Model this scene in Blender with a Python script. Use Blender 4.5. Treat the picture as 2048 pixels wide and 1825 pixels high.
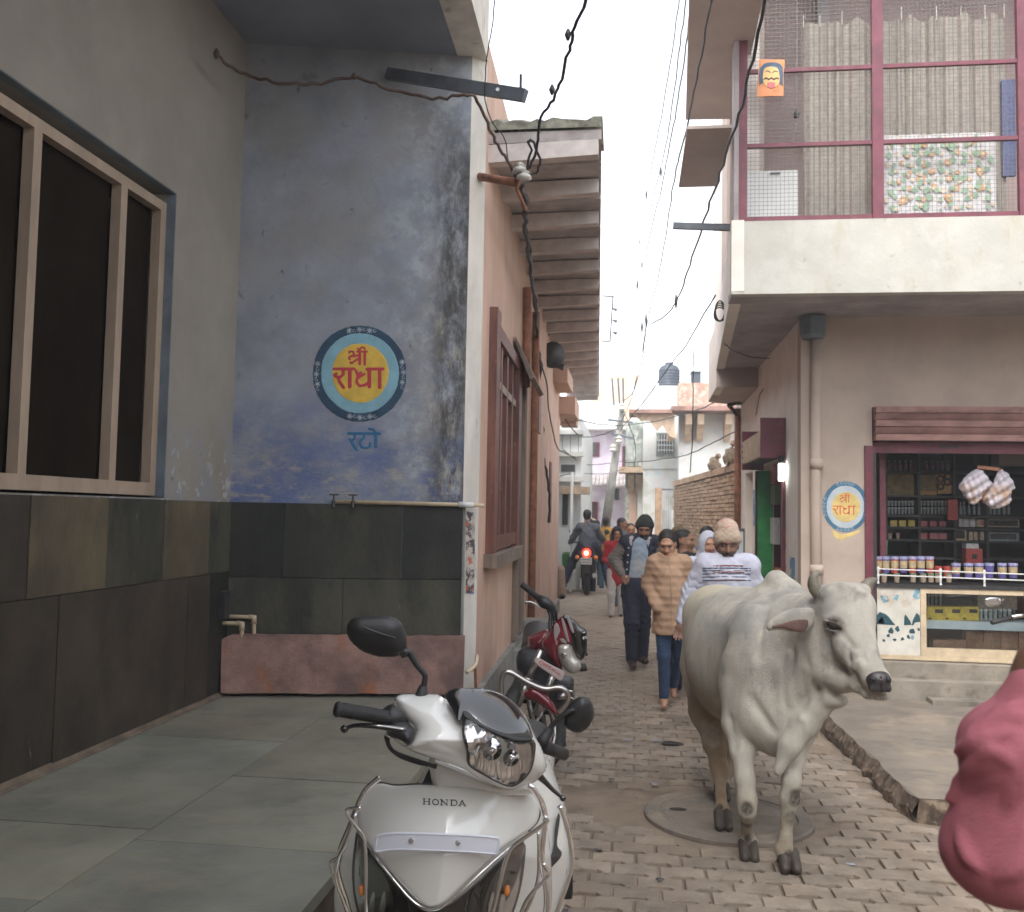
import bpy, math, random
import numpy as np
from mathutils import Vector, Matrix, noise
for o in list(bpy.data.objects): bpy.data.objects.remove(o)
scene = bpy.context.scene
COL = scene.collection
R = math.radians
# ---------------------------------------------------------------- camera
W, H, F, CX, CY, EYE = 2048, 1825, 1870., 1024., 912.5, 1.65
yaw, pitch, roll = math.atan(240/F), math.atan(115/F), .018
fw = np.array([-math.sin(yaw)*math.cos(pitch), math.cos(yaw)*math.cos(pitch), math.sin(pitch)])
r0 = np.array([math.cos(yaw), math.sin(yaw), 0.]); u0 = np.cross(r0, fw)
rt = r0*math.cos(roll)+u0*math.sin(roll); up = np.cross(rt, fw)
EY = np.array([0, 0, EYE])
cam = bpy.data.cameras.new('camera'); camo = bpy.data.objects.new('camera', cam); COL.objects.link(camo)
camo.matrix_world = Matrix(((rt[0], up[0], -fw[0], 0), (rt[1], up[1], -fw[1], 0), (rt[2], up[2], -fw[2], EYE), (0, 0, 0, 1)))
cam.sensor_fit = 'HORIZONTAL'; cam.sensor_width = 36; cam.lens = 36*F/W
cam.clip_start = .05; cam.clip_end = 2000
cam.dof.use_dof = True; cam.dof.focus_distance = 3.8; cam.dof.aperture_fstop = 6.0
scene.camera = camo
# ---------------------------------------------------------------- sky, sun, exposure
SUN_EL, SUN_AZ = R(52), R(200)
world = bpy.data.worlds.new("World"); scene.world = world; world.use_nodes = True
wn = world.node_tree; bg = wn.nodes['Background']
sky = wn.nodes.new('ShaderNodeTexSky'); sky.sky_type = 'NISHITA'; sky.sun_disc = False
sky.sun_elevation = SUN_EL; sky.sun_rotation = SUN_AZ; sky.dust_density = 1.5; sky.air_density = 1; sky.ozone_density = 1
hs = wn.nodes.new('ShaderNodeHueSaturation'); hs.inputs['Saturation'].default_value = .22
wn.links.new(sky.outputs[0], hs.inputs['Color']); wn.links.new(hs.outputs[0], bg.inputs[0]); bg.inputs[1].default_value = .15
sun = bpy.data.lights.new('sun', 'SUN'); sun.energy = .8; sun.angle = R(25); sun.color = (1, .96, .9)
suno = bpy.data.objects.new('sun', sun); COL.objects.link(suno)
sd = Vector((math.sin(SUN_AZ)*math.cos(SUN_EL), math.cos(SUN_AZ)*math.cos(SUN_EL), math.sin(SUN_EL)))
suno.rotation_euler = sd.to_track_quat('Z', 'Y').to_euler()
scene.view_settings.view_transform = 'Standard'; scene.view_settings.look = 'None'
scene.view_settings.exposure = 2.0; scene.view_settings.gamma = 1
try: scene.view_settings.use_curve_mapping = False
except Exception: pass
scene.render.engine = 'CYCLES'
scene.cycles.max_bounces = 7; scene.cycles.diffuse_bounces = 4; scene.cycles.transparent_max_bounces = 12
# ---------------------------------------------------------------- pixel of the photograph -> point of the place, at a known plane or distance
def ray(x, y): return fw+rt*(x-CX)/F-up*(y-CY)/F
def Cd(x, y, d): return EY+ray(x, y)*d
def OZ(x, y, z): k = ray(x, y); return EY+k*(z-EYE)/k[2]
def OY(x, y, Y): k = ray(x, y); return EY+k*Y/k[1]
def OX(x, y, X): k = ray(x, y); return EY+k*X/k[0]
def OP(x, y, p, n):
    k = ray(x, y); p = np.asarray(p, float); n = np.asarray(n, float); return EY+k*(((p-EY)@n)/(k@n))
# ---------------------------------------------------------------- things
LOC = {}
def thing(name, label, cat, loc=(0, 0, 0), rot=0, group=None, scale=1, kind=None):
    o = bpy.data.objects.new(name, None); COL.objects.link(o); o.empty_display_size = .1
    o.location = [float(v) for v in loc]; o.rotation_euler = (0, 0, rot); o.scale = (scale,)*3
    o['label'] = label; o['category'] = cat
    if group: o['group'] = group
    if kind: o['kind'] = kind
    LOC[o.name] = np.array(loc, float) if (rot == 0 and scale == 1) else np.zeros(3)
    return o
def tag(o, label=None, cat=None, group=None, kind=None):
    if label: o['label'] = label
    if cat: o['category'] = cat
    if group: o['group'] = group
    if kind: o['kind'] = kind
    return o
def link(name, V, Fc, mats, parent=None, mi=None, smooth=False, kind=None, origin=None, smi=None):
    """one mesh object from world-space points; its origin is the parent's base point"""
    base = LOC[parent.name] if parent is not None else (np.array(origin, float) if origin is not None else None)
    V = np.asarray(V, float).reshape(-1, 3)
    if base is None: base = np.array([V[:, 0].mean(), V[:, 1].mean(), V[:, 2].min()])
    me = bpy.data.meshes.new(name)
    me.from_pydata((V-base).tolist(), [], [tuple(int(i) for i in f) for f in Fc])
    if not isinstance(mats, (list, tuple)): mats = [mats]
    for m in mats: me.materials.append(m)
    if mi is not None: me.polygons.foreach_set('material_index', np.asarray(mi, dtype=np.int32))
    if smooth: me.polygons.foreach_set('use_smooth', np.ones(len(me.polygons), bool))
    me.update()
    o = bpy.data.objects.new(name, me); COL.objects.link(o)
    if parent is not None: o.parent = parent; LOC[o.name] = base
    else: o.location = base; LOC[o.name] = base
    if kind: o['kind'] = kind
    return o
class MB:
    def __init__(s): s.v = []; s.f = []; s.m = []
    def add(s, V, Fc, m=0):
        n = len(s.v); s.v.extend([tuple(map(float, p)) for p in V]); s.f.extend([tuple(i+n for i in f) for f in Fc]); s.m.extend([m]*len(Fc)); return s
    def hexa(s, P, m=0): return s.add(P, [(0, 3, 2, 1), (4, 5, 6, 7), (0, 1, 5, 4), (1, 2, 6, 5), (2, 3, 7, 6), (3, 0, 4, 7)], m)
    def box(s, lo, hi, m=0):
        a, b = lo, hi
        return s.hexa([(a[0], a[1], a[2]), (b[0], a[1], a[2]), (b[0], b[1], a[2]), (a[0], b[1], a[2]), (a[0], a[1], b[2]), (b[0], a[1], b[2]), (b[0], b[1], b[2]), (a[0], b[1], b[2])], m)
    def bar(s, a, b, w, h=None, upv=(0, 0, 1), m=0):
        a = np.array(a, float); b = np.array(b, float); h = w if h is None else h
        d = b-a; d /= np.linalg.norm(d)+1e-9; u = np.array(upv, float)
        if abs(d@u) > .98: u = np.array((0, 1., 0))
        x = np.cross(d, u); x /= np.linalg.norm(x); u = np.cross(x, d)
        q = [(-1, -1), (1, -1), (1, 1), (-1, 1)]
        return s.hexa([a+x*w/2*i+u*h/2*j for i, j in q]+[b+x*w/2*i+u*h/2*j for i, j in q], m)
    def tube(s, pts, r, n=8, m=0, cap=True, sub=0):
        pts = [np.array(p, float) for p in pts]
        if sub: pts = cr(pts, sub)
        N = len(pts); rr = r if hasattr(r, '__len__') else [r]*N
        if len(rr) != N: rr = np.interp(np.linspace(0, 1, N), np.linspace(0, 1, len(rr)), rr)
        n0 = len(s.v); prev = None; V = []
        for i, p in enumerate(pts):
            d = pts[min(i+1, N-1)]-pts[max(i-1, 0)]; d = d/(np.linalg.norm(d)+1e-9)
            if prev is None: x = np.cross(d, (0, 0, 1.)); x = x if np.linalg.norm(x) > .1 else np.cross(d, (0, 1., 0))
            else: x = prev-d*(prev@d)
            x = x/(np.linalg.norm(x)+1e-9); prev = x; y = np.cross(d, x)
            for k in range(n):
                a = 2*math.pi*k/n; V.append(p+(x*math.cos(a)+y*math.sin(a))*rr[i])
        Fc = [(i*n+k, i*n+(k+1) % n, (i+1)*n+(k+1) % n, (i+1)*n+k) for i in range(N-1) for k in range(n)]
        if cap: Fc += [tuple(range(n-1, -1, -1)), tuple((N-1)*n+k for k in range(n))]
        return s.add(V, Fc, m)
    def lathe(s, c, prof, n=16, axis=(0, 0, 1), m=0):
        c = np.array(c, float); a = np.array(axis, float); a /= np.linalg.norm(a)
        return s.tube([c+a*z for _, z in prof], [max(r, 1e-4) for r, _ in prof], n, m) if abs(a[2]) < .5 else s._lz(c, prof, n, m)
    def _lz(s, c, prof, n, m):
        V = []; N = len(prof)
        for r, z in prof:
            for k in range(n):
                t = 2*math.pi*k/n; V.append(c+np.array((math.cos(t)*r, math.sin(t)*r, z)))
        Fc = [(i*n+k, i*n+(k+1) % n, (i+1)*n+(k+1) % n, (i+1)*n+k) for i in range(N-1) for k in range(n)]
        Fc += [tuple(range(n-1, -1, -1)), tuple((N-1)*n+k for k in range(n))]
        return s.add(V, Fc, m)
    def prism(s, poly, off, m=0):
        """planar polygon (3-D points) pushed along off"""
        n = len(poly); off = np.array(off, float); P = [np.array(p, float) for p in poly]
        return s.add(P+[p+off for p in P], [tuple(range(n-1, -1, -1)), tuple(range(n, 2*n))]+[(i, (i+1) % n, n+(i+1) % n, n+i) for i in range(n)], m)
    def sheet(s, G, m=0):
        a, b = len(G), len(G[0])
        return s.add([p for row in G for p in row], [(i*b+j, i*b+j+1, (i+1)*b+j+1, (i+1)*b+j) for i in range(a-1) for j in range(b-1)], m)
    def wall(s, p0, p1, z0, z1, th, holes=(), m=0, top=None):
        """upright wall: face on the line p0->p1, body th metres to the left of it; holes (s0,s1,z0,z1) cut through"""
        p0 = np.array(p0, float); p1 = np.array(p1, float); L = np.linalg.norm(p1-p0); d = (p1-p0)/L; nrm = np.array((-d[1], d[0]))*th
        S = sorted({0, L, *[h[i] for h in holes for i in (0, 1)]}); Z = sorted({z0, z1, *[h[i] for h in holes for i in (2, 3)]})
        S = [v for v in S if -1e-6 <= v <= L+1e-6]; Z = [v for v in Z if z0-1e-6 <= v <= z1+1e-6]
        solid = [[not any(h[0] < (S[i]+S[i+1])/2 < h[1] and h[2] < (Z[j]+Z[j+1])/2 < h[3] for h in holes) for j in range(len(Z)-1)] for i in range(len(S)-1)]
        def P(i, j, k): q = p0+d*S[i]+nrm*k; return (q[0], q[1], Z[j])
        for i in range(len(S)-1):
            for j in range(len(Z)-1):
                if not solid[i][j]: continue
                s.add([P(i, j, 0), P(i+1, j, 0), P(i+1, j+1, 0), P(i, j+1, 0)], [(0, 1, 2, 3)], m)
                s.add([P(i, j, 1), P(i+1, j, 1), P(i+1, j+1, 1), P(i, j+1, 1)], [(3, 2, 1, 0)], m)
                for (a, b, e) in ((i-1, j, ((i, j), (i, j+1))), (i+1, j, ((i+1, j+1), (i+1, j))), (i, j-1, ((i+1, j), (i, j))), (i, j+1, ((i, j+1), (i+1, j+1)))):
                    if a < 0 or b < 0 or a >= len(S)-1 or b >= len(Z)-1 or not solid[a][b]:
                        (x, y), (u, v) = e; s.add([P(x, y, 0), P(u, v, 0), P(u, v, 1), P(x, y, 1)], [(0, 1, 2, 3)], m)
        return s
    def build(s, name, mats, parent=None, smooth=False, kind=None, origin=None):
        return link(name, s.v, s.f, mats, parent, s.m if isinstance(mats, (list, tuple)) else None, smooth, kind, origin)
def cr(P, sub=6, closed=False):
    P = [np.array(p, float) for p in P]; n = len(P); out = []
    for i in range(n if closed else n-1):
        a, b, c, d = (P[(i-1) % n], P[i], P[(i+1) % n], P[(i+2) % n]) if closed else (P[max(i-1, 0)], P[i], P[i+1], P[min(i+2, n-1)])
        for k in range(sub):
            t = k/sub; out.append(.5*((2*b)+(c-a)*t+(2*a-5*b+4*c-d)*t*t+(3*b-a-3*c+d)*t**3))
    if not closed: out.append(P[-1])
    return out
# ---------------------------------------------------------------- distance-field surfaces (one continuous skin from blended shapes)
def nets(Fd, xs, ys, zs, G=None):
    s = Fd < 0; c = np.zeros(tuple(n-1 for n in Fd.shape), np.int8)
    for i in (0, 1):
        for j in (0, 1):
            for k in (0, 1): c += s[i:Fd.shape[0]-1+i, j:Fd.shape[1]-1+j, k:Fd.shape[2]-1+k]
    act = (c > 0) & (c < 8); I, J, K = np.where(act); idx = -np.ones(act.shape, np.int64); idx[I, J, K] = np.arange(len(I))
    acc = np.zeros((len(I), 3)); cnt = np.zeros(len(I))
    for ax in range(3):
        o1, o2 = [a for a in range(3) if a != ax]
        for p in (0, 1):
            for q in (0, 1):
                A = [0, 0, 0]; A[o1] = p; A[o2] = q; B = A[:]; B[ax] = 1
                fa = Fd[I+A[0], J+A[1], K+A[2]]; fb = Fd[I+B[0], J+B[1], K+B[2]]; m = (fa < 0) != (fb < 0)
                t = np.where(m, fa/(fa-fb+1e-12*(fa == fb)), 0)
                pos = np.zeros((len(I), 3)); pos[:, o1] = p; pos[:, o2] = q; pos[:, ax] = t
                acc[m] += pos[m]; cnt[m] += 1
    v = np.stack([I, J, K], 1)+acc/np.maximum(cnt, 1)[:, None]
    V = np.stack([np.interp(v[:, a], np.arange(len(g)), g) for a, g in enumerate((xs, ys, zs))], 1)
    Q = []
    for ax in range(3):
        a, b = [(1, 2), (2, 0), (0, 1)][ax]
        sl0 = [slice(None)]*3; sl1 = [slice(None)]*3; sl0[ax] = slice(0, -1); sl1[ax] = slice(1, None)
        e = s[tuple(sl0)] != s[tuple(sl1)]; ii = list(np.where(e)); ins = s[tuple(sl0)][e]
        ok = (ii[a] > 0) & (ii[a] < Fd.shape[a]-1) & (ii[b] > 0) & (ii[b] < Fd.shape[b]-1)
        ii = [q[ok] for q in ii]; ins = ins[ok]
        def cell(da, db):
            w = [q.copy() for q in ii]; w[a] = w[a]+da; w[b] = w[b]+db; return idx[w[0], w[1], w[2]]
        q = np.stack([cell(-1, -1), cell(0, -1), cell(0, 0), cell(-1, 0)], 1); q[~ins] = q[~ins][:, ::-1]; Q.append(q)
    Q = np.concatenate(Q); mi = G[I, J, K][Q[:, 0]] if G is not None else None
    return V, Q, mi
def mesh_np(name, V, Q, mats, parent=None, mi=None, smooth=True, kind=None, origin=None):
    base = LOC[parent.name] if parent is not None else (np.array(origin, float) if origin is not None else np.array([V[:, 0].mean(), V[:, 1].mean(), V[:, 2].min()]))
    me = bpy.data.meshes.new(name); V = (V-base).astype(np.float32)
    me.vertices.add(len(V)); me.vertices.foreach_set('co', V.ravel())
    me.loops.add(len(Q)*4); me.loops.foreach_set('vertex_index', Q.ravel().astype(np.int32))
    me.polygons.add(len(Q)); me.polygons.foreach_set('loop_start', np.arange(0, len(Q)*4, 4, dtype=np.int32))
    if not isinstance(mats, (list, tuple)): mats = [mats]
    for m in mats: me.materials.append(m)
    me.update(calc_edges=True)
    if mi is not None: me.polygons.foreach_set('material_index', np.clip(mi, 0, len(mats)-1).astype(np.int32))
    if smooth: me.polygons.foreach_set('use_smooth', np.ones(len(Q), bool))
    me.validate(); me.update()
    o = bpy.data.objects.new(name, me); COL.objects.link(o)
    if parent is not None: o.parent = parent
    else: o.location = base
    LOC[o.name] = base
    if kind: o['kind'] = kind
    return o
class SDF:
    def __init__(s, lo, hi, h):
        s.g = [np.arange(a, b+h, h, dtype=np.float32) for a, b in zip(lo, hi)]; s.h = h
        s.F = np.full([len(g) for g in s.g], 9., np.float32); s.G = np.zeros(s.F.shape, np.int8)
    def blk(s, lo, hi, pad):
        sl = []
        for a, b, g in zip(lo, hi, s.g): sl.append(slice(max(np.searchsorted(g, a-pad)-1, 0), min(np.searchsorted(g, b+pad)+1, len(g))))
        if any(q.stop-q.start < 1 for q in sl): return None, None
        X = np.meshgrid(*[g[q] for g, q in zip(s.g, sl)], indexing='ij', sparse=True); return tuple(sl), X
    def put(s, sl, d, k, g, sub=False):
        f = s.F[sl]
        if sub:
            h = np.clip(.5-.5*(f+d)/k, 0, 1); s.F[sl] = f+(-d-f)*h+k*h*(1-h); 
            if g is not None: s.G[sl] = np.where(-d > f, g, s.G[sl])
            return s
        if g is not None: s.G[sl] = np.where(d < f, g, s.G[sl])
        h = np.clip(.5+.5*(f-d)/k, 0, 1); s.F[sl] = f+(d-f)*h-k*h*(1-h); return s
    def cap(s, a, b, ra, rb=None, k=.02, g=0, flat=None, sub=False):
        a = np.array(a, float); b = np.array(b, float); rb = ra if rb is None else rb; rm = max(ra, rb)
        ext = rm if flat is None else rm/min(1, flat[1])
        sl, X = s.blk(np.minimum(a, b)-ext, np.maximum(a, b)+ext, k+2*s.h)
        if sl is None: return s
        ab = b-a; L = ab@ab+1e-12; P = [x-a[i] for i, x in enumerate(X)]
        t = np.clip(sum(P[i]*ab[i] for i in range(3))/L, 0, 1)
        D = [P[i]-t*ab[i] for i in range(3)]
        if flat is not None:
            n = np.array(flat[0], float); n /= np.linalg.norm(n); pn = sum(D[i]*n[i] for i in range(3)); D = [D[i]+n[i]*pn*(flat[1]-1) for i in range(3)]
        return s.put(sl, np.sqrt(sum(d*d for d in D))-(ra+(rb-ra)*t), k, g, sub)
    def chain(s, P, rs, k=.02, g=0, flat=None):
        for i in range(len(P)-1): s.cap(P[i], P[i+1], rs[i], rs[i+1], k, g, flat)
        return s
    def ell(s, c, r, rot=None, k=.02, g=0, sub=False):
        c = np.array(c, float); r = np.array(r, float); m = max(r); sl, X = s.blk(c-m, c+m, k+2*s.h)
        if sl is None: return s
        P = [x-c[i] for i, x in enumerate(X)]
        if rot is not None:
            Rm = np.array(rot); P = [sum(P[j]*Rm[j][i] for j in range(3)) for i in range(3)]
        k0 = np.sqrt(sum((P[i]/r[i])**2 for i in range(3))); k1 = np.sqrt(sum((P[i]/r[i]**2)**2 for i in range(3)))+1e-6
        return s.put(sl, k0*(k0-1)/k1, k, g, sub)
    def rbox(s, c, hf, rot=None, r=.01, k=.01, g=0, sub=False):
        c = np.array(c, float); m = np.linalg.norm(hf); sl, X = s.blk(c-m, c+m, k+2*s.h)
        if sl is None: return s
        P = [x-c[i] for i, x in enumerate(X)]
        if rot is not None:
            Rm = np.array(rot); P = [sum(P[j]*Rm[j][i] for j in range(3)) for i in range(3)]
        q = [abs(P[i])-hf[i]+r for i in range(3)]
        d = np.sqrt(sum(np.maximum(v, 0)**2 for v in q))+np.minimum(np.maximum(np.maximum(q[0], q[1]), q[2]), 0)-r
        return s.put(sl, d, k, g, sub)
    def warp(s, amp, fr, seed=0, zr=None):
        X = np.meshgrid(*s.g, indexing='ij', sparse=True); q = seed
        n = np.sin(X[2]*fr+2*np.sin(X[0]*fr*.6+q)+1.3*np.sin(X[1]*fr*.7+q))*.6+np.sin(X[2]*fr*2.1+X[0]*fr*1.1+2*np.sin(X[0]*fr*.9+q)+q)*.4
        if zr: n = n*np.clip((X[2]-zr[0])/(zr[1]-zr[0]), 0, 1)
        s.F = s.F+(amp*n).astype(np.float32); return s
    def folds(s, d, amp, fr, c, rad, seed=0):
        c = np.array(c, float); sl, X = s.blk(c-rad, c+rad, .0)
        if sl is None: return s
        d = np.array(d, float); d /= np.linalg.norm(d); u = sum((X[i]-c[i])*d[i] for i in range(3)); v = (X[0]-c[0])*d[2]-(X[2]-c[2])*d[0]
        w = u*fr+1.1*np.sin(v*fr*.55+seed)+.8*np.sin(v*fr*1.3+u*fr*.3+seed*2); m = np.clip(1-sum((X[i]-c[i])**2 for i in range(3))/rad**2, 0, 1)
        s.F[sl] += (amp*m*(1.2*(1-np.abs(np.sin(w)))**2.2-.5)).astype(np.float32); return s
    def mesh(s, name, mats, parent=None, kind=None, fn=None):
        V, Q, mi = nets(s.F, *s.g, s.G)
        if fn: V = fn(V)
        return mesh_np(name, V, Q, mats, parent, mi if isinstance(mats, (list, tuple)) else None, kind=kind)
def axes(z, x=(1, 0, 0)):
    z = np.array(z, float); z /= np.linalg.norm(z); x = np.array(x, float); x = x-z*(x@z); x /= np.linalg.norm(x); return np.stack([x, np.cross(z, x), z], 1)
def sdpoly(P, X, Y):
    P = np.array(P, float); d = np.full(X.shape, 1e9); ins = np.zeros(X.shape, bool); n = len(P)
    for i in range(n):
        a, b = P[i], P[(i+1) % n]; e = b-a; wx, wy = X-a[0], Y-a[1]; t = np.clip((wx*e[0]+wy*e[1])/(e@e+1e-12), 0, 1)
        d = np.minimum(d, (wx-e[0]*t)**2+(wy-e[1]*t)**2)
        c = ((a[1] <= Y) & (b[1] > Y)) | ((b[1] <= Y) & (a[1] > Y))
        with np.errstate(divide='ignore', invalid='ignore'): xi = a[0]+(Y-a[1])/(b[1]-a[1]+1e-12)*(b[0]-a[0])
        ins ^= c & (X < xi)
    d = np.sqrt(d); return np.where(ins, -d, d)
def sdlines(lines, X, Y):
    d = np.full(X.shape, 1e9)
    for pts, w in lines:
        for i in range(len(pts)-1):
            a = np.array(pts[i], float); b = np.array(pts[i+1], float); e = b-a; wx, wy = X-a[0], Y-a[1]; t = np.clip((wx*e[0]+wy*e[1])/(e@e+1e-12), 0, 1)
            d = np.minimum(d, np.hypot(wx-e[0]*t, wy-e[1]*t)-w/2)
    return d
def panel(name, mat, mp, outline=None, lines=None, w0=lambda x, y: 0*x, t=.004, r=None, step=4, px=.001, infl=None, parent=None, smooth=True, sub=5, holes=(), lay=7, kind=None, sharp=False):
    """a shell drawn as an outline in a local drawing plane (x, y), given its own relief w0 and thickness; mp maps (x, y, w) to the place; px = metres per drawing unit"""
    if outline is not None:
        P = outline if sharp else cr(outline, sub, True); P = np.array(P); lo, hi = P.min(0), P.max(0)
    else:
        A = np.array([q for l, _ in lines for q in l], float); mw = max(w for _, w in lines); lo, hi = A.min(0)-mw, A.max(0)+mw
    xs = np.arange(lo[0]-2*step, hi[0]+2.5*step, step); ys = np.arange(lo[1]-2*step, hi[1]+2.5*step, step)
    X, Y = np.meshgrid(xs, ys, indexing='ij'); d2 = (sdpoly(P, X, Y) if outline is not None else sdlines(lines, X, Y))
    for h in holes: d2 = np.maximum(d2, -sdpoly(h, X, Y))
    d2 = d2*px; T = infl[0] if infl else t; r = min(t*.9, .004) if r is None else r
    ws = np.linspace(-T*1.35-1e-4, T*1.35+1e-4, lay+(4 if infl else 0)); D = d2[:, :, None]; Wd = ws[None, None, :]
    if infl:
        s_ = np.clip(-D/infl[1], 0, 1); f = np.where(D > 0, np.sqrt(D*D+Wd*Wd), np.abs(Wd)-T*np.sqrt(np.maximum(1-(1-s_)**2, 0)))
    else:
        q0, q1 = D+r, np.abs(Wd)-T+r; f = np.sqrt(np.maximum(q0, 0)**2+np.maximum(q1, 0)**2)+np.minimum(np.maximum(q0, q1), 0)-r
    V, Q, _ = nets(f+0*Wd, xs, ys, ws)
    wv = V[:, 2]+w0(V[:, 0], V[:, 1]); Pw = mp(V[:, 0], V[:, 1], wv)
    if len(Q):
        # face outwards: flip all if the drawing plane mirrors
        k = len(Q)//2; a = Pw[Q[:, 0]]; n = np.cross(Pw[Q[:, 1]]-a, Pw[Q[:, 2]]-a); c = Pw.mean(0); ctr = Pw[Q].mean(1)
        e = np.cross(V[Q[:, 1]]-V[Q[:, 0]], V[Q[:, 2]]-V[Q[:, 0]]); dx = mp(V[:1, 0]+1, V[:1, 1], wv[:1])-Pw[:1]; dy = mp(V[:1, 0], V[:1, 1]+1, wv[:1])-Pw[:1]; dw = mp(V[:1, 0], V[:1, 1], wv[:1]+.01)-Pw[:1]
        if np.cross(dx[0], dy[0])@dw[0] < 0: Q = Q[:, ::-1]
    return mesh_np(name, Pw, Q, mat, parent, smooth=smooth, kind=kind)
def sheetmap(ox, oy, sc, D):
    """drawing plane facing the photographer at distance D (w = metres nearer)"""
    def mp(x, y, w):
        px, py = ox+x/sc, oy+y/sc; d = (D-w)[:, None] if hasattr(w, '__len__') else D-w
        rr = fw[None]+rt[None]*((np.atleast_1d(px)-CX)/F)[:, None]-up[None]*((np.atleast_1d(py)-CY)/F)[:, None]
        return EY[None]+rr*d
    return mp
def planemap(ox, oy, sc, p, n):
    """drawing plane that is a real wall plane through p with normal n (w = metres proud of it)"""
    p = np.array(p, float); n = np.array(n, float); n /= np.linalg.norm(n)
    def mp(x, y, w):
        px, py = np.atleast_1d(ox+x/sc), np.atleast_1d(oy+y/sc)
        rr = fw[None]+rt[None]*((px-CX)/F)[:, None]-up[None]*((py-CY)/F)[:, None]
        return EY[None]+rr*(((p-EY)@n)/(rr@n))[:, None]+n[None]*np.atleast_1d(w)[:, None]
    return mp
# ---------------------------------------------------------------- materials
def lin(c): return tuple(((v/255+.055)/1.055)**2.4 if v > 10 else v/255/12.92 for v in c)
MATS = {}
def mat(name, col, rough=.8, var=.18, sc=5, bump=.15, bsc=60, metal=0, layers=(), rnd=0, coat=0, spec=None, emit=None, trans=0, stretch=(1, 1, 1), alpha=None, sub=0, obj=False):
    m = bpy.data.materials.new(name); m.use_nodes = True; nt = m.node_tree; N = nt.nodes; L = nt.links; b = N['Principled BSDF']
    geo = N.new('ShaderNodeTexCoord') if obj else N.new('ShaderNodeNewGeometry'); out = geo.outputs['Object'] if obj else geo.outputs['Position']
    def noise_(scale, det=6, st=(1, 1, 1), ro=.6, dist=0):
        mp = N.new('ShaderNodeMapping'); mp.inputs['Scale'].default_value = st; L.new(out, mp.inputs[0])
        n = N.new('ShaderNodeTexNoise'); n.inputs['Scale'].default_value = scale; n.inputs['Detail'].default_value = det; n.inputs['Roughness'].default_value = ro; n.inputs['Distortion'].default_value = dist
        L.new(mp.outputs[0], n.inputs['Vector']); return n.outputs['Fac']
    def mrange(s, a, b_, c=0, d=1, smooth=True):
        r = N.new('ShaderNodeMapRange'); r.interpolation_type = 'SMOOTHSTEP' if smooth else 'LINEAR'
        for i, v in zip(('From Min', 'From Max', 'To Min', 'To Max'), (a, b_, c, d)): r.inputs[i].default_value = v
        L.new(s, r.inputs['Value']); return r.outputs[0]
    def mix(f, a, b_, mode='MIX'):
        x = N.new('ShaderNodeMix'); x.data_type = 'RGBA'; x.blend_type = mode
        for s, v in ((x.inputs[0], f), (x.inputs[6], a), (x.inputs[7], b_)):
            if isinstance(v, (int, float)): s.default_value = v
            elif isinstance(v, tuple): s.default_value = (*v[:3], 1)
            else: L.new(v, s)
        return x.outputs[2]
    def mul(a, b_):
        x = N.new('ShaderNodeMath'); x.operation = 'MULTIPLY'
        for s, v in zip(x.inputs, (a, b_)):
            if isinstance(v, (int, float)): s.default_value = v
            else: L.new(v, s)
        return x.outputs[0]
    c = tuple(col); f = mrange(noise_(sc, 7, stretch), .3, .7)
    cur = mix(f, tuple(v*(1-var) for v in c), tuple(min(v*(1+var), .95) for v in c)) if var else c
    for l in layers:
        k = mrange(noise_(l.get('sc', 4), l.get('det', 8), l.get('st', (1, 1, 1)), l.get('ro', .65), l.get('dist', 0)), l.get('lo', .5), l.get('hi', .6))
        for ax in 'xyz':
            for q in ('', '2'):
                if ax+q in l:
                    sp = N.new('ShaderNodeSeparateXYZ'); L.new(out, sp.inputs[0]); k = mul(k, mrange(sp.outputs['xyz'.index(ax)], *l[ax+q]))
        if 'c' in l:
            vd = N.new('ShaderNodeVectorMath'); vd.operation = 'DISTANCE'; L.new(out, vd.inputs[0]); vd.inputs[1].default_value = tuple(map(float, l['c'])); k = mul(mrange(vd.outputs['Value'], l['r'][1], l['r'][0], 0, 1), mrange(k, 0, 1, .55, 1))
        cur = mix(mul(k, l.get('amt', 1.)), cur, tuple(l['col']))
    if rnd:
        oi = N.new('ShaderNodeObjectInfo'); cur = mix(1., cur, N.new('ShaderNodeCombineColor').outputs[0], 'MULTIPLY')
        cc = N[-1] if False else [n for n in N if n.bl_idname == 'ShaderNodeCombineColor'][-1]; v = mrange(oi.outputs['Random'], 0, 1, 1-rnd, 1+rnd, False)
        for s in cc.inputs[:3]: L.new(v, s)
    if isinstance(cur, tuple): b.inputs['Base Color'].default_value = (*cur, 1)
    else: L.new(cur, b.inputs['Base Color'])
    b.inputs['Metallic'].default_value = metal
    if rough > .25 and not metal: L.new(mrange(noise_(sc*3, 4), .2, .8, max(rough-.08, .05), min(rough+.08, 1)), b.inputs['Roughness'])
    else: b.inputs['Roughness'].default_value = rough
    if spec is not None: b.inputs['Specular IOR Level'].default_value = spec
    b.inputs['Coat Weight'].default_value = coat; b.inputs['Coat Roughness'].default_value = .04
    if trans: b.inputs['Transmission Weight'].default_value = trans; b.inputs['IOR'].default_value = 1.45
    if sub: b.inputs['Subsurface Weight'].default_value = sub; b.inputs['Subsurface Scale'].default_value = .01
    if alpha is not None: b.inputs['Alpha'].default_value = alpha
    if emit: b.inputs['Emission Color'].default_value = (*emit[:3], 1); b.inputs['Emission Strength'].default_value = emit[3]
    if bump:
        bp = N.new('ShaderNodeBump'); bp.inputs['Strength'].default_value = min(bump, 1); bp.inputs['Distance'].default_value = .01
        L.new(noise_(bsc, 8, stretch, .7), bp.inputs['Height']); L.new(bp.outputs[0], b.inputs['Normal'])
    MATS[name] = m; return m
def metal_(name, col, rough=.3, **k): return mat(name, col, rough, metal=1, var=.08, bump=0, **k)
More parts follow.
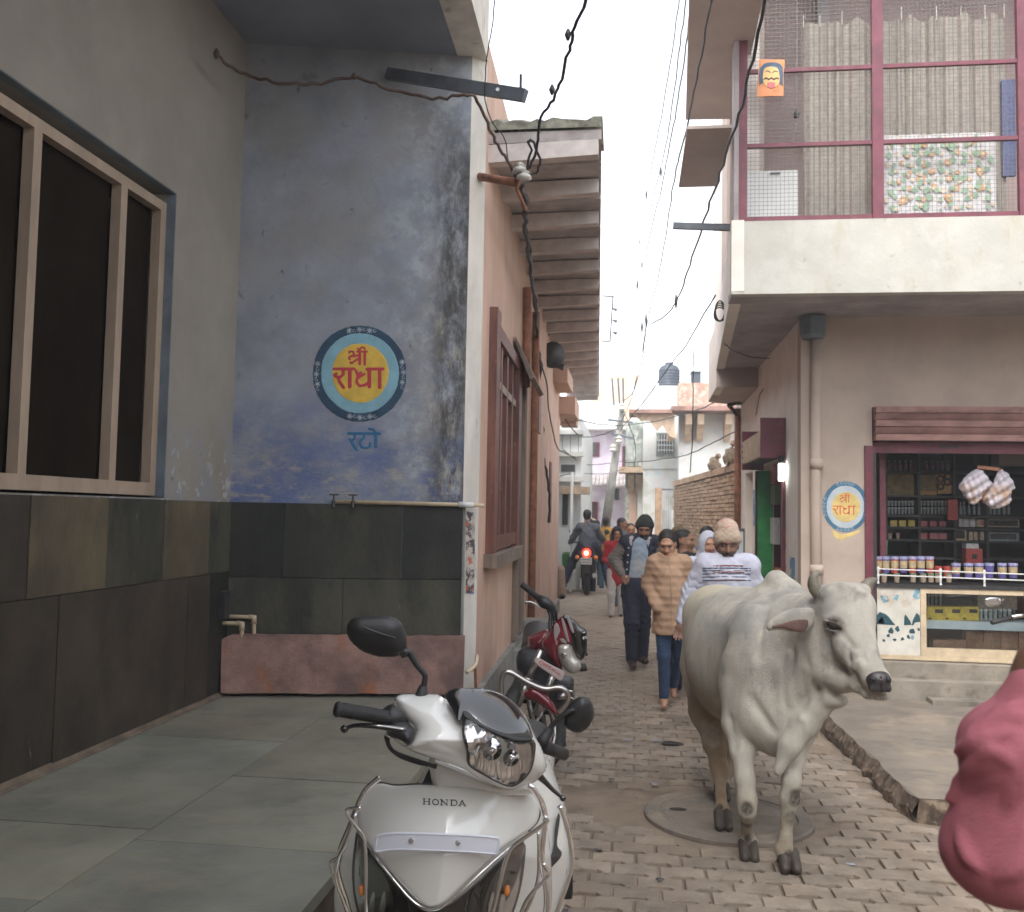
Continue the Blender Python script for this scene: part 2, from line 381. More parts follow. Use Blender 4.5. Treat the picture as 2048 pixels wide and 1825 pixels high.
# ================================================================ materials of the place
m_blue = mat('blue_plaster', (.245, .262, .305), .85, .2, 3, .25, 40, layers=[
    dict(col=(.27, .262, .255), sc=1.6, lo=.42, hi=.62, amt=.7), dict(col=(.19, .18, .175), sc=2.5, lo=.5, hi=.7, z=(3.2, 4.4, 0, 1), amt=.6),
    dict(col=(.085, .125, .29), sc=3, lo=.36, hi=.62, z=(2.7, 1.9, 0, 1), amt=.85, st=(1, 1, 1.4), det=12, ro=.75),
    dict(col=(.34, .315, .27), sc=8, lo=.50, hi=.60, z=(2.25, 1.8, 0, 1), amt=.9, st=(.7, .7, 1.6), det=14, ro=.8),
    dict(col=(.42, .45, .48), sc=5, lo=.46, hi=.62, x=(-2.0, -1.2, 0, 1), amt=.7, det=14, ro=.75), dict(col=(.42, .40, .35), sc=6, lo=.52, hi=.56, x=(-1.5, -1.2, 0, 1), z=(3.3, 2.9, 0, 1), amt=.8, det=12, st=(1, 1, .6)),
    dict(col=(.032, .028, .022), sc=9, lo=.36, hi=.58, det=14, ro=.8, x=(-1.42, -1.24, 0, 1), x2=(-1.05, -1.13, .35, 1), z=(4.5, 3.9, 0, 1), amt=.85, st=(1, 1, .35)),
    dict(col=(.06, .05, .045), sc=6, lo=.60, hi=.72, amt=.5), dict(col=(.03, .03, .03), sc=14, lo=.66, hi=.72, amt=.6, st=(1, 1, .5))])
m_greywall = mat('grey_plaster', (.245, .222, .19), .85, .1, 2, .18, 50, layers=[
    dict(col=(.20, .21, .24), sc=4, lo=.45, hi=.62, z=(2.5, 1.8, 0, 1), amt=.8), dict(col=(.40, .39, .37), sc=8, lo=.55, hi=.62, z=(2.2, 1.75, 0, 1), amt=.8),
    dict(col=(.05, .05, .06), sc=12, lo=.62, hi=.72, z=(2.4, 1.7, .1, 1), amt=.7)])
m_ceil = mat('ceiling_plaster', (.21, .23, .28), .9, .12, 1.5, .1)
m_edge = mat('limewashed_edge', (.62, .58, .52), .85, .16, 5, .25, 30, stretch=(1, 1, .3), layers=[dict(col=(.18, .15, .12), sc=9, lo=.56, hi=.75, st=(1, 1, .3), amt=.6)])
m_slate = [mat('slate_%d' % i, c, .6, .35, 3, .6, 18, rnd=.22, stretch=(1, 1, .6), layers=[dict(col=d, sc=3, lo=.45, hi=.66, amt=.75, st=(1, 1, .45)), dict(col=(.30, .29, .24), sc=20, lo=.68, hi=.74, amt=.4, st=(1, 1, .3))]) for i, (c, d) in enumerate([((.062, .050, .030), (.115, .092, .052)), ((.030, .031, .023), (.070, .064, .042)), ((.044, .033, .023), (.018, .015, .011)), ((.013, .0135, .011), (.032, .029, .021))])]
m_floor = [mat('slate_floor_%d' % i, c, .45, .22, 1.6, .35, 22, rnd=.14, layers=[dict(col=(.28, .25, .185), sc=1.8, lo=.46, hi=.66, amt=.6, st=(.6, 1.6, 1), dist=1), dict(col=(.13, .13, .11), sc=4, lo=.56, hi=.7, amt=.5), dict(col=(.26, .25, .22), sc=70, lo=.68, hi=.72, amt=.4)]) for i, c in enumerate([(.225, .222, .175), (.24, .232, .18), (.21, .212, .175)])]
m_mortar = mat('dusty_mortar', (.15, .115, .08), .95, .3, 10, .4, 40)
m_redstone = mat('red_sandstone', (.29, .17, .14), .8, .25, 6, .5, 50, layers=[dict(col=(.12, .075, .065), sc=2.5, lo=.45, hi=.62, amt=.7), dict(col=(.36, .12, .03), sc=2.2, lo=.54, hi=.66, st=(1.6, 1, .5), amt=.7), dict(col=(.45, .42, .4), sc=22, lo=.70, hi=.74, st=(1, 1, .5), amt=.6)])
m_paintwood = mat('painted_window_wood', (.33, .25, .185), .6, .15, 8, .15, 60, stretch=(1, 1, .3))
m_recess = mat('slate_blue_reveal', (.13, .16, .19), .8, .2, 5, .2)
m_darkscreen = mat('dark_window_screen', (.013, .009, .006), .9, .35, 2.5, .1, 200, spec=.05, stretch=(1, 1, .4))
m_peach = mat('peach_plaster', (.59, .40, .31), .85, .12, 3, .22, 40, stretch=(1, 1, .5), layers=[
    dict(col=(.62, .45, .38), sc=3, lo=.5, hi=.68, z=(1.7, .6, 0, 1), amt=.7), dict(col=(.52, .31, .24), sc=2.2, lo=.45, hi=.6, z=(2, .8, 0, 1), amt=.5),
    dict(col=(.22, .17, .14), sc=5, lo=.5, hi=.66, z=(1.8, .4, 0, 1), y=(8.5, 12, 0, 1), st=(1, 1, .22), amt=.8), dict(col=(.60, .50, .42), sc=7, lo=.55, hi=.62, z=(1.5, .3, 0, 1), y=(8, 11, 0, 1), st=(1, 1, .3), amt=.8), dict(col=(.3, .17, .12), sc=10, lo=.64, hi=.74, amt=.4, st=(1, 1, .25))])
m_plinth = mat('grey_cement', (.25, .245, .225), .85, .22, 5, .35, 40, layers=[dict(col=(.14, .11, .08), sc=3, lo=.5, hi=.65, z=(.3, 0, 0, 1))])
m_redwood = mat('red_brown_window_wood', (.15, .058, .042), .6, .35, 12, .25, 60, stretch=(1, 1, .2), layers=[dict(col=(.3, .2, .16), sc=16, lo=.6, hi=.7, amt=.6)])
m_oldwood = mat('weathered_grey_wood', (.19, .145, .115), .85, .35, 14, .4, 60, stretch=(1, 1, .12))
m_stonebeam = mat('eave_beam_stone', (.58, .52, .49), .85, .15, 6, .2, 40)
m_stoneslab = mat('eave_slab_stone', (.42, .38, .37), .9, .25, 3, .35, 30, layers=[dict(col=(.26, .21, .20), sc=4, lo=.5, hi=.66, amt=.6)])
m_moss = mat('mossy_stone_top', (.24, .235, .19), .95, .5, 12, .6, 30)
m_rust = mat('rusty_pipe', (.30, .13, .075), .85, .3, 12, .3)
m_dark = mat('dark_iron', (.028, .027, .028), .55, .3, 10, .15)
m_greyiron = mat('grey_painted_iron', (.10, .11, .13), .5, .2, 8, .15)
m_cream = mat('cream_plastic_pipe', (.55, .44, .30), .5, .18, 8, .1)
m_cable = mat('black_cable', (.022, .022, .026), .6, .2, 20, .05)
m_brcable = mat('brown_cable', (.09, .055, .04), .7, .2, 20, .05)
m_ceramic = mat('white_ceramic', (.6, .58, .52), .3, .15, 12, 0)
m_cream2 = mat('beige_plaster', (.45, .365, .305), .85, .10, 2.5, .2, 40, layers=[dict(col=(.66, .60, .54), sc=3, lo=.55, hi=.62, z=(1.6, .4, 0, 1), amt=.6), dict(col=(.3, .22, .16), sc=5, lo=.6, hi=.72, st=(1, 1, .4), amt=.45)])
m_parapet = mat('limewashed_parapet', (.46, .447, .40), .85, .08, 3, .3, 30, layers=[dict(col=(.38, .33, .23), sc=2.6, lo=.50, hi=.68, st=(1.6, 1, .4), amt=.6, det=12), dict(col=(.52, .51, .47), sc=3.6, lo=.5, hi=.6, amt=.5), dict(col=(.28, .24, .18), sc=13, lo=.64, hi=.7, amt=.5)])
m_side = mat('white_side_plaster', (.72, .66, .60), .85, .08, 3, .2, 30)
m_soffit = mat('grey_soffit', (.34, .30, .30), .9, .18, 3, .25, 30, layers=[dict(col=(.20, .18, .18), sc=2, lo=.5, hi=.65, amt=.5)])
m_hood = mat('sunshade_plaster', (.40, .33, .29), .9, .08, 3, .12)
m_maroon = mat('maroon_paint', (.14, .028, .045), .5, .2, 8, .1, layers=[dict(col=(.24, .10, .11), sc=9, lo=.55, hi=.72, amt=.4)])
m_shutter = mat('pink_brown_shutter', (.34, .19, .17), .5, .2, 6, .15, layers=[dict(col=(.12, .05, .05), sc=4, lo=.5, hi=.68, st=(1, 1, 3), amt=.6)])
m_lilacwall = mat('mauve_room_plaster', (.36, .27, .25), .9, .12, 2, .1)
m_wire = mat('galvanised_wire', (.18, .17, .16), .5, 0, 5, 0)
m_curt1 = mat('curtain_grey', (.36, .33, .28), .95, .12, 20, .2, 120); m_curt2 = mat('curtain_brown', (.24, .19, .165), .95, .15, 20, .2, 120); m_curt3 = mat('curtain_taupe', (.34, .29, .26), .95, .15, 20, .2, 120)
m_white = mat('white_paint', (.7, .7, .68), .5, .06, 5, .05)
m_yellow = mat('sign_yellow', (.62, .40, .06), .75, .15, 12, .1); m_ltblue = mat('sign_light_blue', (.20, .38, .46), .75, .12, 10, .1, layers=[dict(col=(.3, .32, .34), sc=20, lo=.64, hi=.7, amt=.5)])
m_navy = mat('sign_navy', (.02, .055, .10), .75, .25, 8, .1, layers=[dict(col=(.22, .24, .3), sc=18, lo=.66, hi=.72, amt=.5)]); m_red = mat('sign_red', (.42, .03, .045), .7, .15, 14, .05); m_blu2 = mat('sign_blue', (.02, .13, .26), .75, .2, 10, .05)
m_yellow2 = mat('faded_yellow', (.68, .52, .20), .8, .12, 12, .1, layers=[dict(col=(.58, .5, .42), sc=16, lo=.6, hi=.66)]); m_ltblue2 = mat('faded_pale_blue', (.48, .54, .58), .8, .08, 8, .1); m_navy2 = mat('faded_blue', (.06, .17, .27), .8, .15, 10, .1, layers=[dict(col=(.5, .45, .4), sc=22, lo=.66, hi=.7)]); m_orange = mat('sign_orange_red', (.6, .09, .04), .8, .15, 16, .05, layers=[dict(col=(.66, .5, .25), sc=30, lo=.6, hi=.66)])
m_black = mat('black_print', (.015, .015, .016), .6, 0, 5, 0)
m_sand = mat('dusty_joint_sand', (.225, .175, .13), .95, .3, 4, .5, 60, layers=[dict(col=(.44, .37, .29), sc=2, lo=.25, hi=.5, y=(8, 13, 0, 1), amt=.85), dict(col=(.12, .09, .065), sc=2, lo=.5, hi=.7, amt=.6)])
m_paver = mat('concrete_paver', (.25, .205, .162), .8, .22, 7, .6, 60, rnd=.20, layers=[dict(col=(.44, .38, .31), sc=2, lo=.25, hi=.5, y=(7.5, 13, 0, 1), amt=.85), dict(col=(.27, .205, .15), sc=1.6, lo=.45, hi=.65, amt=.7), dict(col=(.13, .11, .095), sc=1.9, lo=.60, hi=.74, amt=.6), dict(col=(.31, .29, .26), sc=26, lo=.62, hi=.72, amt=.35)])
m_apron = mat('worn_concrete', (.205, .172, .14), .9, .2, 2.5, .45, 40, layers=[dict(col=(.15, .135, .12), sc=1.8, lo=.5, hi=.66, st=(1, 2.5, 1), amt=.7), dict(col=(.33, .27, .2), sc=2.4, lo=.52, hi=.66, amt=.6), dict(col=(.06, .055, .05), sc=9, lo=.66, hi=.72, st=(.4, 1.6, 1), amt=.6)])
m_dirtedge = mat('crumbling_dark_edge', (.10, .07, .05), .98, .6, 14, 1, 35, layers=[dict(col=(.22, .17, .12), sc=16, lo=.52, hi=.62)])
m_step = mat('stone_step', (.26, .23, .19), .85, .25, 6, .4, 40, layers=[dict(col=(.13, .11, .09), sc=3, lo=.5, hi=.65)])
m_orn = mat('pale_stencil', (.34, .38, .42), .8, .25, 15, 0)
m_void = mat('dark_room', (.012, .010, .009), .9, .2, 3, 0)
# ================================================================ ground
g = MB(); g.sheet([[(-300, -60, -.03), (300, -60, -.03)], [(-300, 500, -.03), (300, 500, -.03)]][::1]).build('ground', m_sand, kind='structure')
for f_ in [bpy.data.objects['ground']]: pass
# ---- street of interlocking pavers
st = MB(); G = []
for j in range(70):
    y = .5+j*.6; G.append([(x, y, -.014+.004*noise.noise(Vector((x*2, y*2, 0)))) for x in np.linspace(-1.6, 4.5, 24)])
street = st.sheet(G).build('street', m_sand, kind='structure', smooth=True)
MHC = OZ(1456, 1632, 0)[:2]; MHR = .46
def paver_shape(L, D, g_=.006):
    a = .022; x = L/2-g_/2; y = D/2-g_/2; P = []
    P += [(-x+.00, -y), (-x*.62, -y), (-x*.38, -y+a), (x*.38, -y+a), (x*.62, -y), (x, -y)]
    P += [(x, y), (x*.62, y), (x*.38, y+a), (-x*.38, y+a), (-x*.62, y), (-x, y)]
    return P
PL, PD = .215, .137
def paver_mesh():
    P = paver_shape(PL, PD, .013); n = len(P); V = [(x, y, -.03) for x, y in P]+[(x, y, -.004) for x, y in P]+[(x*.97, y*.95, 0) for x, y in P]
    Fc = [(k*n+i, k*n+(i+1) % n, (k+1)*n+(i+1) % n, (k+1)*n+i) for k in (0, 1) for i in range(n)]+[tuple(2*n+i for i in range(n))]
    return V, Fc
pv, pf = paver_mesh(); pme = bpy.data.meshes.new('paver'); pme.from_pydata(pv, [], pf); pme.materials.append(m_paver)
rnd = random.Random(4); cells = []
row = 0; y = 2.2
CA = OZ(1654, 1429, .12)[:2]; CB = OZ(1833, 1597, .12)[:2]       # crumbling edge of the raised concrete
while y < 13.5:
    x = -1.15+(PL/2 if row % 2 else 0)+rnd.uniform(-.008, .008)
    while x < 4.2:
        edge = CB[0]+(y-CB[1])*(CA[0]-CB[0])/(CA[1]-CB[1]); ok = not (y > CB[1]-.03 and x > edge-.12)
        if math.hypot(x-MHC[0], y-MHC[1]) < MHR+.12 or x > .95+.18*y+.3: ok = False
        if (noise.noise(Vector((x*1.1+7, y*1.1, 3))) > .36 and math.hypot(x-MHC[0], y-MHC[1]) < 1.0) or (math.hypot((x-MHC[0]+.55)/.22, (y-MHC[1])/.25) < 1): ok = False
        if ok: cells.append((x, y))
        x += PL
    y += PD; row += 1
def vis(x, y):
    q = np.array((x, y, 0))-EY; d = q@fw; px, py = CX+q@rt/d*F, CY-q@up/d*F
    return d > .5 and 560 < px < 2060 and py < 1850 and not (px < 1000 and x < -.9)
cells.sort(key=lambda c: c[1]); near = [c for c in cells if vis(*c)][:298]; ns = set(near); rest = [c for c in cells if c not in ns]
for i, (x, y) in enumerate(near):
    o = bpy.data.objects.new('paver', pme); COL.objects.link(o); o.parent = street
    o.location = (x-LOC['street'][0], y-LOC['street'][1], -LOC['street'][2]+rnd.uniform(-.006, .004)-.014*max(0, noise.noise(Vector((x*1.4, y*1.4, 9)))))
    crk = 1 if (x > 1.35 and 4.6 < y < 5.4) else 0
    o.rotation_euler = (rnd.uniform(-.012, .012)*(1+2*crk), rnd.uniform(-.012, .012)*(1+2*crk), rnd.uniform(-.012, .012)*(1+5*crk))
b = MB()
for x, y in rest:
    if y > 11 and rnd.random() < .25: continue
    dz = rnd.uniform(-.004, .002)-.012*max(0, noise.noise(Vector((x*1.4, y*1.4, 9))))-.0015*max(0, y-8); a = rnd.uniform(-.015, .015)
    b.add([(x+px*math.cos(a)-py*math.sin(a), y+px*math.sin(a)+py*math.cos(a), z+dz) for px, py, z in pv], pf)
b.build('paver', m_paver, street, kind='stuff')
# ---- manhole
m_wet0 = mat('dirt_filled_slot', (.04, .03, .025), .9, .3, 20, .2)
mh = MB(); c = (MHC[0], MHC[1], -.012)
mh._lz(c, [(MHR, 0), (MHR, .018), (MHR-.012, .024), (MHR-.085, .024), (MHR-.09, .016), (.001, .017)], 56, 0)
mho = mh.build('manhole_cover', m_apron, smooth=False, origin=c); tag(mho, 'round concrete manhole cover in the brick paving beneath the white cow', 'manhole')
r2 = MB(); V = []
for k in range(49):
    a = 2*math.pi*k/48; V.append([(MHC[0]+math.cos(a)*r_, MHC[1]+math.sin(a)*r_, z_) for r_, z_ in ((MHR-.10, .0055), (MHR-.115, .010), (MHR-.13, .0055))])
r2.sheet(V).build('raised_ring', m_apron, mho); MB().prism([(MHC[0]-.27+math.cos(a)*.05, MHC[1]+.05+math.sin(a)*.03, .0056) for a in np.linspace(0, 6.28, 11)[:-1]], (0, 0, .0006)).build('lift_slot', m_wet0, mho)
# ---- sunken, sandy patches and litter
def flatbit(name, label, cat, px, py, w, h, m, z=.004, seed=1, group=None):
    c = OZ(px, py, z); rr = random.Random(seed); k = 11
    P = [(c[0]+math.cos(t)*w*rr.uniform(.6, 1), c[1]+math.sin(t)*h*rr.uniform(.6, 1), z+rr.uniform(0, .006)) for t in [2*math.pi*i/k for i in range(k)]]
    return tag(MB().prism(P, (0, 0, .0015)).build(name, m), label, cat, group)
m_foil = mat('silvery_plastic_litter', (.42, .44, .5), .25, .3, 30, .8, 40, metal=.3); m_wet = mat('wet_dark_patch', (.05, .045, .04), .25, .4, 8, .3)
flatbit('wet_patch', 'small dark wet patch on the pavers behind the cow, below the barefoot girl', 'puddle', 1345, 1488, .11, .07, m_wet, .003, 3)
flatbit('plastic_scrap', 'silvery plastic scrap lying beside the dark wet patch on the pavers', 'litter', 1312, 1482, .05, .02, m_foil, .006, 5)
flatbit('plastic_scrap', 'thin silver wrapper strip left of the wet patch on the pavers', 'litter', 1254, 1481, .04, .014, m_foil, .006, 6)
flatbit('plastic_scrap', 'pale wrapper on the pavers right of the scooter brake lever', 'litter', 1311, 1569, .035, .03, m_foil, .006, 7)
gr_ = MB(); rq = random.Random(11)
for k in range(520):
    x, y = rq.uniform(-.9, 2.6), 3.6+rq.random()**1.6*8
    if x > 1.05 and y > 5.0: continue
    s_ = rq.uniform(.003, .009); a = rq.uniform(0, 6); z = .001
    gr_.add([(x+math.cos(a+q_*2.1)*s_*rq.uniform(.6, 1.3), y+math.sin(a+q_*2.1)*s_*rq.uniform(.6, 1.3), z) for q_ in range(3)]+[(x, y, z+s_*.7)], [(0, 1, 3), (1, 2, 3), (2, 0, 3)], rq.randrange(3))
tag(gr_.build('loose_grit', [m_mortar, m_wet, m_apron]), 'loose grit and crumbs scattered over the brick paving', None, None, 'stuff')
for k, (px, py, lb_) in enumerate(((1222, 1560, 'crumpled dry leaf on the pavers right of the scooter mirror'), (1398, 1545, 'small pale paper scrap on the pavers left of the cow'), (1690, 1490, 'tiny white paper scrap between the cow and the crumbling edge'), (1195, 1700, 'brown leaf scrap on the pavers beside the scooter crash guard'), (1700, 1730, 'dry leaf scrap on the pavers right of the cow hoof'), (1240, 1420, 'faded wrapper lying on the lane beyond the scooter mirror'), (1320, 1760, 'small dried dung crumb at the bottom of the lane'))):
    flatbit('scrap', lb_, 'litter', px, py, .022+.006*(k % 3), .013+.004*(k % 2), [m_wet, m_foil, m_orn][k % 3], .004, 20+k)
# ---- raised concrete in front of the shop
ap = MB(); n = 22; top = []; lowe = []
for i in range(n+1):
    t = i/n; q = CA+(CB-CA)*t; w = .018*noise.noise(Vector((i*.9, 3, 1)))+.012*rnd.uniform(-1, 1); nn = np.array((-(CB-CA)[1], (CB-CA)[0])); nn /= -np.linalg.norm(nn)
    q = q+nn*w; top.append((q[0], q[1], .12+rnd.uniform(-.008, .004))); lowe.append((q[0]+nn[0]*(.02+rnd.uniform(0, .035)), q[1]+nn[1]*(.03+rnd.uniform(0, .02)), -.02))
A0 = (1.28, 8.9); C0 = (5.5, float(CB[1])+.02)
dirb = (CA-CB)/np.linalg.norm(CA-CB); far = CB+dirb*((8.9-CB[1])/dirb[1])
poly = [(far[0], far[1], .12)]+top+[(C0[0], C0[1]+.1, .12), (5.5, 8.9, .12)]
ap.add(poly, [tuple(range(len(poly)))][::1])
apo = ap.build('raised_pavement', m_apron, kind='structure')
pvm = apo.data
if pvm.polygons[0].normal.z < 0: pvm.flip_normals()
ed = MB(); T = [(far[0], far[1], .118)]+[(a, b_, c_-.002) for a, b_, c_ in top]; Lw = [(far[0]-.04, far[1], -.02)]+lowe; mid = []
for i, (a, b_) in enumerate(zip(T, Lw)):
    v = (np.array(a)+np.array(b_))/2; mid.append(v+np.array((-.02+rnd.uniform(-.02, .02), rnd.uniform(-.01, .01), rnd.uniform(-.02, .02))))
ed.sheet([T, mid, Lw]); fr = [T[-1], (C0[0], C0[1]+.1, .118)]; n = 14
ft = [tuple(np.array(fr[0])*(1-k/n)+np.array(fr[1])*k/n+np.array((0, 0, 0))) for k in range(n+1)]; fb = [(p[0]-.03, p[1]-.06-rnd.uniform(0, .04), -.02) for p in ft]; fb[0] = Lw[-1]
ed.sheet([ft, fb]); ed.build('crumbling_edge', m_dirtedge, apo)
# ================================================================ left building
LX = -2.62; A = np.array((LX, 5.88)); nN = np.array((.2, -.98, 0)); pN = np.array((LX, 5.88, 1))
PX0, PY0, PS = -1.03, 6.4, -.023
def PXat(Y): return PX0+PS*(Y-PY0)
pP = np.array((PX0, PY0, 1)); nP = np.array((1, -PS, 0)); nP = nP/np.linalg.norm(nP)
NB = OP(926, 1000, pN, nN)[:2]; PE = np.array((PXat(6.27), 6.27))
ZC = float(OP(700, 99, pN, nN)[2])
lb = thing('corner_building', 'shaded blue-grey plastered building with slate dado and a painted round emblem, on the left', 'building', (LX, 5.9, 0))
Y1 = float(OX(341, 700, LX)[1]); ZT = float(OX(341, 379, LX)[2]); ZS = 1.70
w = MB().wall((LX, -4), A, .40, ZC, .35, holes=[(4+1.2, Y1+4, ZS, ZT)]); w.build('side_wall', m_greywall, lb)
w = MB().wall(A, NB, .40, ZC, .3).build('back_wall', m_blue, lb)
w = MB().wall(NB, PE, -.02, ZC, .25); w.build('pier', m_edge, lb)
cl = MB(); pe = lambda Y: PXat(Y)
cl.hexa([(LX-.3, -4, ZC), (pe(-4)-.01, -4, ZC), (pe(6.2)-.01, 6.35, ZC), (LX-.3, 6.2, ZC), (LX-.3, -4, ZC+.2), (pe(-4)-.01, -4, ZC+.2), (pe(6.2)-.01, 6.35, ZC+.2), (LX-.3, 6.2, ZC+.2)]).build('ceiling', m_ceil, lb)
MB().wall((pe(-4)+.004, -4), (pe(PE[1])+.004, PE[1]), ZC-.004, 8.4, .2).build('upper_facade', m_edge, lb)
MB().box((LX-.4, -4.3, .0), (-.9, -4, 8)).build('rear_wall', m_greywall, lb)
# painted wood window with dark screens
fy = lambda px: float(OX(px, 700, LX-.06)[1])
wf = MB(); D0, D1 = LX-.11, LX-.055
zt, zb = ZT-.06, ZS+.015
def vb(y0, y1, z0, z1, M, d0=D0, d1=D1): M.box((d0, y0, z0), (d1, y1, z1))
vb(fy(309), Y1-.005, zb, zt, wf); vb(fy(227), fy(240), zb+.07, zt-.055, wf); vb(fy(45), fy(62), zb+.07, zt-.055, wf); vb(1.75, 1.81, zb+.07, zt-.055, wf)
vb(1.2, fy(309), zt-.055, zt, wf); vb(1.2, fy(309), zb, zb+.07, wf)
wo = wf.build('window_frame', m_paintwood, lb)
for i, (a, b_) in enumerate(((fy(240)+.004, fy(309)-.004), (fy(62)+.004, fy(227)-.004), (1.815, fy(45)-.004), (1.2, 1.745))):
    s_ = MB(); s_.box((D0-.03, a, zb+.07), (D0-.01, b_, zt-.055)); s_.build('window_screen', m_darkscreen, wo)
MB().box((LX-.34, 1.2, ZT-.058), (LX-.115, Y1, ZT-.05)).box((LX-.34, 1.2, ZS), (LX-.33, Y1, ZT-.06)).build('window_back', m_void, lb)
rv = MB().box((D1, 1.2, ZT-.006), (LX-.001, Y1-.004, ZT-.002)); rv.box((D1, Y1-.006, ZS+.01), (LX-.001, Y1-.002, ZT-.008)); rv.build('window_reveal', m_recess, lb)
# slate dado
def LY(px, py=1100): return float(OX(px, py, LX)[1])
ZM = 1.24
def slab_l(y0, y1, z0, z1, k):
    j = rnd.uniform(0, .006); MB().box((LX+.001, y0+.003, z0+.003), (LX+.018+j, y1-.003, z1-.003)).build('slate_slab', m_slate[k], lb)
tops = [1.0, 2.1, LY(48), LY(206), LY(320), LY(412), 5.86]; ks = [0, 2, 0, 1, 0, 1]
for i in range(6): slab_l(tops[i], tops[i+1], ZM, 1.695, ks[i])
bots = [1.0, 1.9, LY(106, 1300), LY(365, 1300), LY(410, 1300), 5.86]
for i, k in enumerate([2, 2, 2, 2, 3]): slab_l(bots[i], bots[i+1], .46, ZM, k)
dN = (NB-A)/np.linalg.norm(NB-A); LN = float(np.linalg.norm(NB-A))
def NS(px, py=1080): return float((OP(px, py, pN, nN)[:2]-A)@dN)
zr1 = float(OP(700, 1008, pN, nN)[2]); zr2 = float(OP(700, 1157, pN, nN)[2]); zr3 = float(OP(700, 1268, pN, nN)[2])
def slab_n(s0, s1, z0, z1, k, t=.02):
    n2 = np.array((dN[1], -dN[0])); P = [A+dN*(s0+.003), A+dN*(s1-.003)]; q = []
    for z in (z0+.003, z1-.003): q += [(*(P[0]+n2*t), z), (*(P[1]+n2*t), z), (*(P[1]+n2*.001), z), (*(P[0]+n2*.001), z)]
    return MB().hexa(q)
for a, b_, k in ((.0, NS(569), 3), (NS(569), NS(804), 1), (NS(804), LN, 3)): slab_n(a, b_, zr2, zr1, k).build('slate_slab', m_slate[k], lb)
for a, b_, k in ((.0, NS(690), 1), (NS(690), LN, 1)): slab_n(a, b_, .46, zr2, k).build('slate_slab', m_slate[k], lb)
# brackish mortar line along the platform
MB().hexa([(LX+.018, 1, .452), (LX+.06, 1, .452), (LX+.045, 5.85, .452), (LX+.018, 5.85, .452), (LX+.018, 1, .49), (LX+.03, 1, .462), (LX+.028, 5.85, .462), (LX+.018, 5.85, .48)]).build('mortar_fillet', m_mortar, lb)
# ---- painted emblem: ring, discs and lettering on the blue wall
npm = planemap(400, 600, 2.275, pN, nN)
def circ(cx, cy, rx, ry, n=40, w=0, s=1):
    q = random.Random(s); return [(cx+math.cos(2*math.pi*i/n)*rx*(1+q.uniform(-w, w)), cy+math.sin(2*math.pi*i/n)*ry*(1+q.uniform(-w, w))) for i in range(n)]
U1 = .0014
def paintlayer(name, m, mp, k, parent, **kw): return panel(name, m, mp, w0=lambda x, y: 0*x+.0012*k, t=.0011, r=.0005, px=kw.pop('px', U1), parent=parent, lay=5, smooth=False, **kw)
em = paintlayer('painted_emblem', m_navy, npm, 1, lb, outline=circ(727, 336, 215, 221, 40, .006), step=6, sharp=True)
em['label'] = 'dark blue ring with light blue and yellow discs and red Devanagari lettering'
paintlayer('light_blue_disc', m_ltblue, npm, 2, em, outline=circ(728, 335, 179, 184, 40, .008, 2), step=5, sharp=True)
paintlayer('yellow_disc', m_yellow, npm, 3, em, outline=circ(730, 334, 130, 136, 40, .01, 3), step=5, sharp=True)
def arc(cx, cy, rx, ry, a0, a1, n=7): return [(cx+rx*math.cos(R(a0+(a1-a0)*i/n)), cy+ry*math.sin(R(a0+(a1-a0)*i/n))) for i in range(n+1)]
radha = [([(610, 315), (702, 315)], 15), ([(760, 316), (834, 315)], 15), ([(652, 318), (653, 338)], 16), ([(653, 338), (640, 352), (616, 350), (612, 342), (622, 336)], 13), ([(628, 352), (636, 375), (654, 400)], 15), ([(682, 318), (682, 396)], 18),
         (arc(722, 327, 12, 9, 20, 200, 6), 11), ([(711, 324), (716, 342), (738, 344), (748, 338)], 13), ([(738, 344), (716, 356), (713, 376), (726, 392), (748, 390), (766, 378)], 14), ([(771, 318), (771, 396)], 18), ([(818, 318), (818, 398)], 18)]
shri = [([(678, 236), (700, 236)], 8), (arc(689, 247, 12, 12, -150, 120, 8), 10), ([(683, 258), (705, 256), (722, 252)], 11), ([(682, 258), (676, 266), (684, 272)], 9), ([(727, 233), (727, 292)], 14), ([(727, 266), (705, 278), (690, 290), (684, 284)], 10), ([(716, 236), (760, 236)], 10), ([(750, 236), (750, 294)], 13), (arc(740, 232, 14, 15, 180, 330, 7), 9), ([(716, 222), (728, 232)], 8)]
paintlayer('lettering', m_red, npm, 4, em, lines=radha+shri, step=2.4)
rato = [([(676, 609), (818, 609)], 14), ([(705, 612), (703, 632), (690, 640), (680, 634)], 12), ([(690, 642), (698, 662), (714, 682)], 14), ([(748, 612), (748, 626), (733, 638), (729, 655), (738, 672), (760, 674), (776, 664), (774, 652)], 12), ([(800, 612), (800, 668)], 15), ([(800, 606), (790, 590), (768, 586)], 10)]
paintlayer('painted_word', m_blu2, npm, 1, lb, lines=rato, step=2.4)
orn = []
for cx, cy, dx, dy in ((725, 136, 1, 0), (727, 536, 1, 0), (529, 338, 0, 1), (925, 330, 0, 1)):
    for k in (-46, 0, 46):
        X_, Y_ = cx+dx*k, cy+dy*k+(0 if dy else (abs(k)*.12*(1 if cy < 300 else -1))); X_ += 0 if dx else abs(k)*.12*(1 if cx < 700 else -1)
        for a in range(0, 180, 45): c_, s_ = math.cos(R(a))*13, math.sin(R(a))*13; orn.append(([(X_-c_, Y_-s_), (X_+c_, Y_+s_)], 3.4))
        orn += [(arc(X_+dx*23, Y_+dy*23, 7, 7, 0, 300, 6), 3)]
paintlayer('ornament', m_orn, npm, 2.2, em, lines=orn, step=2, kind='stuff')
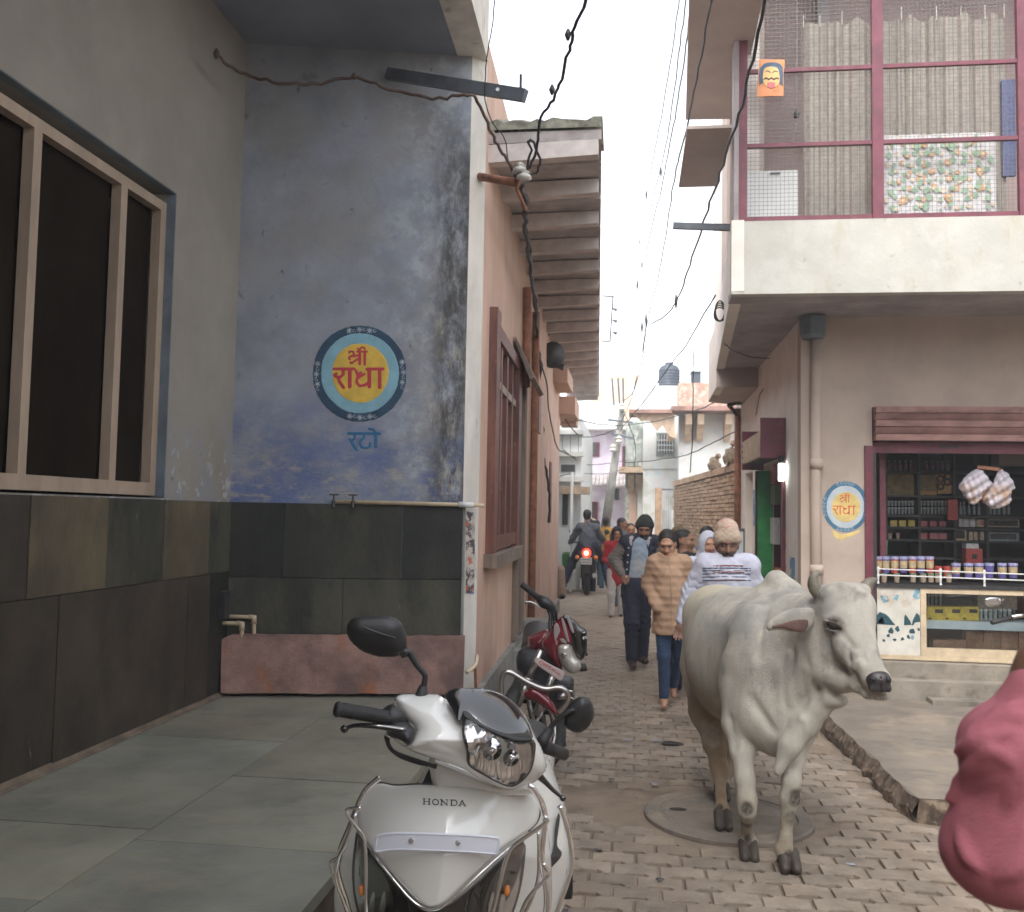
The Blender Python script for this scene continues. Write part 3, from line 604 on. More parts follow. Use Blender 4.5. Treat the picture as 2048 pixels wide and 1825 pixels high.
# ---- pipes, taps and the bracket on the left building
def P_n(px, py, off): q = OP(px, py, pN+nN*off, nN); return q
t = thing('water_pipe', 'cream plastic water pipe with two taps along the top of the slate dado', 'pipe', P_n(660, 1005, .03))
zp = zr1+.012; pa = A+dN*NS(664)+np.array((dN[1], -dN[0]))*.045; pb_ = A+dN*(LN)+np.array((dN[1], -dN[0]))*.045
MB().tube([(*pa, zp), (*pb_, zp-.005), (*(pb_+dN*.14), zp-.008)], .014, 10).build('pipe', m_cream, t, smooth=True)
MB().tube([(*(pb_-dN*.03), zp-.004), (*(pb_+dN*.07), zp-.006)], .02, 10).build('joint', m_white, t, smooth=True)
for s0 in (NS(668), NS(706)):
    q = A+dN*s0+np.array((dN[1], -dN[0]))*.05; n2 = np.array((dN[1], -dN[0]))
    tp = MB(); tp.tube([(*(q), zp), (*(q+n2*.05), zp), (*(q+n2*.065), zp-.04)], .011, 8); tp.tube([(*(q+n2*.03), zp), (*(q+n2*.03), zp+.045)], .006, 6); tp.bar((*(q+n2*.03-dN*.03), zp+.045), (*(q+n2*.03+dN*.03), zp+.045), .01)
    tp.build('tap', m_dark, t)
t = thing('elbow_pipes', 'two cream plastic elbow pipes coming out of the dark corner behind the red slab', 'pipe', P_n(480, 1262, .05))
for (yy, xe, o_) in ((1233, 508, .05), (1246, 484, .09)):
    a_ = P_n(437, yy, o_); b_ = P_n(xe, yy+2, o_); c_ = P_n(xe, 1290, o_)
    MB().tube([a_, b_+np.array((-.03*dN[0], -.03*dN[1], 0)), b_, b_+np.array((0, 0, -.03)), c_], .0135, 10).build('pipe', m_cream, t, smooth=True)
    MB().tube([b_+np.array((-.03*dN[0], -.03*dN[1], 0)), b_, b_+np.array((0, 0, -.04))], .019, 10).build('elbow', m_cream, t, smooth=True)
MB().box((LX+.02, 5.72, .95), (LX+.06, 5.80, 1.12)).build('valve', m_dark, t)
rs = MB(); q0 = A+dN*.0+np.array((dN[1], -dN[0]))*.10; q1 = A+dN*(LN+.03)+np.array((dN[1], -dN[0]))*.10; n = 26; zt3 = zr3+.0
T = []; B_ = []
for i in range(n+1):
    q = q0+(q1-q0)*i/n; T.append((q[0], q[1]-.0, zt3+rnd.uniform(-.004, .004)-(.03 if i == 0 else 0))); B_.append((q[0]+(.02 if i == 0 else 0), q[1]-.03, .475+rnd.uniform(-.004, .004)))
mm_ = [((np.array(a)+np.array(b_))/2+np.array((0, -.004, 0))) for a, b_ in zip(T, B_)]
off = np.array((-dN[1], dN[0], 0))*-.055*-1
rs.sheet([B_, mm_, T]); rs.sheet([T, [tuple(np.array(p)+off) for p in T]]); rs.sheet([[tuple(np.array(p)+off) for p in B_], B_]); rs.sheet([[T[0], tuple(np.array(T[0])+off)], [B_[0], tuple(np.array(B_[0])+off)]]); rs.sheet([[tuple(np.array(T[-1])+off), T[-1]], [tuple(np.array(B_[-1])+off), B_[-1]]])
rs.sheet([[tuple(np.array(p)+off) for p in T], [tuple(np.array(p)+off) for p in B_]])
tag(rs.build('stone_slab', m_redstone), 'long red sandstone slab leaning on edge against the slate dado at the platform end', 'stone slab')
t = MB(); a_ = OX(775, 147, 0) if False else P_n(776, 148, .04); b_ = Cd(1050, 192, 5.75); ch = t.bar(a_, b_, .045, .075)
bo = thing('steel_bracket', 'grey steel channel sticking out of the blue wall over the alley', 'bracket', a_)
t.build('channel', m_greyiron, bo); k_ = a_+(b_-a_)*.97; MB().tube([k_+np.array((0, 0, .0)), k_+np.array((.0, 0, .13))], .008, 8).tube([k_+np.array((0, 0, .03)), k_+np.array((0, 0, .045))], .014, 6).build('bolt', m_dark, bo)
MB().tube([a_+(b_-a_)*.82+np.array((.0, -.03, 0)), a_+(b_-a_)*.82+np.array((0, -.026, 0))], .012, 10).build('bolt_hole', m_white, bo)
t = thing('drain_spout', 'short cream drain spout with a dark down pipe at the foot of the pier', 'pipe', OP(940, 1370, pP, nP))
e_ = [OP(934, 1345, pP+nP*.03, nP), OP(944, 1338, pP+nP*.05, nP), OP(952, 1328, pP+nP*.05, nP), OP(954, 1312, pP+nP*.04, nP)]
MB().tube(e_, .013, 8, sub=3).build('pipe', m_cream, t, smooth=True); MB().bar(OP(950, 1335, pP+nP*.02, nP), OP(952, 1385, pP+nP*.02, nP), .018).build('down_pipe', m_rust, t)
m_poster = mat('torn_poster', (.45, .40, .36), .8, .25, 14, .3, layers=[dict(col=(.07, .06, .06), sc=16, lo=.5, hi=.56), dict(col=(.45, .12, .06), sc=12, lo=.6, hi=.64), dict(col=(.1, .14, .3), sc=15, lo=.62, hi=.66)])
cpt = [OP(x, y, (NB[0], NB[1], 1), (PE[1]-NB[1], -(PE[0]-NB[0]), 0)) for x, y in ((930, 1022), (948, 1026), (949, 1100), (947, 1188), (931, 1186), (932, 1110))]
e2 = np.array((PE[1]-NB[1], -(PE[0]-NB[0]), 0)); e2 /= np.linalg.norm(e2)
tag(MB().prism([p+e2*.003 for p in cpt], e2*.002).build('torn_poster', m_poster), 'faded torn poster pasted on the narrow pier beside the slate dado', 'poster')
MB().tube([(*(NB+np.array((.012, -.012))), .5), (*(NB+np.array((.012, -.012))), zr1)], .012, 6).build('edge_bead', m_plinth, lb)
# ---- raised stone platform
pl = thing('stone_platform', 'raised platform of large greenish slate slabs below the blue wall', 'platform', (-1.8, 4, 0))
MB().box((LX, -1, -.03), (-1.0, 6.3, .405)).build('base', m_mortar, pl)
xe = -.985; xm = float(OZ(560, 1640, .45)[0])
def pslab(x0, x1, y0, y1, k): j = rnd.uniform(-.0015, .0015); MB().box((x0+.0025, y0+.0025, .405), (x1-.0025, y1-.0025, .449+j)).build('slate_slab', m_floor[k], pl)
ys_ = [float(OZ(400, yy, .45)[1]) for yy in (1825, 1665, 1545, 1475, 1428)]; ys_ = [1.2, 2.2]+ys_+[6.2]
xm = float(OZ(452, 1560, .45)[0])
for i in range(len(ys_)-1): pslab(LX+.02, xm, ys_[i], ys_[i+1], (i*2) % 3)
yr = [1.2, 2.3, float(OZ(600, 1700, .45)[1]), float(OZ(620, 1560, .45)[1]), float(OZ(700, 1440, .45)[1]), 6.2]
for i in range(len(yr)-1): pslab(xm, xe+.02, yr[i], yr[i+1], (i+1) % 3)
# unseen houses added behind and right of the viewer to shade the left wall
oh = thing('added_rear_house', 'plain plastered house added behind the viewer, blocking low sky light', 'building', (0, -7, 0)); MB().wall((9, -7), (-4, -7), 0, 5.2, .3, holes=[(2, 3.2, 1, 2.6), (5, 6.2, 0, 2.4), (8.5, 9.8, 1.2, 2.5)]).build('wall', m_cream2, oh); MB().box((-4, -7.6, 0), (9, -7.5, 5.2)).build('inner_wall', m_void, oh)
oh = thing('added_side_house', 'plain plastered house added out of view on the right, blocking low sky light', 'building', (6, 0, 0)); MB().wall((6.2, 7.4), (6.2, -7), 0, 4.6, .3, holes=[(2, 3.4, 0, 2.3), (6, 7.2, 1, 2.4), (10, 11.2, 1, 2.4)]).build('wall', m_parapet, oh); MB().box((6.7, -7, 0), (6.8, 7.4, 4.6)).build('inner_wall', m_void, oh)
# ================================================================ peach building
pb = thing('peach_building', 'peach plastered house with a stone-beamed eave along the alley', 'building', (-1.3, 10, 0))
YE = 16.3
def PYx(px, py=900): return float(OP(px, py, pP, nP)[1])
def PZ(px, py): return float(OP(px, py, pP, nP)[2])
wy0, wy1 = PYx(979), PYx(1026); wz0, wz1 = PZ(976, 1092), PZ(976, 642); dy0, dy1 = PYx(1031), PYx(1041)
L0 = float(PE[1])+.002; sl = math.hypot(1, PS)
w = MB().wall((PXat(L0), L0), (PXat(YE), YE), -.02, 4.95, .35, holes=[((wy0-L0)*sl, (wy1-L0)*sl, wz0, wz1), ((dy0-L0)*sl, (dy1-L0)*sl, .5, 3.0)]).build('wall', m_peach, pb)
MB().box((-4.5, YE-.01, -.02), (PXat(YE)-.35, YE+.3, 4.9)).build('end_wall', m_peach, pb)
MB().box((-4.5, L0+.1, 4.90), (PXat(YE)-.01, YE, 4.98)).build('roof', m_plinth, pb)
pz = .47; q = lambda Y, e, z: (PXat(Y)+e, Y, z)
MB().hexa([q(L0-.05, .0, -.02), q(L0-.05, .06, -.02), q(9.7, .06, -.02), q(9.7, .0, -.02), q(L0-.05, .0, pz), q(L0-.05, .045, pz), q(9.7, .045, pz), q(9.7, .0, pz)]).build('plinth', m_plinth, pb)
MB().hexa([q(9.75, 0, -.02), q(9.75, .05, -.02), q(YE, .05, -.02), q(YE, 0, -.02), q(9.75, 0, .2), q(9.75, .04, .2), q(YE, .04, .2), q(YE, 0, .2)]).build('plinth', m_plinth, pb)
def pbox(y0, y1, e0, e1, z0, z1, M=None): M = M or MB(); return M.hexa([q(y0, e0, z0), q(y0, e1, z0), q(y1, e1, z0), q(y1, e0, z0), q(y0, e0, z1), q(y0, e1, z1), q(y1, e1, z1), q(y1, e0, z1)])
wd = MB(); fwid = (wy1-wy0)*.085
pbox(wy0-fwid, wy0+fwid*.6, -.1, .06, wz0-.05, wz1+.12, wd); pbox(wy1-fwid*.6, wy1+fwid, -.1, .06, wz0-.05, wz1+.06, wd); pbox(wy0+fwid*.6, wy1-fwid*.6, -.1, .05, wz1-.07, wz1+.04, wd); pbox(wy0+fwid*.6, wy1-fwid*.6, -.1, .05, wz0-.03, wz0+.07, wd)
wo = wd.build('window_frame', m_redwood, pb)
pbox(wy0-fwid*1.6, wy1+fwid*1.2, .0, .11, wz0-.15, wz0-.052).build('window_sill', m_oldwood, pb)
zq = PZ(990, 765); pbox(wy0+fwid*.6, wy1-fwid*.6, -.03, .03, zq-.04, zq+.02).build('transom', m_paintwood, wo)
for k in (1, 2, 3): yk = wy0+(wy1-wy0)*(k*.25+.02); pbox(yk-.05, yk+.05, -.06, .03, wz0+.07, wz1-.07).build('bar', m_redwood, wo)
pbox(wy0, wy1, -.12, -.10, wz0, wz1).build('pane', m_oldwood, wo)
for k in range(4): yk = dy0+(dy1-dy0)*k/4; pbox(yk+.01, yk+(dy1-dy0)/4-.01, -.10, -.04, .5, 2.72).build('door_board', m_oldwood, pb)
pbox(dy0-.1, dy0+.05, -.1, .05, .5, 2.95).build('door_frame', m_oldwood, pb); pbox(dy1-.03, dy1+.12, -.1, .05, .5, 2.95).build('door_frame', m_oldwood, pb)
pbox(dy0, dy1, -.09, -.05, 2.75, 3.0).build('door_lintel', m_paintwood, pb)
hd = MB(); hd.hexa([q(dy0-.4, .02, 3.2), q(dy0-.4, .16, 2.85), q(dy1+.3, .16, 2.85), q(dy1+.3, .02, 3.2), q(dy0-.4, .02, 3.25), q(dy0-.4, .20, 2.87), q(dy1+.3, .20, 2.87), q(dy1+.3, .02, 3.25)]); hd.build('wooden_hood', m_oldwood, pb)
pbox(dy0-.3, dy1+.4, 0, .35, -.02, .42).build('door_step', m_plinth, pb); pbox(dy1+.4, dy1+.8, 0, .3, -.02, .55).build('door_step', m_plinth, pb)
for px_, z0, z1, nm in ((1060, .3, 3.9, 'rusty_pipe'), (1040.5, 2.9, 3.9, 'rusty_pipe')):
    yk = PYx(px_); MB().tube([q(yk, .045, z0), q(yk, .045, z1)], .04, 8).build(nm, m_rust, pb, smooth=True)
for px_, y0_, y1_ in ((1075, 776, 865), (1100, 925, 1045)):
    yk = PYx(px_); pbox(yk-.12, yk+.25, 0, .02, PZ(px_, y1_), PZ(px_, y0_)).build('shutter', m_redwood, pb)
# eave: stone beams with slabs laid over them
def eo(Y): return -.235-.035*(Y-6.5)
ez = lambda Y, t: 4.14+.0*Y+(.03 if t else 0)
ybs = [6.47+.775*k for k in range(0, 19)]
for i, Yb in enumerate(ybs):
    a_, b_ = (PXat(Yb)-.05, Yb, 4.13), (eo(Yb)-.02, Yb, 4.17)
    m_ = MB(); m_.hexa([(a_[0], Yb-.05, a_[2]), (b_[0], Yb-.05, b_[2]), (b_[0], Yb+.05, b_[2]), (a_[0], Yb+.05, a_[2]), (a_[0], Yb-.05, a_[2]+.13), (b_[0], Yb-.05, b_[2]+.11), (b_[0], Yb+.05, b_[2]+.11), (a_[0], Yb+.05, a_[2]+.13)]); m_.build('eave_beam', m_stonebeam, pb)
    Y0_, Y1_ = Yb-.36, Yb+.40; j = rnd.uniform(0, .012)
    if i == 0: Y0_ = 6.42
    z0 = 4.275+j; m_ = MB(); m_.hexa([(PXat(Y0_)-.05, Y0_, z0-.01), (eo(Y0_), Y0_, z0), (eo(Y1_), Y1_, z0+.02), (PXat(Y1_)-.05, Y1_, z0+.01), (PXat(Y0_)-.05, Y0_, z0+.07), (eo(Y0_), Y0_, z0+.07), (eo(Y1_), Y1_, z0+.09), (PXat(Y1_)-.05, Y1_, z0+.08)]); m_.build('eave_slab', m_stoneslab, pb)
es = MB(); T = []; 
for i in range(15):
    t_ = i/14; x = PXat(6.4)+(eo(6.4)-PXat(6.4))*t_; T.append([(x, 6.40, 4.36), (x, 6.39, 4.40+.035*rnd.random()), (x, 6.55, 4.46+.04*rnd.random()), (x, 7.0, 4.42)])
es.sheet(T).build('mossy_edge', m_moss, pb)
for (x0, y0, x1, y1, e0) in ((1090, 735, 1135, 765, 14.2), (1098, 793, 1150, 828, 16.0)):
    z0, z1 = float(OY(x0, y1, e0)[2]), float(OY(x0, y0, e0)[2]); xo = float(OY(x1, y1, e0)[0])
    MB().box((PXat(e0)-.05, e0, z0), (xo, e0+1.3, z1)).build('window_hood', m_peach, pb)
t = thing('loudspeaker', 'black round loudspeaker hung under the stone eave of the peach house', 'speaker', OY(1100, 705, 12.9))
s_ = MB(); c_ = OY(1098, 708, 12.9); s_.tube([c_+np.array((-.13, .12, .02)), c_+np.array((-.05, .02, 0)), c_+np.array((.06, -.08, -.03)), c_+np.array((.1, -.12, -.04))], [.08, .14, .19, .17], 14).build('horn', m_dark, t, smooth=True)
MB().bar(c_+np.array((-.2, .1, .1)), c_+np.array((0, 0, .3)), .04).build('bracket', m_greyiron, t); MB().tube([OY(1112, 732, 13.1), OY(1128, 735, 13.1)], [.03, .05], 8).build('lamp_head', m_dark, t)
# ================================================================ right building with balcony and corner shop
rb = thing('balcony_building', 'pale two-storey corner house with a wire-mesh balcony over open shops, on the right', 'building', (2, 8.8, 0))
SX, SY = 1.54, 8.78
def RB(name, lo, hi, m, parent=rb): return MB().box(lo, hi).build(name, m, parent)
oxl = float(OY(1745, 1000, SY)[0]); ozt = float(OY(1760, 815, SY)[2])
MB().wall((SX, SY), (7, SY), -.02, 3.5, .22, holes=[(oxl-SX, 3.75-SX, .42, ozt)]).build('shop_front_wall', m_cream2, rb)
ay0, ay1 = 9.68, 11.78
MB().wall((SX, 13.9), (SX, SY+.225), -.02, 3.52, .22, holes=[(13.9-ay1, 13.9-ay0, .55, 2.28), (13.9-13.0, 13.9-12.25, .1, 2.25)]).build('alley_wall', m_side, rb)
RB('recess_back', (SX+.1, 12.25, .1), (SX+.12, 13.0, 2.25), m_cream2)
MB().box((SX, 13.88, -.02), (6, 14.1, 3.5)).build('end_wall', m_cream2, rb)
# dark interior shell of the shops
MB().wall((SX+.2, 12.2), (7, 12.2), 0, 3.4, .1).wall((7, 12), (7, 8.9), 0, 3.4, .1).build('inner_wall', m_void, rb)
RB('inner_ceiling', (SX+.2, SY+.2, 3.0), (7, 12.2, 3.05), m_void); RB('inner_floor', (SX+.2, SY+.2, .38), (7, 12.2, .42), m_void)
RB('partition', (SX+.75, 9.05, .42), (SX+.8, 12.1, 3.0), m_maroon)
# overhanging slab and parapet
BX = .79; BY = 7.66
MB().add([(BX, BY, 3.50), (7, BY, 3.50), (7, SY, 3.50), (SX, SY, 3.50), (SX, 11.75, 3.50), (1.03, 11.75, 3.50)], [(0, 5, 4, 3, 2, 1)]).build('soffit', m_soffit, rb)
RB('front_beam', (BX+.01, BY+.1, 3.46), (7, BY+.36, 3.52), m_soffit)
MB().hexa([(1.03, 11.75, 3.26), (SX, 11.75, 3.26), (SX, 13.6, 3.25), (1.05, 13.2, 3.25), (1.03, 11.75, 3.56), (SX, 11.75, 3.56), (SX, 13.6, 3.56), (1.05, 13.2, 3.56)]).build('overhang_beam', m_hood, rb)
pp = MB().wall((BX, BY), (7, BY), 3.46, 4.06, .11); pp.build('parapet', m_parapet, rb)
sp = MB().wall((1.03, 11.75), (BX-.001, BY+.0), 3.485, 4.07, .1); sp.wall((1.05, 13.2), (1.028, 11.76), 3.255, 4.07, .1); sp.build('side_parapet', m_side, rb)
RB('balcony_floor', (1.1, BY+.1, 3.56), (7, 13, 3.60), m_soffit)
for y0, y1, mm in ((8.15, 8.40, m_hood), (9.25, 9.55, m_hood), (10.3, 10.7, m_hood)):
    RB('pilaster', (BX+.06+(y0-7.7)*.055, y0, 4.05), (BX+.3+(y0-7.7)*.055, y1, 8), mm)
MB().wall((1.12, 13.2), (.93, 7.95), 4.05, 8.2, .12).build('upper_side_wall', m_side, rb)
MB().box((.42, 7.55, 4.80), (.78, 8.92, 4.825)).build('sunshade', m_hood, rb); MB().hexa([(.38, 6.6, 5.6), (.95, 6.6, 5.6), (1.0, 9.26, 5.6), (.50, 9.24, 5.6), (.38, 6.6, 5.7), (.95, 6.6, 5.7), (1.0, 9.26, 5.7), (.50, 9.24, 5.7)]).build('sunshade', m_hood, rb)
RB('corner_post', (BX+.02, BY+.04, 4.06), (BX+.10, BY+.2, 8.2), m_soffit)
RB('balcony_back_wall', (1.0, 9.3, 3.6), (7, 9.42, 8.2), m_lilacwall); RB('balcony_roof', (.8, 7.6, 7.52), (7, 9.3, 7.65), m_soffit); RB('upper_wall', (.82, 7.66, 7.65), (7, 7.8, 8.6), m_cream2)
RB('flue', (1.75, 9.1, 5.2), (1.86, 9.3, 7.5), m_soffit)
# mesh-filled steel frame
fr = thing('balcony_grille', 'maroon steel frame filled with wire mesh above the white parapet', 'grille', (BX, BY+.05, 4.06))
YF = BY+.06; zz = lambda py, px=1750: float(OY(px, py, YF)[2]); xx = lambda px, py=300: float(OY(px, py, YF)[0])
zb0 = 4.062; ztp = 7.5
for px0, px1 in ((1477, 1494), (1744, 1766), (2036, 2058)):
    MB().box((xx(px0, 300), YF-.02, zb0), (xx(px1, 300), YF+.03, ztp)).build('post', m_maroon, fr)
MB().box((xx(2058)+.9, YF-.02, zb0), (xx(2058)+.97, YF+.03, ztp)).build('post', m_maroon, fr)
zr = [zb0, zz(289), zz(138), zz(-20), ztp-.05]
for k, z in enumerate(zr):
    h_ = .05 if k in (0, 4) else .032
    for a_, b_ in ((xx(1494)+.002, xx(1744)-.002), (xx(1766)+.002, xx(2036)-.002), (xx(2058)+.002, xx(2058)+.898)):
        if a_ < 7: MB().box((a_, YF-.012, z), (b_, YF+.02, z+h_)).build('rail', m_maroon, fr)
wm = MB(); s_ = .034; x = xx(1494)
while x < 3.9: wm.bar((x, YF+.028, zb0+.03), (x, YF+.028, ztp), .0026, .0026, (0, 1, 0)); x += s_
z = zb0+.05
while z < ztp: wm.bar((xx(1494), YF+.0245, z), (3.9, YF+.0245, z), .0026); z += s_
wm.build('wire_mesh', m_wire, fr, kind='stuff')
# curtain on a line
def curtain(name, label, cat, px0, px1, pyt, pyb, Y, mats, bands, fold=.03, nn=90, grp=None, sag=True):
    x0, x1 = float(OY(px0, 200, Y)[0]), float(OY(px1, 200, Y)[0]); zt_, zb_ = float(OY(px0, pyt, Y)[2]), float(OY(px0, pyb, Y)[2])
    G = []; rr = random.Random(len(name))
    for j in range(13):
        row = []
        for i in range(nn+1):
            u = i/nn; v = j/12; ph = u*math.pi*2*7+3.2*math.sin(u*11)+1.4*math.sin(u*37+v*.6)+.5*v*math.sin(u*31)
            top = -.045*abs(math.sin(u*math.pi*7.5))**.7 if sag else 0
            row.append((x0+(x1-x0)*u, Y+fold*math.sin(ph)*(.6+.4*v), zb_+(zt_+top-zb_)*v))
        G.append(row)
    m_ = MB(); m_.sheet(G); o = m_.build(name, mats, smooth=True)
    for p_ in o.data.polygons:
        u = (p_.center.x+o.location.x-x0)/(x1-x0); p_.material_index = bands(u)
    return tag(o, label, cat, grp)
def band(u): q = (u*13.0) % 1; return 1 if q < .16 or .62 < q < .70 else (2 if .3 < q < .45 else 0)
cu = curtain('striped_curtain', 'grey and brown striped curtain hanging from a line behind the balcony mesh', 'curtain', 1606, 2012, 42, 432, YF+.32, [m_curt1, m_curt2, m_curt3], band, .035, 180)
t = thing('curtain_line', 'thin washing line with hooks holding up the striped curtain', 'line', OY(1500, 100, YF+.32))
ln = [OY(px, py, YF+.30) for px, py in ((1497, 42), (1606, 34), (1745, 24), (1870, 14), (2010, 8))]
MB().tube(ln, .003, 5).build('wire', m_wire, t)
for px, py in ((1607, 30), (1640, 28), (1684, 22), (1750, 16), (1803, 14), (1873, 12), (1922, 12), (1970, 10), (2008, 8)):
    a_ = OY(px, py+5, YF+.30); MB().tube([a_+np.array((0, 0, .02)), a_, a_+np.array((0, .0, -.10))], .004, 5).build('hook', m_ceramic, t)
m_floral = mat('floral_ground_cloth', (.62, .60, .60), .9, .12, 30, .1); m_for = mat('floral_orange', (.60, .35, .18), .9, .2, 30, 0); m_fgr = mat('floral_green', (.30, .42, .30), .9, .2, 30, 0); m_fye = mat('floral_cream', (.66, .55, .42), .9, .1, 30, 0)
fl = curtain('floral_cloth', 'white cloth printed with orange flowers and green leaves hung low behind the mesh', 'cloth', 1764, 1990, 272, 428, YF+.14, [m_floral], lambda u: 0, .008, 60, sag=False)
fm = mat('flower_print', (.62, .60, .58), .9, .1, 20, 0)
x0f, x1f = float(OY(1764, 350, YF+.14)[0]), float(OY(1990, 350, YF+.14)[0]); z0f, z1f = float(OY(1764, 428, YF+.14)[2]), float(OY(1764, 272, YF+.14)[2])
fp = MB(); rr = random.Random(2)
for r_ in range(9):
    for c_ in range(19):
        x = x0f+.03+c_*(x1f-x0f-.05)/18+(.02 if r_ % 2 else 0); z = z0f+.04+r_*(z1f-z0f-.06)/8
        k = (c_+r_*2) % 4; mi_ = (0, 1, 2, 1)[k]; rad = (.046, .036, .028, .038)[k]*rr.uniform(.5, 1.15); x += rr.uniform(-.02, .02); z += rr.uniform(-.02, .02)
        n_ = 7; ph = rr.random()*6
        if x+rad > x1f or x-rad < x0f or z-rad < z0f or z+rad > z1f: continue
        yb = YF+.14-.010-.0012*k-.0002*r_-.00002*c_
        pts_ = [(x+math.cos(2*math.pi*i/n_+ph)*rad*rr.uniform(.35, 1.15), yb, z+math.sin(2*math.pi*i/n_+ph)*rad*rr.uniform(.35, 1.15)) for i in range(n_)]
        fp.add(pts_, [tuple(range(n_))], mi_)
        if k in (0, 2): fp.add([(x+math.cos(2*math.pi*i/5)*rad*.35, yb-.0012, z+math.sin(2*math.pi*i/5)*rad*.35) for i in range(5)], [tuple(range(5))], 2)
fp.build('flower_print', [m_for, m_fgr, m_fye], fl, kind='stuff')
fz = thing('white_cooler', 'white fridge-like metal box standing in the lower left corner of the balcony', 'cabinet', OY(1545, 430, YF+.25))
x0, x1 = xx(1500), float(OY(1596, 400, YF+.2)[0]); zt_ = float(OY(1545, 342, YF+.2)[2]); RB('body', (x0, YF+.2, 4.0), (x1, YF+.62, zt_), m_white, fz); RB('handle', ((x0+x1)/2-.02, YF+.185, zt_-.03), ((x0+x1)/2+.06, YF+.198, zt_-.018), m_greyiron, fz)
t = thing('hanging_lamp_holder', 'small dark bulb holder hanging on a cord beside the curtain', 'lamp holder', OY(1590, 240, YF+.2))
a_ = OY(1594, 0, YF+.2); b_ = OY(1592, 222, YF+.2); c_ = OY(1583, 340, YF+.2); MB().tube([a_, b_], .004, 5).tube([b_+np.array((0, 0, -.05)), c_], .003, 5).build('cord', m_wire, t); MB().lathe(b_+np.array((0, 0, -.06)), [(.02, 0), (.028, .02), (.022, .04), (.008, .06)], 10).build('holder', m_dark, t)
bc = MB().box((float(OY(2006, 300, YF+.3)[0]), YF+.3, float(OY(2010, 352, YF+.3)[2])), (float(OY(2032, 300, YF+.3)[0]), YF+.34, float(OY(2010, 160, YF+.3)[2]))); m_bluec = mat('blue_check_cloth', (.13, .15, .28), .9, .2, 40, .2)
tag(bc.build('blue_cloth', m_bluec), 'dark blue checked cloth hanging at the right end of the balcony', 'cloth')
# folk-mask poster on the mesh
po = planemap(1480, 90, 11.375, (0, YF-.022, 5), (0, -1, 0)); UP = 1/11.375*YF/F
m_po = mat('poster_orange', (.62, .25, .11), .7, .15, 12, 0); m_pt = mat('poster_tan', (.66, .42, .18), .7, .1, 12, 0); m_pn = mat('poster_navy', (.06, .10, .15), .7, .2, 12, 0); m_pr = mat('poster_rose', (.55, .16, .16), .7, .1, 12, 0)
pst = panel('mask_poster', m_po, po, [(430, 320), (1020, 330), (990, 1180), (365, 1185)], t=.0015, r=.0005, w0=lambda x, y: 0*x, px=UP, step=24, sharp=True, smooth=False, lay=5)
tag(pst, 'orange paper poster of a moustached folk mask with a red tongue, on the mesh', 'poster')
def pl_(n, m, k, **kw): return panel(n, m, po, t=.0008, r=.0003, w0=lambda x, y: 0*x+.0017+.0012*k, px=UP, parent=pst, smooth=False, lay=5, **kw)
pl_('hair', m_pn, 1, outline=[(440, 960), (430, 600), (500, 480), (600, 410), (830, 405), (950, 480), (985, 620), (970, 950), (900, 900), (500, 880)], step=14)
pl_('face', m_pt, 2, outline=[(530, 600), (600, 520), (720, 500), (840, 530), (890, 640), (900, 840), (820, 960), (600, 960), (520, 820)], step=12)
pl_('marking', m_black, 3, lines=[([(590, 610), (640, 600), (690, 640)], 22), ([(740, 640), (790, 600), (850, 620)], 22), ([(550, 790), (600, 760), (650, 800), (710, 760), (770, 800), (820, 760), (870, 780)], 34)], step=9)
pl_('tongue', m_pr, 3, outline=[(620, 870), (700, 850), (790, 870), (790, 960), (700, 1000), (620, 950)], step=10)
# steel section sticking out beside the parapet
t = MB(); a_ = OY(1346, 452, 8.2); b_ = OY(1466, 456, 8.2); tag(t.bar(a_, b_, .04, .055).build('steel_section', m_greyiron), 'grey steel section jutting over the alley from the left end of the white parapet', 'bracket')
# rainwater pipe at the corner
t = thing('rainwater_pipe', 'beige rainwater pipe running down the corner of the shop front', 'pipe', (SX+.18, SY-.06, .1))
xp = float(OY(1633, 900, SY-.06)[0]); MB().tube([(xp, SY-.06, .12), (xp-.01, SY-.06, 1.9), (xp, SY-.06, 3.3)], .048, 14).build('pipe', m_cream2, t, smooth=True)
for z in (1.15, 2.1): MB().tube([(xp, SY-.06, z), (xp, SY-.06, z+.09)], .058, 14).build('collar', m_cream2, t, smooth=True)
MB().tube([(xp-.07, SY-.02, .93), (xp-.06, SY-.12, .93), (xp+.06, SY-.12, .93), (xp+.07, SY-.02, .93)], .009, 6).build('clamp', m_dark, t)
MB().lathe((xp-.04, SY-.10, 3.28), [(.09, 0), (.11, .03), (.12, .2)], 10).build('outlet', m_recess, t)
RB('pilaster', (SX-.015, SY-.03, .1), (SX+.1, SY, 3.48), m_cream2)
# steps of the shop
RB('step', (oxl-.1, SY-.32, .1), (5.2, SY-.001, .28), m_step); RB('step', (oxl-.02, SY-.14, .28), (5.2, SY-.002, .41), m_step); RB('step', (oxl+.35, SY-.5, .09), (5.2, SY-.33, .16), m_step)
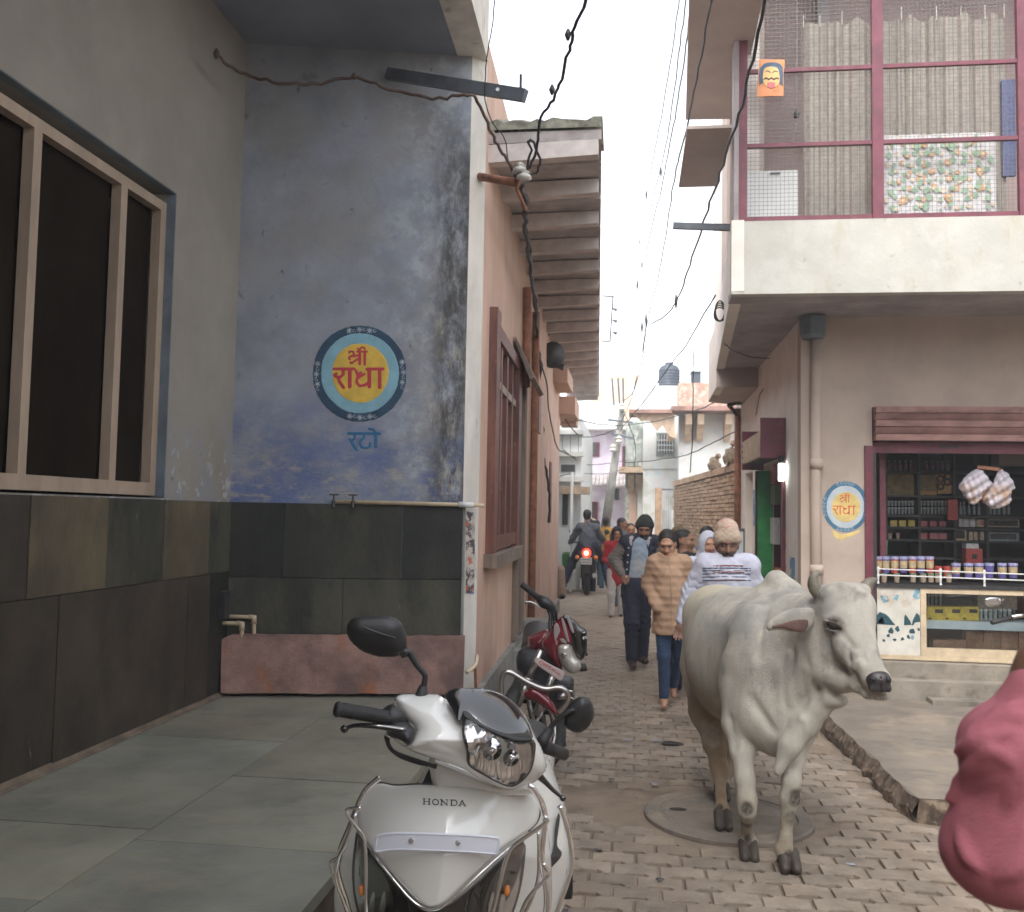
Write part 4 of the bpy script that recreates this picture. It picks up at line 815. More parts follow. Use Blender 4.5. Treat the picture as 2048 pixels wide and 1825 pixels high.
# painted emblem
sp_ = (0, SY, 1.8); sn = (0, -1, 0); smp = planemap(1450, 600, 3.413, sp_, sn); US = SY/F/3.413
def sl_(n, m, k, par, **kw): return panel(n, m, smp, w0=lambda x, y: 0*x+.0013*k, t=.001, r=.0004, px=US, parent=par, lay=5, smooth=False, **kw)
e2_ = sl_('painted_emblem', m_navy2, 1, rb, outline=circ(822, 1412, 160, 176, 36, .01), step=7, sharp=True); e2_['label'] = 'faded blue ring with pale discs and orange-red Devanagari lettering'
sl_('yellow_drip', m_yellow2, .4, e2_, outline=[(730, 1570), (800, 1600), (930, 1570), (880, 1610), (800, 1640), (795, 1700), (785, 1640), (750, 1625)], step=6)
sl_('pale_disc', m_ltblue2, 2, e2_, outline=circ(822, 1414, 131, 148, 36, .01, 4), step=6, sharp=True); sl_('yellow_disc', m_yellow2, 3, e2_, outline=circ(825, 1415, 100, 106, 30, .02, 5), step=6, sharp=True)
def tr(L, cx0, cy0, cx, cy, s, w): return [([(cx+(x-cx0)*s, cy+(y-cy0)*s) for x, y in l], ww*w) for l, ww in L]
sl_('lettering', m_orange, 4, e2_, lines=tr(radha, 722, 350, 813, 1432, .68, .5)+tr(shri, 718, 262, 818, 1358, .80, .6), step=3)
sl_('ornament', m_ltblue2, 2.3, e2_, lines=[(arc(822+dx, 1412+dy, 9, 9, 0, 300, 6), 4) for a0 in (90, 270, 0, 180) for k in (-20, -10, 0, 10, 20) for dx, dy in [(146*math.cos(R(a0+k)), 162*math.sin(R(a0+k)))]], step=3, kind='stuff')
# shutter box
sb = thing('roller_shutter', 'half-rolled pink-brown roller shutter with maroon bottom panel over the shop opening', 'shutter', (3, SY-.1, 2.3))
z1 = ozt; ys0 = SY-.10; 
for k in range(5): z0_ = z1-.062*(k+1); MB().hexa([(oxl+.01, ys0+.03*(k % 2), z0_+.004), (3.8, ys0+.03*(k % 2), z0_+.004), (3.8, SY, z0_+.004), (oxl+.01, SY, z0_+.004), (oxl+.01, ys0-.015, z0_+.058), (3.8, ys0-.015, z0_+.058), (3.8, SY, z0_+.058), (oxl+.01, SY, z0_+.058)]).build('slat', m_shutter, sb)
zsh = float(OY(1800, 906, SY)[2]); RB('bottom_panel', (oxl+.01, SY+.02, zsh), (3.8, SY+.05, z1-.315), m_maroon, sb); RB('lock_handle', (2.75, SY+.008, zsh+.05), (2.9, SY+.019, zsh+.07), m_dark, sb)
RB('guide', (oxl-.07, SY-.03, .45), (oxl-.002, SY+.1, zsh+.06), m_maroon, sb); RB('guide', (oxl+.001, SY-.02, .45), (oxl+.028, SY+.1, zsh), m_dark, sb)
# ---- shelves and goods
ORD = ['first', 'second', 'third', 'fourth', 'fifth', 'sixth', 'seventh', 'eighth', 'ninth', 'tenth', 'eleventh', 'twelfth', 'thirteenth', 'fourteenth', 'fifteenth', 'sixteenth', 'seventeenth', 'eighteenth', 'nineteenth', 'twentieth']
CG = 'goods on the shelves inside the corner shop'
def K1(x, y, Y): return OY(1730+x/6.42, 880+y/6.42, Y)
def K2(x, y, Y): return OY(1730+x/6.42, 1110+y/6.42, Y)
SHY = 9.75
shf = thing('shop_shelving', 'black shelving filled with goods at the back of the corner shop', 'shelving', (3, SHY, .42))
RB('back_panel', (2.0, SHY+.3, .42), (6, SHY+.33, 3.0), m_void, shf)
m_shelf = mat('black_shelf_board', (.035, .032, .032), .5, .2, 5, 0)
for y in (400, 715, 965, 1120, 1280, 1500): z = float(K1(600, y, SHY)[2]); RB('shelf', (2.0, SHY-.02, z-.02), (6, SHY+.29, z), m_shelf, shf)
for x in (265, 690, 1140, 1560): X_ = float(K1(x, 800, SHY)[0]); RB('upright', (X_-.012, SHY-.025, .42), (X_+.012, SHY+.28, 2.95), m_shelf, shf)
gm = {k: mat('goods_'+k, c, .45, .25, 40, 0, emit=None) for k, c in dict(pink=(.33, .16, .24), gold=(.22, .15, .04), brass=(.4, .22, .06), grey=(.26, .30, .30), yellow=(.42, .32, .06), rose=(.34, .10, .11), white=(.5, .5, .5), purple=(.10, .08, .26), red=(.40, .06, .05), lilac=(.34, .34, .55), tan=(.5, .38, .22), green=(.16, .22, .15), beige=(.42, .33, .24), card=(.22, .12, .075), yel2=(.5, .36, .04)).items()}
def jar(x0, y0, x1, y1, Y, K, m, lid, label, cat='jar', name='jar', grp=CG, lab=None, bottle=False):
    a, b_ = K(x0, y1, Y), K(x1, y0, Y); c = ((a[0]+b_[0])/2, Y+abs(b_[0]-a[0])/2, a[2]); r = abs(b_[0]-a[0])/2; h = b_[2]-a[2]
    t = thing(name, label, cat, c, group=grp)
    if bottle: MB()._lz(np.array(c), [(r*.9, 0), (r, h*.05), (r, h*.55), (r*.4, h*.75), (r*.35, h*.86)], 10, 0).build('body', m, t, smooth=False); MB()._lz(np.array(c), [(r*.42, h*.861), (r*.42, h)], 8, 0).build('cap', lid, t)
    else: MB()._lz(np.array(c), [(r*.8, 0), (r*.95, h*.83)], 10, 0).build('body', m, t); MB()._lz(np.array(c), [(r*1.02, h*.831), (r*1.02, h)], 10, 0).build('lid', lid, t)
    if lab is not None and not bottle: MB()._lz(np.array(c), [(r*.87, h*.3), (r*.965, h*.74)], 10, 0).build('label', lab, t)
    return t
for i, x in enumerate((290, 365, 435, 505, 580, 640)): jar(x, 265, x+45, 395, SHY+.05, K1, gm['pink'], gm['white'], 'dim pink bottle, %s from left on the top shelf, left bay of the shop' % ORD[i], 'bottle', 'bottle', bottle=True)
for i, x in enumerate((775, 840, 915, 980, 1055)): jar(x, 275, x+42, 395, SHY+.05, K1, gm['pink'], gm['white'], 'dim pink bottle, %s from left on the top shelf, second bay of the shop' % ORD[i], 'bottle', 'bottle', bottle=True)
for x in (160,): jar(x, 320, x+40, 395, SHY+.05, K1, gm['yellow'], gm['green'], 'small yellow bottle on the top shelf beside the maroon door frame', 'bottle', 'bottle', bottle=True)
for row, (y0, y1) in enumerate(((785, 850), (868, 955))):
    for i, x in enumerate([155, 200]+[290+44*k for k in range(8)]+[705+46*k for k in range(8)]): jar(x, y0, x+36, y1, SHY+.04-.03*row, K1, gm['grey'], gm['white'], 'small grey jar, %s from left in the %s row of the third shelf' % (ORD[i], 'upper' if row == 0 else 'lower'), lab=gm['grey'])
def gbox(x0, y0, x1, y1, Y, K, m, label, cat='box', name='box', grp=CG, dp=.12, extra=None):
    a, b_ = K(x0, y1, Y), K(x1, y0, Y); t = MB().box((a[0], Y, a[2]), (b_[0], Y+dp, b_[2])).build(name, m); tag(t, label, cat, grp)
    if extra:
        for (u0, v0, u1, v1, mm) in extra: MB().box((a[0]+(b_[0]-a[0])*u0, Y-.003, a[2]+(b_[2]-a[2])*v0), (a[0]+(b_[0]-a[0])*u1, Y-.0005, a[2]+(b_[2]-a[2])*v1)).build('print', mm, t)
    return t
m_goldp = mat('gold_wrapped_goods', (.15, .11, .04), .35, .5, 18, .5, 60, metal=.4, layers=[dict(col=(.5, .35, .1), sc=30, lo=.62, hi=.7)])
gbox(270, 440, 630, 712, SHY+.03, K1, m_goldp, 'wide dim gold-wrapped packet on the second shelf, left bay')
gbox(700, 455, 920, 712, SHY+.03, K1, m_goldp, 'narrower gold-wrapped packet with orange base on the second shelf', extra=[(0, .02, 1, .2, gm['brass'])])
gb = gbox(935, 440, 1110, 690, SHY+.02, K1, gm['brass'], 'orange carton printed with four dark bangles on the second shelf')
for k, (x, y) in enumerate(((970, 500), (1065, 470), (1060, 545), (970, 600))):
    c = K1(x, y, SHY+.016); MB().tube([c+np.array((math.cos(q_)*.03, 0, math.sin(q_)*.03)) for q_ in np.linspace(0, 2*math.pi, 13)], .009, 6).build('bangle_print', m_black, gb)
for i, x in enumerate((325, 440, 555)): gbox(x, 1035, x+88, 1112, SHY+.03, K1, gm['yellow'], 'small yellow box on the fourth shelf, %s of three from the left' % ORD[i])
for i, x in enumerate((715, 835, 955)): gbox(x, 1045, x+85, 1112, SHY+.03, K1, gm['rose'], 'small red box on the fourth shelf, %s of three from the left' % ORD[i])
for i, x in enumerate((300, 400)): jar(x, 1195, x+55, 1275, SHY+.03, K1, gm['beige'], gm['pink'], 'little tan jar on the fifth shelf, %s of two from the left' % ORD[i])
for i, x in enumerate((695, 830, 945)): gbox(x, 1200, x+105, 1275, SHY+.03, K1, gm['rose'], 'dull red box on the fifth shelf, %s of three from the left' % ORD[i])
for i, x in enumerate((1215, 1262, 1325, 1388, 1452, 1600, 1655, 1710, 1775, 1835)): jar(x, 800, x+34, 962, SHY+.03, K1, gm['grey'], gm['white'], 'slim pale bottle, %s from left in the right bay under the hanging packets' % ORD[i], 'bottle', 'bottle', bottle=True)
gbox(1065, 770, 1190, 1030, SHY-.10, K1, gm['red'], 'dark red folder hanging in the middle of the shelving', dp=.03)
for i, x in enumerate((1205, 1275, 1350)): gbox(x, 1012, x+62, 1118, SHY+.03, K1, gm['white'], 'pale upright box in the right bay of the fourth shelf, %s of three' % ORD[i])
gbox(1435, 1020, 1550, 1118, SHY+.03, K1, gm['beige'], 'tan box beside the pale boxes in the right bay', extra=[(.5, .2, .85, .8, gm['rose'])])
gbox(1575, 1025, 1980, 1118, SHY+.03, K1, gm['beige'], 'long tan box with printed figures, upper of two in the right bay', extra=[(.05, .15, .95, .85, m_black), (.1, .3, .2, .7, gm['yellow']), (.32, .3, .42, .75, gm['rose'])])
gbox(1575, 1195, 1980, 1295, SHY+.03, K1, gm['grey'], 'long grey box with dark prints, lower of two in the right bay', extra=[(.08, .2, .9, .85, m_shelf), (.6, .3, .7, .7, gm['yellow'])])
gbox(1130, 1160, 1300, 1298, SHY+.02, K1, gm['tan'], 'square picture frame with tan rim on the lower shelf', 'picture frame', 'picture_frame', extra=[(.12, .22, .88, .95, m_black)])
for x in (1335, 1400, 1480): gbox(x, 1180, x+50, 1290, SHY+.03, K1, gm['beige'], 'small upright tan box right of the picture frame, %s of three' % ORD[(x-1335)//65])
gbox(1300, 1400, 1510, 1600, SHY-.2, K1, gm['red'], 'red carton with a dark circle low in the right bay', extra=[(.35, .35, .65, .65, m_black)])
gbox(1300, 1335, 1460, 1400, SHY-.18, K1, gm['white'], 'pale box standing on the red carton'); gbox(1720, 185, 2120, 325, SHY-.1, K1, m_hood, 'pale cardboard box at the top right of the shop', dp=.2)
jar(180, 1290, 315, 1500, SHY-.35, K1, gm['green'], gm['green'], 'dull green vase on the counter beside the door frame', 'vase', 'vase')
# hanging packets
for (pts_, lab_) in (([(1210, 570), (1440, 370), (1620, 540), (1600, 620), (1420, 830), (1330, 800), (1260, 690)], 'left of two hanging bunches of plastic packets in the shop opening'), ([(1500, 760), (1640, 560), (1750, 370), (1930, 590), (1880, 660), (1850, 830), (1630, 890), (1570, 840)], 'right of two hanging bunches of plastic packets in the shop opening')):
    m_pk = MATS.get('packet_wrap') or mat('packet_wrap', (.55, .51, .57), .22, .1, 12, .9, 26, spec=.8, layers=[dict(col=(.44, .28, .18), sc=9, lo=.42, hi=.58, z=(2.03, 1.9, 0, 1))])
    mpk = lambda x, y, w: np.array([OY(1730+a/6.42, 880+b_/6.42, SY+.12) for a, b_ in zip(np.atleast_1d(x), np.atleast_1d(y))])+np.stack([0*np.atleast_1d(w), -np.atleast_1d(w), 0*np.atleast_1d(w)], 1)
    o = panel('snack_packets', m_pk, mpk, pts_, infl=(.06, .10), step=16, px=SY/F/6.42, sub=3, w0=lambda x, y: .012*np.sin(x*.03+y*.05)+.008*np.sin(x*.08-y*.03)); tag(o, lab_, 'packets')
a_, b_ = K1(1440, 350, SY+.12), K1(1720, 380, SY+.12); tag(MB().bar(a_, b_, .02, .03).build('wooden_hanger', m_rust), 'short orange-brown stick from which the plastic packets hang', 'hanger')
# counter
ct = thing('shop_counter', 'shop counter with a postered white panel and a glazed display case below', 'counter', (3, SY, .42))
cx0 = oxl+.03; zc = 1.085; xg = float(K2(745, 800, SY)[0]); RB('top', (cx0, SY-.04, zc-.03), (5, SY+.5, zc), m_dark, ct)
m_panelw = mat('grimy_white_panel', (.58, .56, .50), .7, .15, 4, .1, layers=[dict(col=(.45, .32, .22), sc=7, lo=.5, hi=.64, z=(.7, .95, 0, 1), amt=.6)])
RB('front_panel', (cx0, SY-.02, .46), (xg-.03, SY+.02, zc-.031), m_panelw, ct)
def scrap(poly, m): MB().prism([K2(x, y, SY-.021) for x, y in poly], (0, -.0015, 0)).build('poster_scrap', m, ct)
m_teal = mat('torn_teal_print', (.02, .07, .09), .8, .2, 20, 0); m_sky2 = mat('torn_blue_print', (.16, .33, .42), .8, .3, 20, 0, layers=[dict(col=(.5, .45, .38), sc=30, lo=.5, hi=.6)])
scrap([(155, 890), (150, 780), (190, 735), (260, 760), (300, 790), (345, 850), (380, 890), (390, 905)], m_teal); scrap([(500, 905), (505, 790), (520, 765), (545, 800), (580, 850), (600, 900)], m_teal); scrap([(600, 905), (610, 850), (660, 745), (700, 780), (712, 860), (640, 870), (620, 905)], m_teal)
scrap([(165, 880), (170, 840), (215, 795), (245, 850), (235, 890)], m_sky2); scrap([(190, 520), (290, 530), (310, 590), (240, 620), (215, 580)], m_sky2); scrap([(360, 560), (400, 510), (440, 520), (410, 590)], m_sky2); scrap([(610, 540), (650, 440), (705, 425), (710, 560), (650, 570)], m_sky2)
rr = random.Random(8)
for (cx, cy, s) in ((340, 980, 55), (300, 1040, 30), (420, 950, 40), (380, 1090, 30), (480, 1080, 35), (560, 1060, 35), (610, 990, 50), (690, 960, 30), (240, 1100, 28), (610, 1060, 30)):
    scrap([(cx+s*rr.uniform(.4, 1)*math.cos(q_), cy+s*rr.uniform(.4, 1.1)*math.sin(q_)) for q_ in np.linspace(0, 6.28, 9)[:-1]], m_teal if rr.random() < .8 else m_sky2)
RB('base_rail', (cx0, SY-.03, .42), (5, SY+.03, .459), m_cream, ct)
cf = MB(); cf.box((xg-.028, SY-.03, .46), (xg+.02, SY+.03, zc-.031)); cf.box((xg+.02, SY-.03, .46), (5, SY+.03, .53)); cf.box((xg+.02, SY-.03, zc-.075), (5, SY+.03, zc-.031)); cf.build('case_frame', m_cream, ct)
zs0, zs1 = float(K2(1000, 950, SY+.06)[2]), float(K2(1000, 845, SY+.06)[2]); RB('case_shelf', (xg+.021, SY+.05, zs0), (5, SY+.4, zs1), m_ltblue2, ct); RB('case_back', (xg+.02, SY+.42, .46), (5, SY+.44, zc-.03), m_void, ct)
m_glass = mat('clear_glass', (.9, .95, .95), .03, 0, 5, 0, trans=1, spec=.6); RB('case_glass', (xg+.021, SY-.006, .531), (5, SY-.002, zc-.076), m_glass, ct)
for i in range(3): gbox(800+222*i, 670, 1015+222*i, 842, SY+.08, K2, gm['yel2'], 'yellow printed packet in the display case, %s of three in a row' % ORD[i], 'packet', 'packet', extra=[(.45, .55, .92, .82, m_black), (.06, .08, .25, .2, m_black)])
for k, (x, y) in enumerate(((1300, 985), (1525, 985), (1750, 985), (1975, 985), (1310, 1115), (1525, 1115), (1750, 1115), (1975, 1115), (1090, 1100), (880, 1100))): gbox(x, y, x+212, (1110 if y == 985 else 1290), SY+.10, K2, gm['card'], 'brown carton in the display case, %s from left in the %s row' % (ORD[int((x-880)//200) if y != 985 else int((x-1300)//200)], 'upper' if y == 985 else 'lower'), 'carton', 'carton', grp='cartons in the display case')
for k in range(4): jar(800+50*k, 510, 840+50*k, 665, SY+.2, K2, gm['grey'], gm['white'], 'grey-capped jar behind the yellow packets, %s of four' % ORD[k])
for k in range(7): jar(1470+62*k, 700, 1520+62*k, 842, SY+.12, K2, gm['grey'], gm['white'], 'small grey jar in the right half of the display case, %s from left' % ORD[k])
gbox(1440, 520, 1950, 690, SY+.25, K2, gm['beige'], 'pale box at the top right inside the display case')
# tubs and railing on the counter
TG = 'plastic tubs lined up on the counter'
for i, x in enumerate((125, 225, 340, 455, 570, 680, 795)): jar(x, 25, x+108, 235, SY+.16, K2, gm['purple'] if i % 2 else gm['red'], gm['lilac'], 'purple and red tub with pale lid, %s from left in the touching row' % ORD[i], 'tub', 'tub', TG, gm['tan'])
for i, x in enumerate((1130, 1290, 1425, 1560, 1725, 1865)): jar(x, 112, x+118, 300, SY+.14, K2, gm['purple'], gm['lilac'], 'purple tub with pale lid, %s from left in the spaced right row' % ORD[i], 'tub', 'tub', TG, gm['tan'] if i != 3 else gm['purple'])
for x in (910, 1020): jar(x, 150, x+98, 300, SY+.14, K2, gm['red'], gm['red'], 'small red tub between the purple rows, %s of two' % ('left' if x == 910 else 'right'), 'tub', 'tub', TG)
for i, x in enumerate((215, 380, 590, 720, 820, 910, 1050)): jar(x, 240, x+80, 355, SY+.04, K2, gm['beige'], gm['green'], 'small jar behind the pale counter rail, %s from the left' % ORD[i], 'jar', 'jar', TG)
m_chrome = metal_('chrome', (.75, .75, .76), .12)
m_steel = metal_('dull_steel', (.6, .6, .6), .3)
rl = thing('counter_railing', 'low two-bar steel railing along the front edge of the shop counter', 'railing', (3, SY-.02, zc))
for y in (180, 258): a_, b_ = K2(165, y, SY-.01), K2(2300, y+58, SY-.01); b_[2] = a_[2]-.02; MB().tube([a_, b_], .006, 6).build('bar', m_white, rl)
for x in (168, 970, 1532): a_ = K2(x, 150+(x-168)*.03, SY-.01); MB().lathe((a_[0], a_[1], zc), [(.012, 0), (.007, .02), (.012, (a_[2]-zc)*.45), (.007, (a_[2]-zc)*.6), (.014, (a_[2]-zc)*.9), (.004, a_[2]-zc)], 8).build('post', m_white, rl)
# ---- side shop in the alley wall
aw = thing('maroon_shutter_box', 'maroon shutter box with a beige louvred front over the side shop', 'shutter', (1.4, 10.5, 2.3))
za, zbw = 2.26, 2.665; RB('end_plate', (1.29, 9.68, za), (SX-.002, 9.71, zbw), m_maroon, aw); RB('end_plate', (1.29, 11.25, za-.05), (SX-.002, 11.28, zbw), m_maroon, aw)
for k in range(4): z0_ = za+.02+.065*k; MB().hexa([(1.30, 9.712, z0_), (1.33, 9.712, z0_), (1.33, 11.248, z0_), (1.30, 11.248, z0_), (1.285-.0*k, 9.712, z0_+.055), (1.34, 9.712, z0_+.055), (1.34, 11.248, z0_+.055), (1.285, 11.248, z0_+.055)]).build('louvre', m_cream, aw)
RB('underside', (1.34, 9.712, za+.02), (SX-.002, 11.248, za+.05), m_dark, aw)
m_green = mat('green_door_paint', (.03, .26, .07), .45, .2, 6, .1, layers=[dict(col=(.02, .10, .04), sc=10, lo=.62, hi=.7)])
gd = thing('green_door', 'bright green shop door standing open behind the cow', 'door', (SX, 11.4, .5))
MB().box((SX-.075, 11.22, .56), (SX+.10, 11.27, 2.2)).build('leaf', m_green, gd); MB().box((SX-.07, 11.213, 1.34), (SX+.09, 11.219, 1.37)).build('rail', m_green, gd); RB('frame_edge', (SX-.10, 11.21, .56), (SX-.078, 11.28, 2.2), m_dark, gd)
RB('door_frame', (SX-.03, 9.70, .5), (SX+.0, 9.80, 2.24), m_maroon)
t = thing('side_shop_shelves', 'narrow shelf bay packed with coloured snack packets in the side shop', 'shelving', (SX+.3, 10.5, .5))
RB('back_panel', (SX+.45, 9.72, .5), (SX+.48, 11.2, 2.25), m_maroon, t); RB('end_panel', (SX+.12, 11.28, .5), (SX+.48, 11.31, 2.25), m_maroon, t); RB('counter_board', (SX-.06, 9.81, .78), (SX+.3, 11.15, .82), m_cream, t)
rr = random.Random(5)
for k, z in enumerate((1.1, 1.35, 1.6, 1.85)):
    RB('shelf', (SX+.22, 9.8, z), (SX+.44, 11.2, z+.02), m_shelf, t)
for k in range(40):
    lev = k % 5; z = (.82, .92, 1.12, 1.37, 1.62)[lev]; y = 9.86+(k//5)*.19+rr.uniform(-.02, .02); xo = (SX+.02, SX+.10, SX+.24, SX+.24, SX+.24)[lev]; m_ = gm[rr.choice(['red', 'white', 'rose', 'yellow', 'pink', 'beige', 'red'])]; h_ = rr.uniform(.09, .2)
    if lev == 1: z = .82; h_ = .26
    tag(MB().box((xo, y, z+.001), (xo+.07, y+.14, z+h_)).build('snack_packet', m_), 'coloured packet in the side shop, %s back from the pillar on its %s level' % (ORD[k//5], ORD[lev]), 'packet', 'packets in the side shop')
for px, py, mm, lb_ in ((1545, 950, 'rose', 'pink packet hanging at the top of the side shop opening'), (1545, 990, 'green', 'green packet hanging under the pink packet in the side shop'), (1545, 1055, 'white', 'tall pale roll standing in the side shop opening')):
    c = OX(px, py, SX+.06); tag(MB().box((c[0], c[1]-.16, c[2]-.11-(.08 if mm == 'white' else 0)), (c[0]+.06, c[1]+.18, c[2]+.11)).build('snack_packet', gm[mm]), lb_, 'packet')
m_lamp = mat('lit_tube', (.9, 1, .95), .4, 0, 5, 0, emit=(.85, 1, .95, 4)); t = thing('tube_lamp', 'lit white tube lamp hanging in the side shop under the maroon box', 'lamp', OX(1563, 940, SX-.02))
c1, c2 = OX(1562.5, 928, SX-.05), OX(1562.5, 962, SX-.05); MB().tube([c1, c2], .028, 10).build('tube', m_lamp, t, smooth=True); MB().tube([c1+np.array((0, 0, .01)), c1+np.array((0, .0, .08))], .03, 10).build('holder', m_dark, t)
t = thing('downpipe', 'thin brown downpipe on the far end of the alley wall beside the brick wall', 'pipe', (SX-.04, 13.7, .6)); MB().tube([(SX-.05, 13.55, 1.35), (SX-.05, 13.55, 3.2)], .045, 8).build('pipe', m_rust, t, smooth=True); MB().tube([(SX-.05, 13.55, 3.1), (SX-.2, 13.3, 3.22), (SX-.05, 13.2, 3.25)], .03, 6).build('bracket', m_dark, t)
t = thing('meter_box', 'small grey electric meter box low on the alley wall', 'meter box', (SX-.06, 13.3, 1.2)); a_ = OX(1484, 1053, SX-.12); RB('box', (SX-.16, 13.1, 1.10), (SX-.005, 13.45, 1.50), m_greyiron, t); RB('door', (SX-.12, 13.09, 1.14), (SX-.02, 13.099, 1.46), m_ltblue2, t)
m_pos2 = mat('blue_strip_poster', (.12, .25, .42), .7, .2, 20, 0, layers=[dict(col=(.6, .6, .55), sc=14, lo=.52, hi=.58)])
tag(RB('strip_poster', (SX-.004, 11.95, 1.55), (SX-.001, 12.2, 2.0), m_pos2, None), 'narrow blue paper notice pasted on the alley wall left of the green door', 'poster'); tag(RB('strip_poster', (SX-.004, 9.15, .7), (SX-.001, 9.42, 1.28), m_pos2, None), 'torn blue and white notice on the pillar right of the green door', 'poster')
# ================================================================ brick wall with monkeys
bw = thing('brick_wall', 'long weathered brick wall along the right side of the bending alley', 'wall', (1.3, 18, 0))
b0, b1 = np.array((1.60, 13.95)), np.array((.99, 22.6)); db = (b1-b0)/np.linalg.norm(b1-b0); Lb = np.linalg.norm(b1-b0); nb = np.array((-db[1], db[0]))
m_brick = mat('weathered_brick', (.36, .24, .155), .9, .25, 7, .5, 50, rnd=.15, layers=[dict(col=(.42, .32, .23), sc=3, lo=.48, hi=.66, amt=.7), dict(col=(.28, .12, .08), sc=6, lo=.6, hi=.7, amt=.6)])
m_bmort = mat('dark_brick_joint', (.11, .08, .06), .95, .3, 8, .4)
MB().wall(b1+np.array((.03, 0)), b0+np.array((.03, 0)), -.02, 2.36, .3).build('core', m_bmort, bw)
HB, LBk = .067, .36; br = []
for r_ in range(int(2.36/HB)):
    s = -(r_ % 2)*LBk/2
    while s < Lb:
        a_, c_ = max(s, 0), min(s+LBk*rnd.uniform(.94, 1), Lb)
        if c_-a_ > .05: br.append((a_, c_, r_*HB, rnd.uniform(-.012, .012)))
        s += LBk
def brickmesh(M, a_, c_, z, j):
    j2 = rnd.uniform(-.004, .004); P = lambda s, e, zz_: (*(b0+db*s+nb*e), zz_)
    f_ = .0-j; b_ = -.04
    return M.hexa([P(a_+.008, f_, z+.007+j2), P(c_-.008, f_, z+.007), P(c_-.008, b_, z+.007), P(a_+.008, b_, z+.007), P(a_+.008, f_+rnd.uniform(-.006, .004), z+HB-.005), P(c_-.008, f_, z+HB-.005+j2), P(c_-.008, b_, z+HB-.005), P(a_+.008, b_, z+HB-.005)])
br.sort(key=lambda q_: q_[0] if q_[2] > .75 else q_[0]+20)
for q_ in br[:290]: brickmesh(MB(), *q_).build('brick', m_brick, bw)
M = MB()
for q_ in br[290:]: brickmesh(M, *q_)
M.build('brick', m_brick, bw, kind='stuff')
for k in range(14): a_, c_ = k*Lb/14+.006, (k+1)*Lb/14-.006; P = lambda s, e, zz_: (*(b0+db*s+nb*e), zz_); j = rnd.uniform(-.008, .008); MB().hexa([P(a_, .02, 2.362), P(c_, .02, 2.362), P(c_, -.3, 2.362), P(a_, -.3, 2.362), P(a_, .02, 2.475+j), P(c_, .02, 2.475+j), P(c_, -.3, 2.475+j), P(a_, -.3, 2.475+j)]).build('coping_stone', m_brick, bw)
# ================================================================ far end of the alley
m_whitewash = mat('old_whitewash', (.62, .62, .60), .9, .10, 2, .2, layers=[dict(col=(.40, .40, .33), sc=1.6, lo=.45, hi=.6, z=(3.4, 2.4, 0, 1), amt=.8), dict(col=(.45, .6, .68), sc=2, lo=.56, hi=.64, amt=.5), dict(col=(.5, .35, .26), sc=4, lo=.6, hi=.68, amt=.5)])
m_lil = mat('lilac_wall', (.56, .49, .58), .9, .1, 2, .1, layers=[dict(col=(.66, .62, .66), sc=2, lo=.5, hi=.6)]); m_farpeach = mat('faded_orange_wall', (.66, .47, .33), .9, .12, 1.5, .1, layers=[dict(col=(.75, .68, .58), sc=1.2, lo=.5, hi=.6)])
m_farwhite = mat('far_white_wall', (.72, .74, .72), .9, .08, 2, .1); m_greybld = mat('grey_weathered_wall', (.30, .33, .30), .9, .3, 2.5, .2, layers=[dict(col=(.5, .5, .45), sc=5, lo=.5, hi=.6)]); m_win = mat('far_window_dark', (.06, .065, .07), .5, .2, 5, 0)
m_farbrick = mat('faded_brick', (.42, .26, .2), .9, .25, 5, .3, 20, layers=[dict(col=(.5, .42, .36), sc=9, lo=.5, hi=.6)]); m_corbel = mat('ochre_stone', (.42, .31, .22), .85, .2, 8, .2)
def far_(name, px0, px1, py0, py1, Y, m, par, dp=.1, fwd=0, z0=None):
    a_, b_ = OY(px0, py1, Y), OY(px1, py0, Y); return MB().box((a_[0], Y-fwd, a_[2] if z0 is None else z0), (b_[0], Y+dp, b_[2])).build(name, m, par)
def house(label, px0, px1, py, Y, m, dp=5, z0=-.02, nm='house'):
    a_, b_ = OY(px0, 1000, Y), OY(px1, py, Y); t = thing(nm, label, 'building', ((a_[0]+b_[0])/2, Y, 0)); MB().box((a_[0], Y, z0), (b_[0], Y+dp, b_[2])).build('wall', m, t); return t
# white house at left with balcony
h = house('white house with an open balcony at the far left of the alley', 1060, 1164, 836, 21, m_farwhite, 6)
for y in (862, 905, 955): far_('floor_band', 1060, 1168, y, y+8, 20.98, m_whitewash, h, .05, .18)
for x in (1124, 1140, 1156): far_('railing_post', x, x+1.6, 870, 905, 20.8, m_greyiron, h, .03)
far_('railing', 1118, 1166, 869, 871.5, 20.8, m_greyiron, h, .03); far_('window', 1122, 1150, 930, 944, 20.95, m_win, h, .04); far_('window', 1124, 1136, 985, 1050, 20.95, m_win, h, .04)
far_('column', 1139, 1146, 944, 1140, 20.2, m_farwhite, h, .25, 0, -.02); far_('ledge', 1120, 1178, 974, 988, 20.3, m_corbel, h, .6)
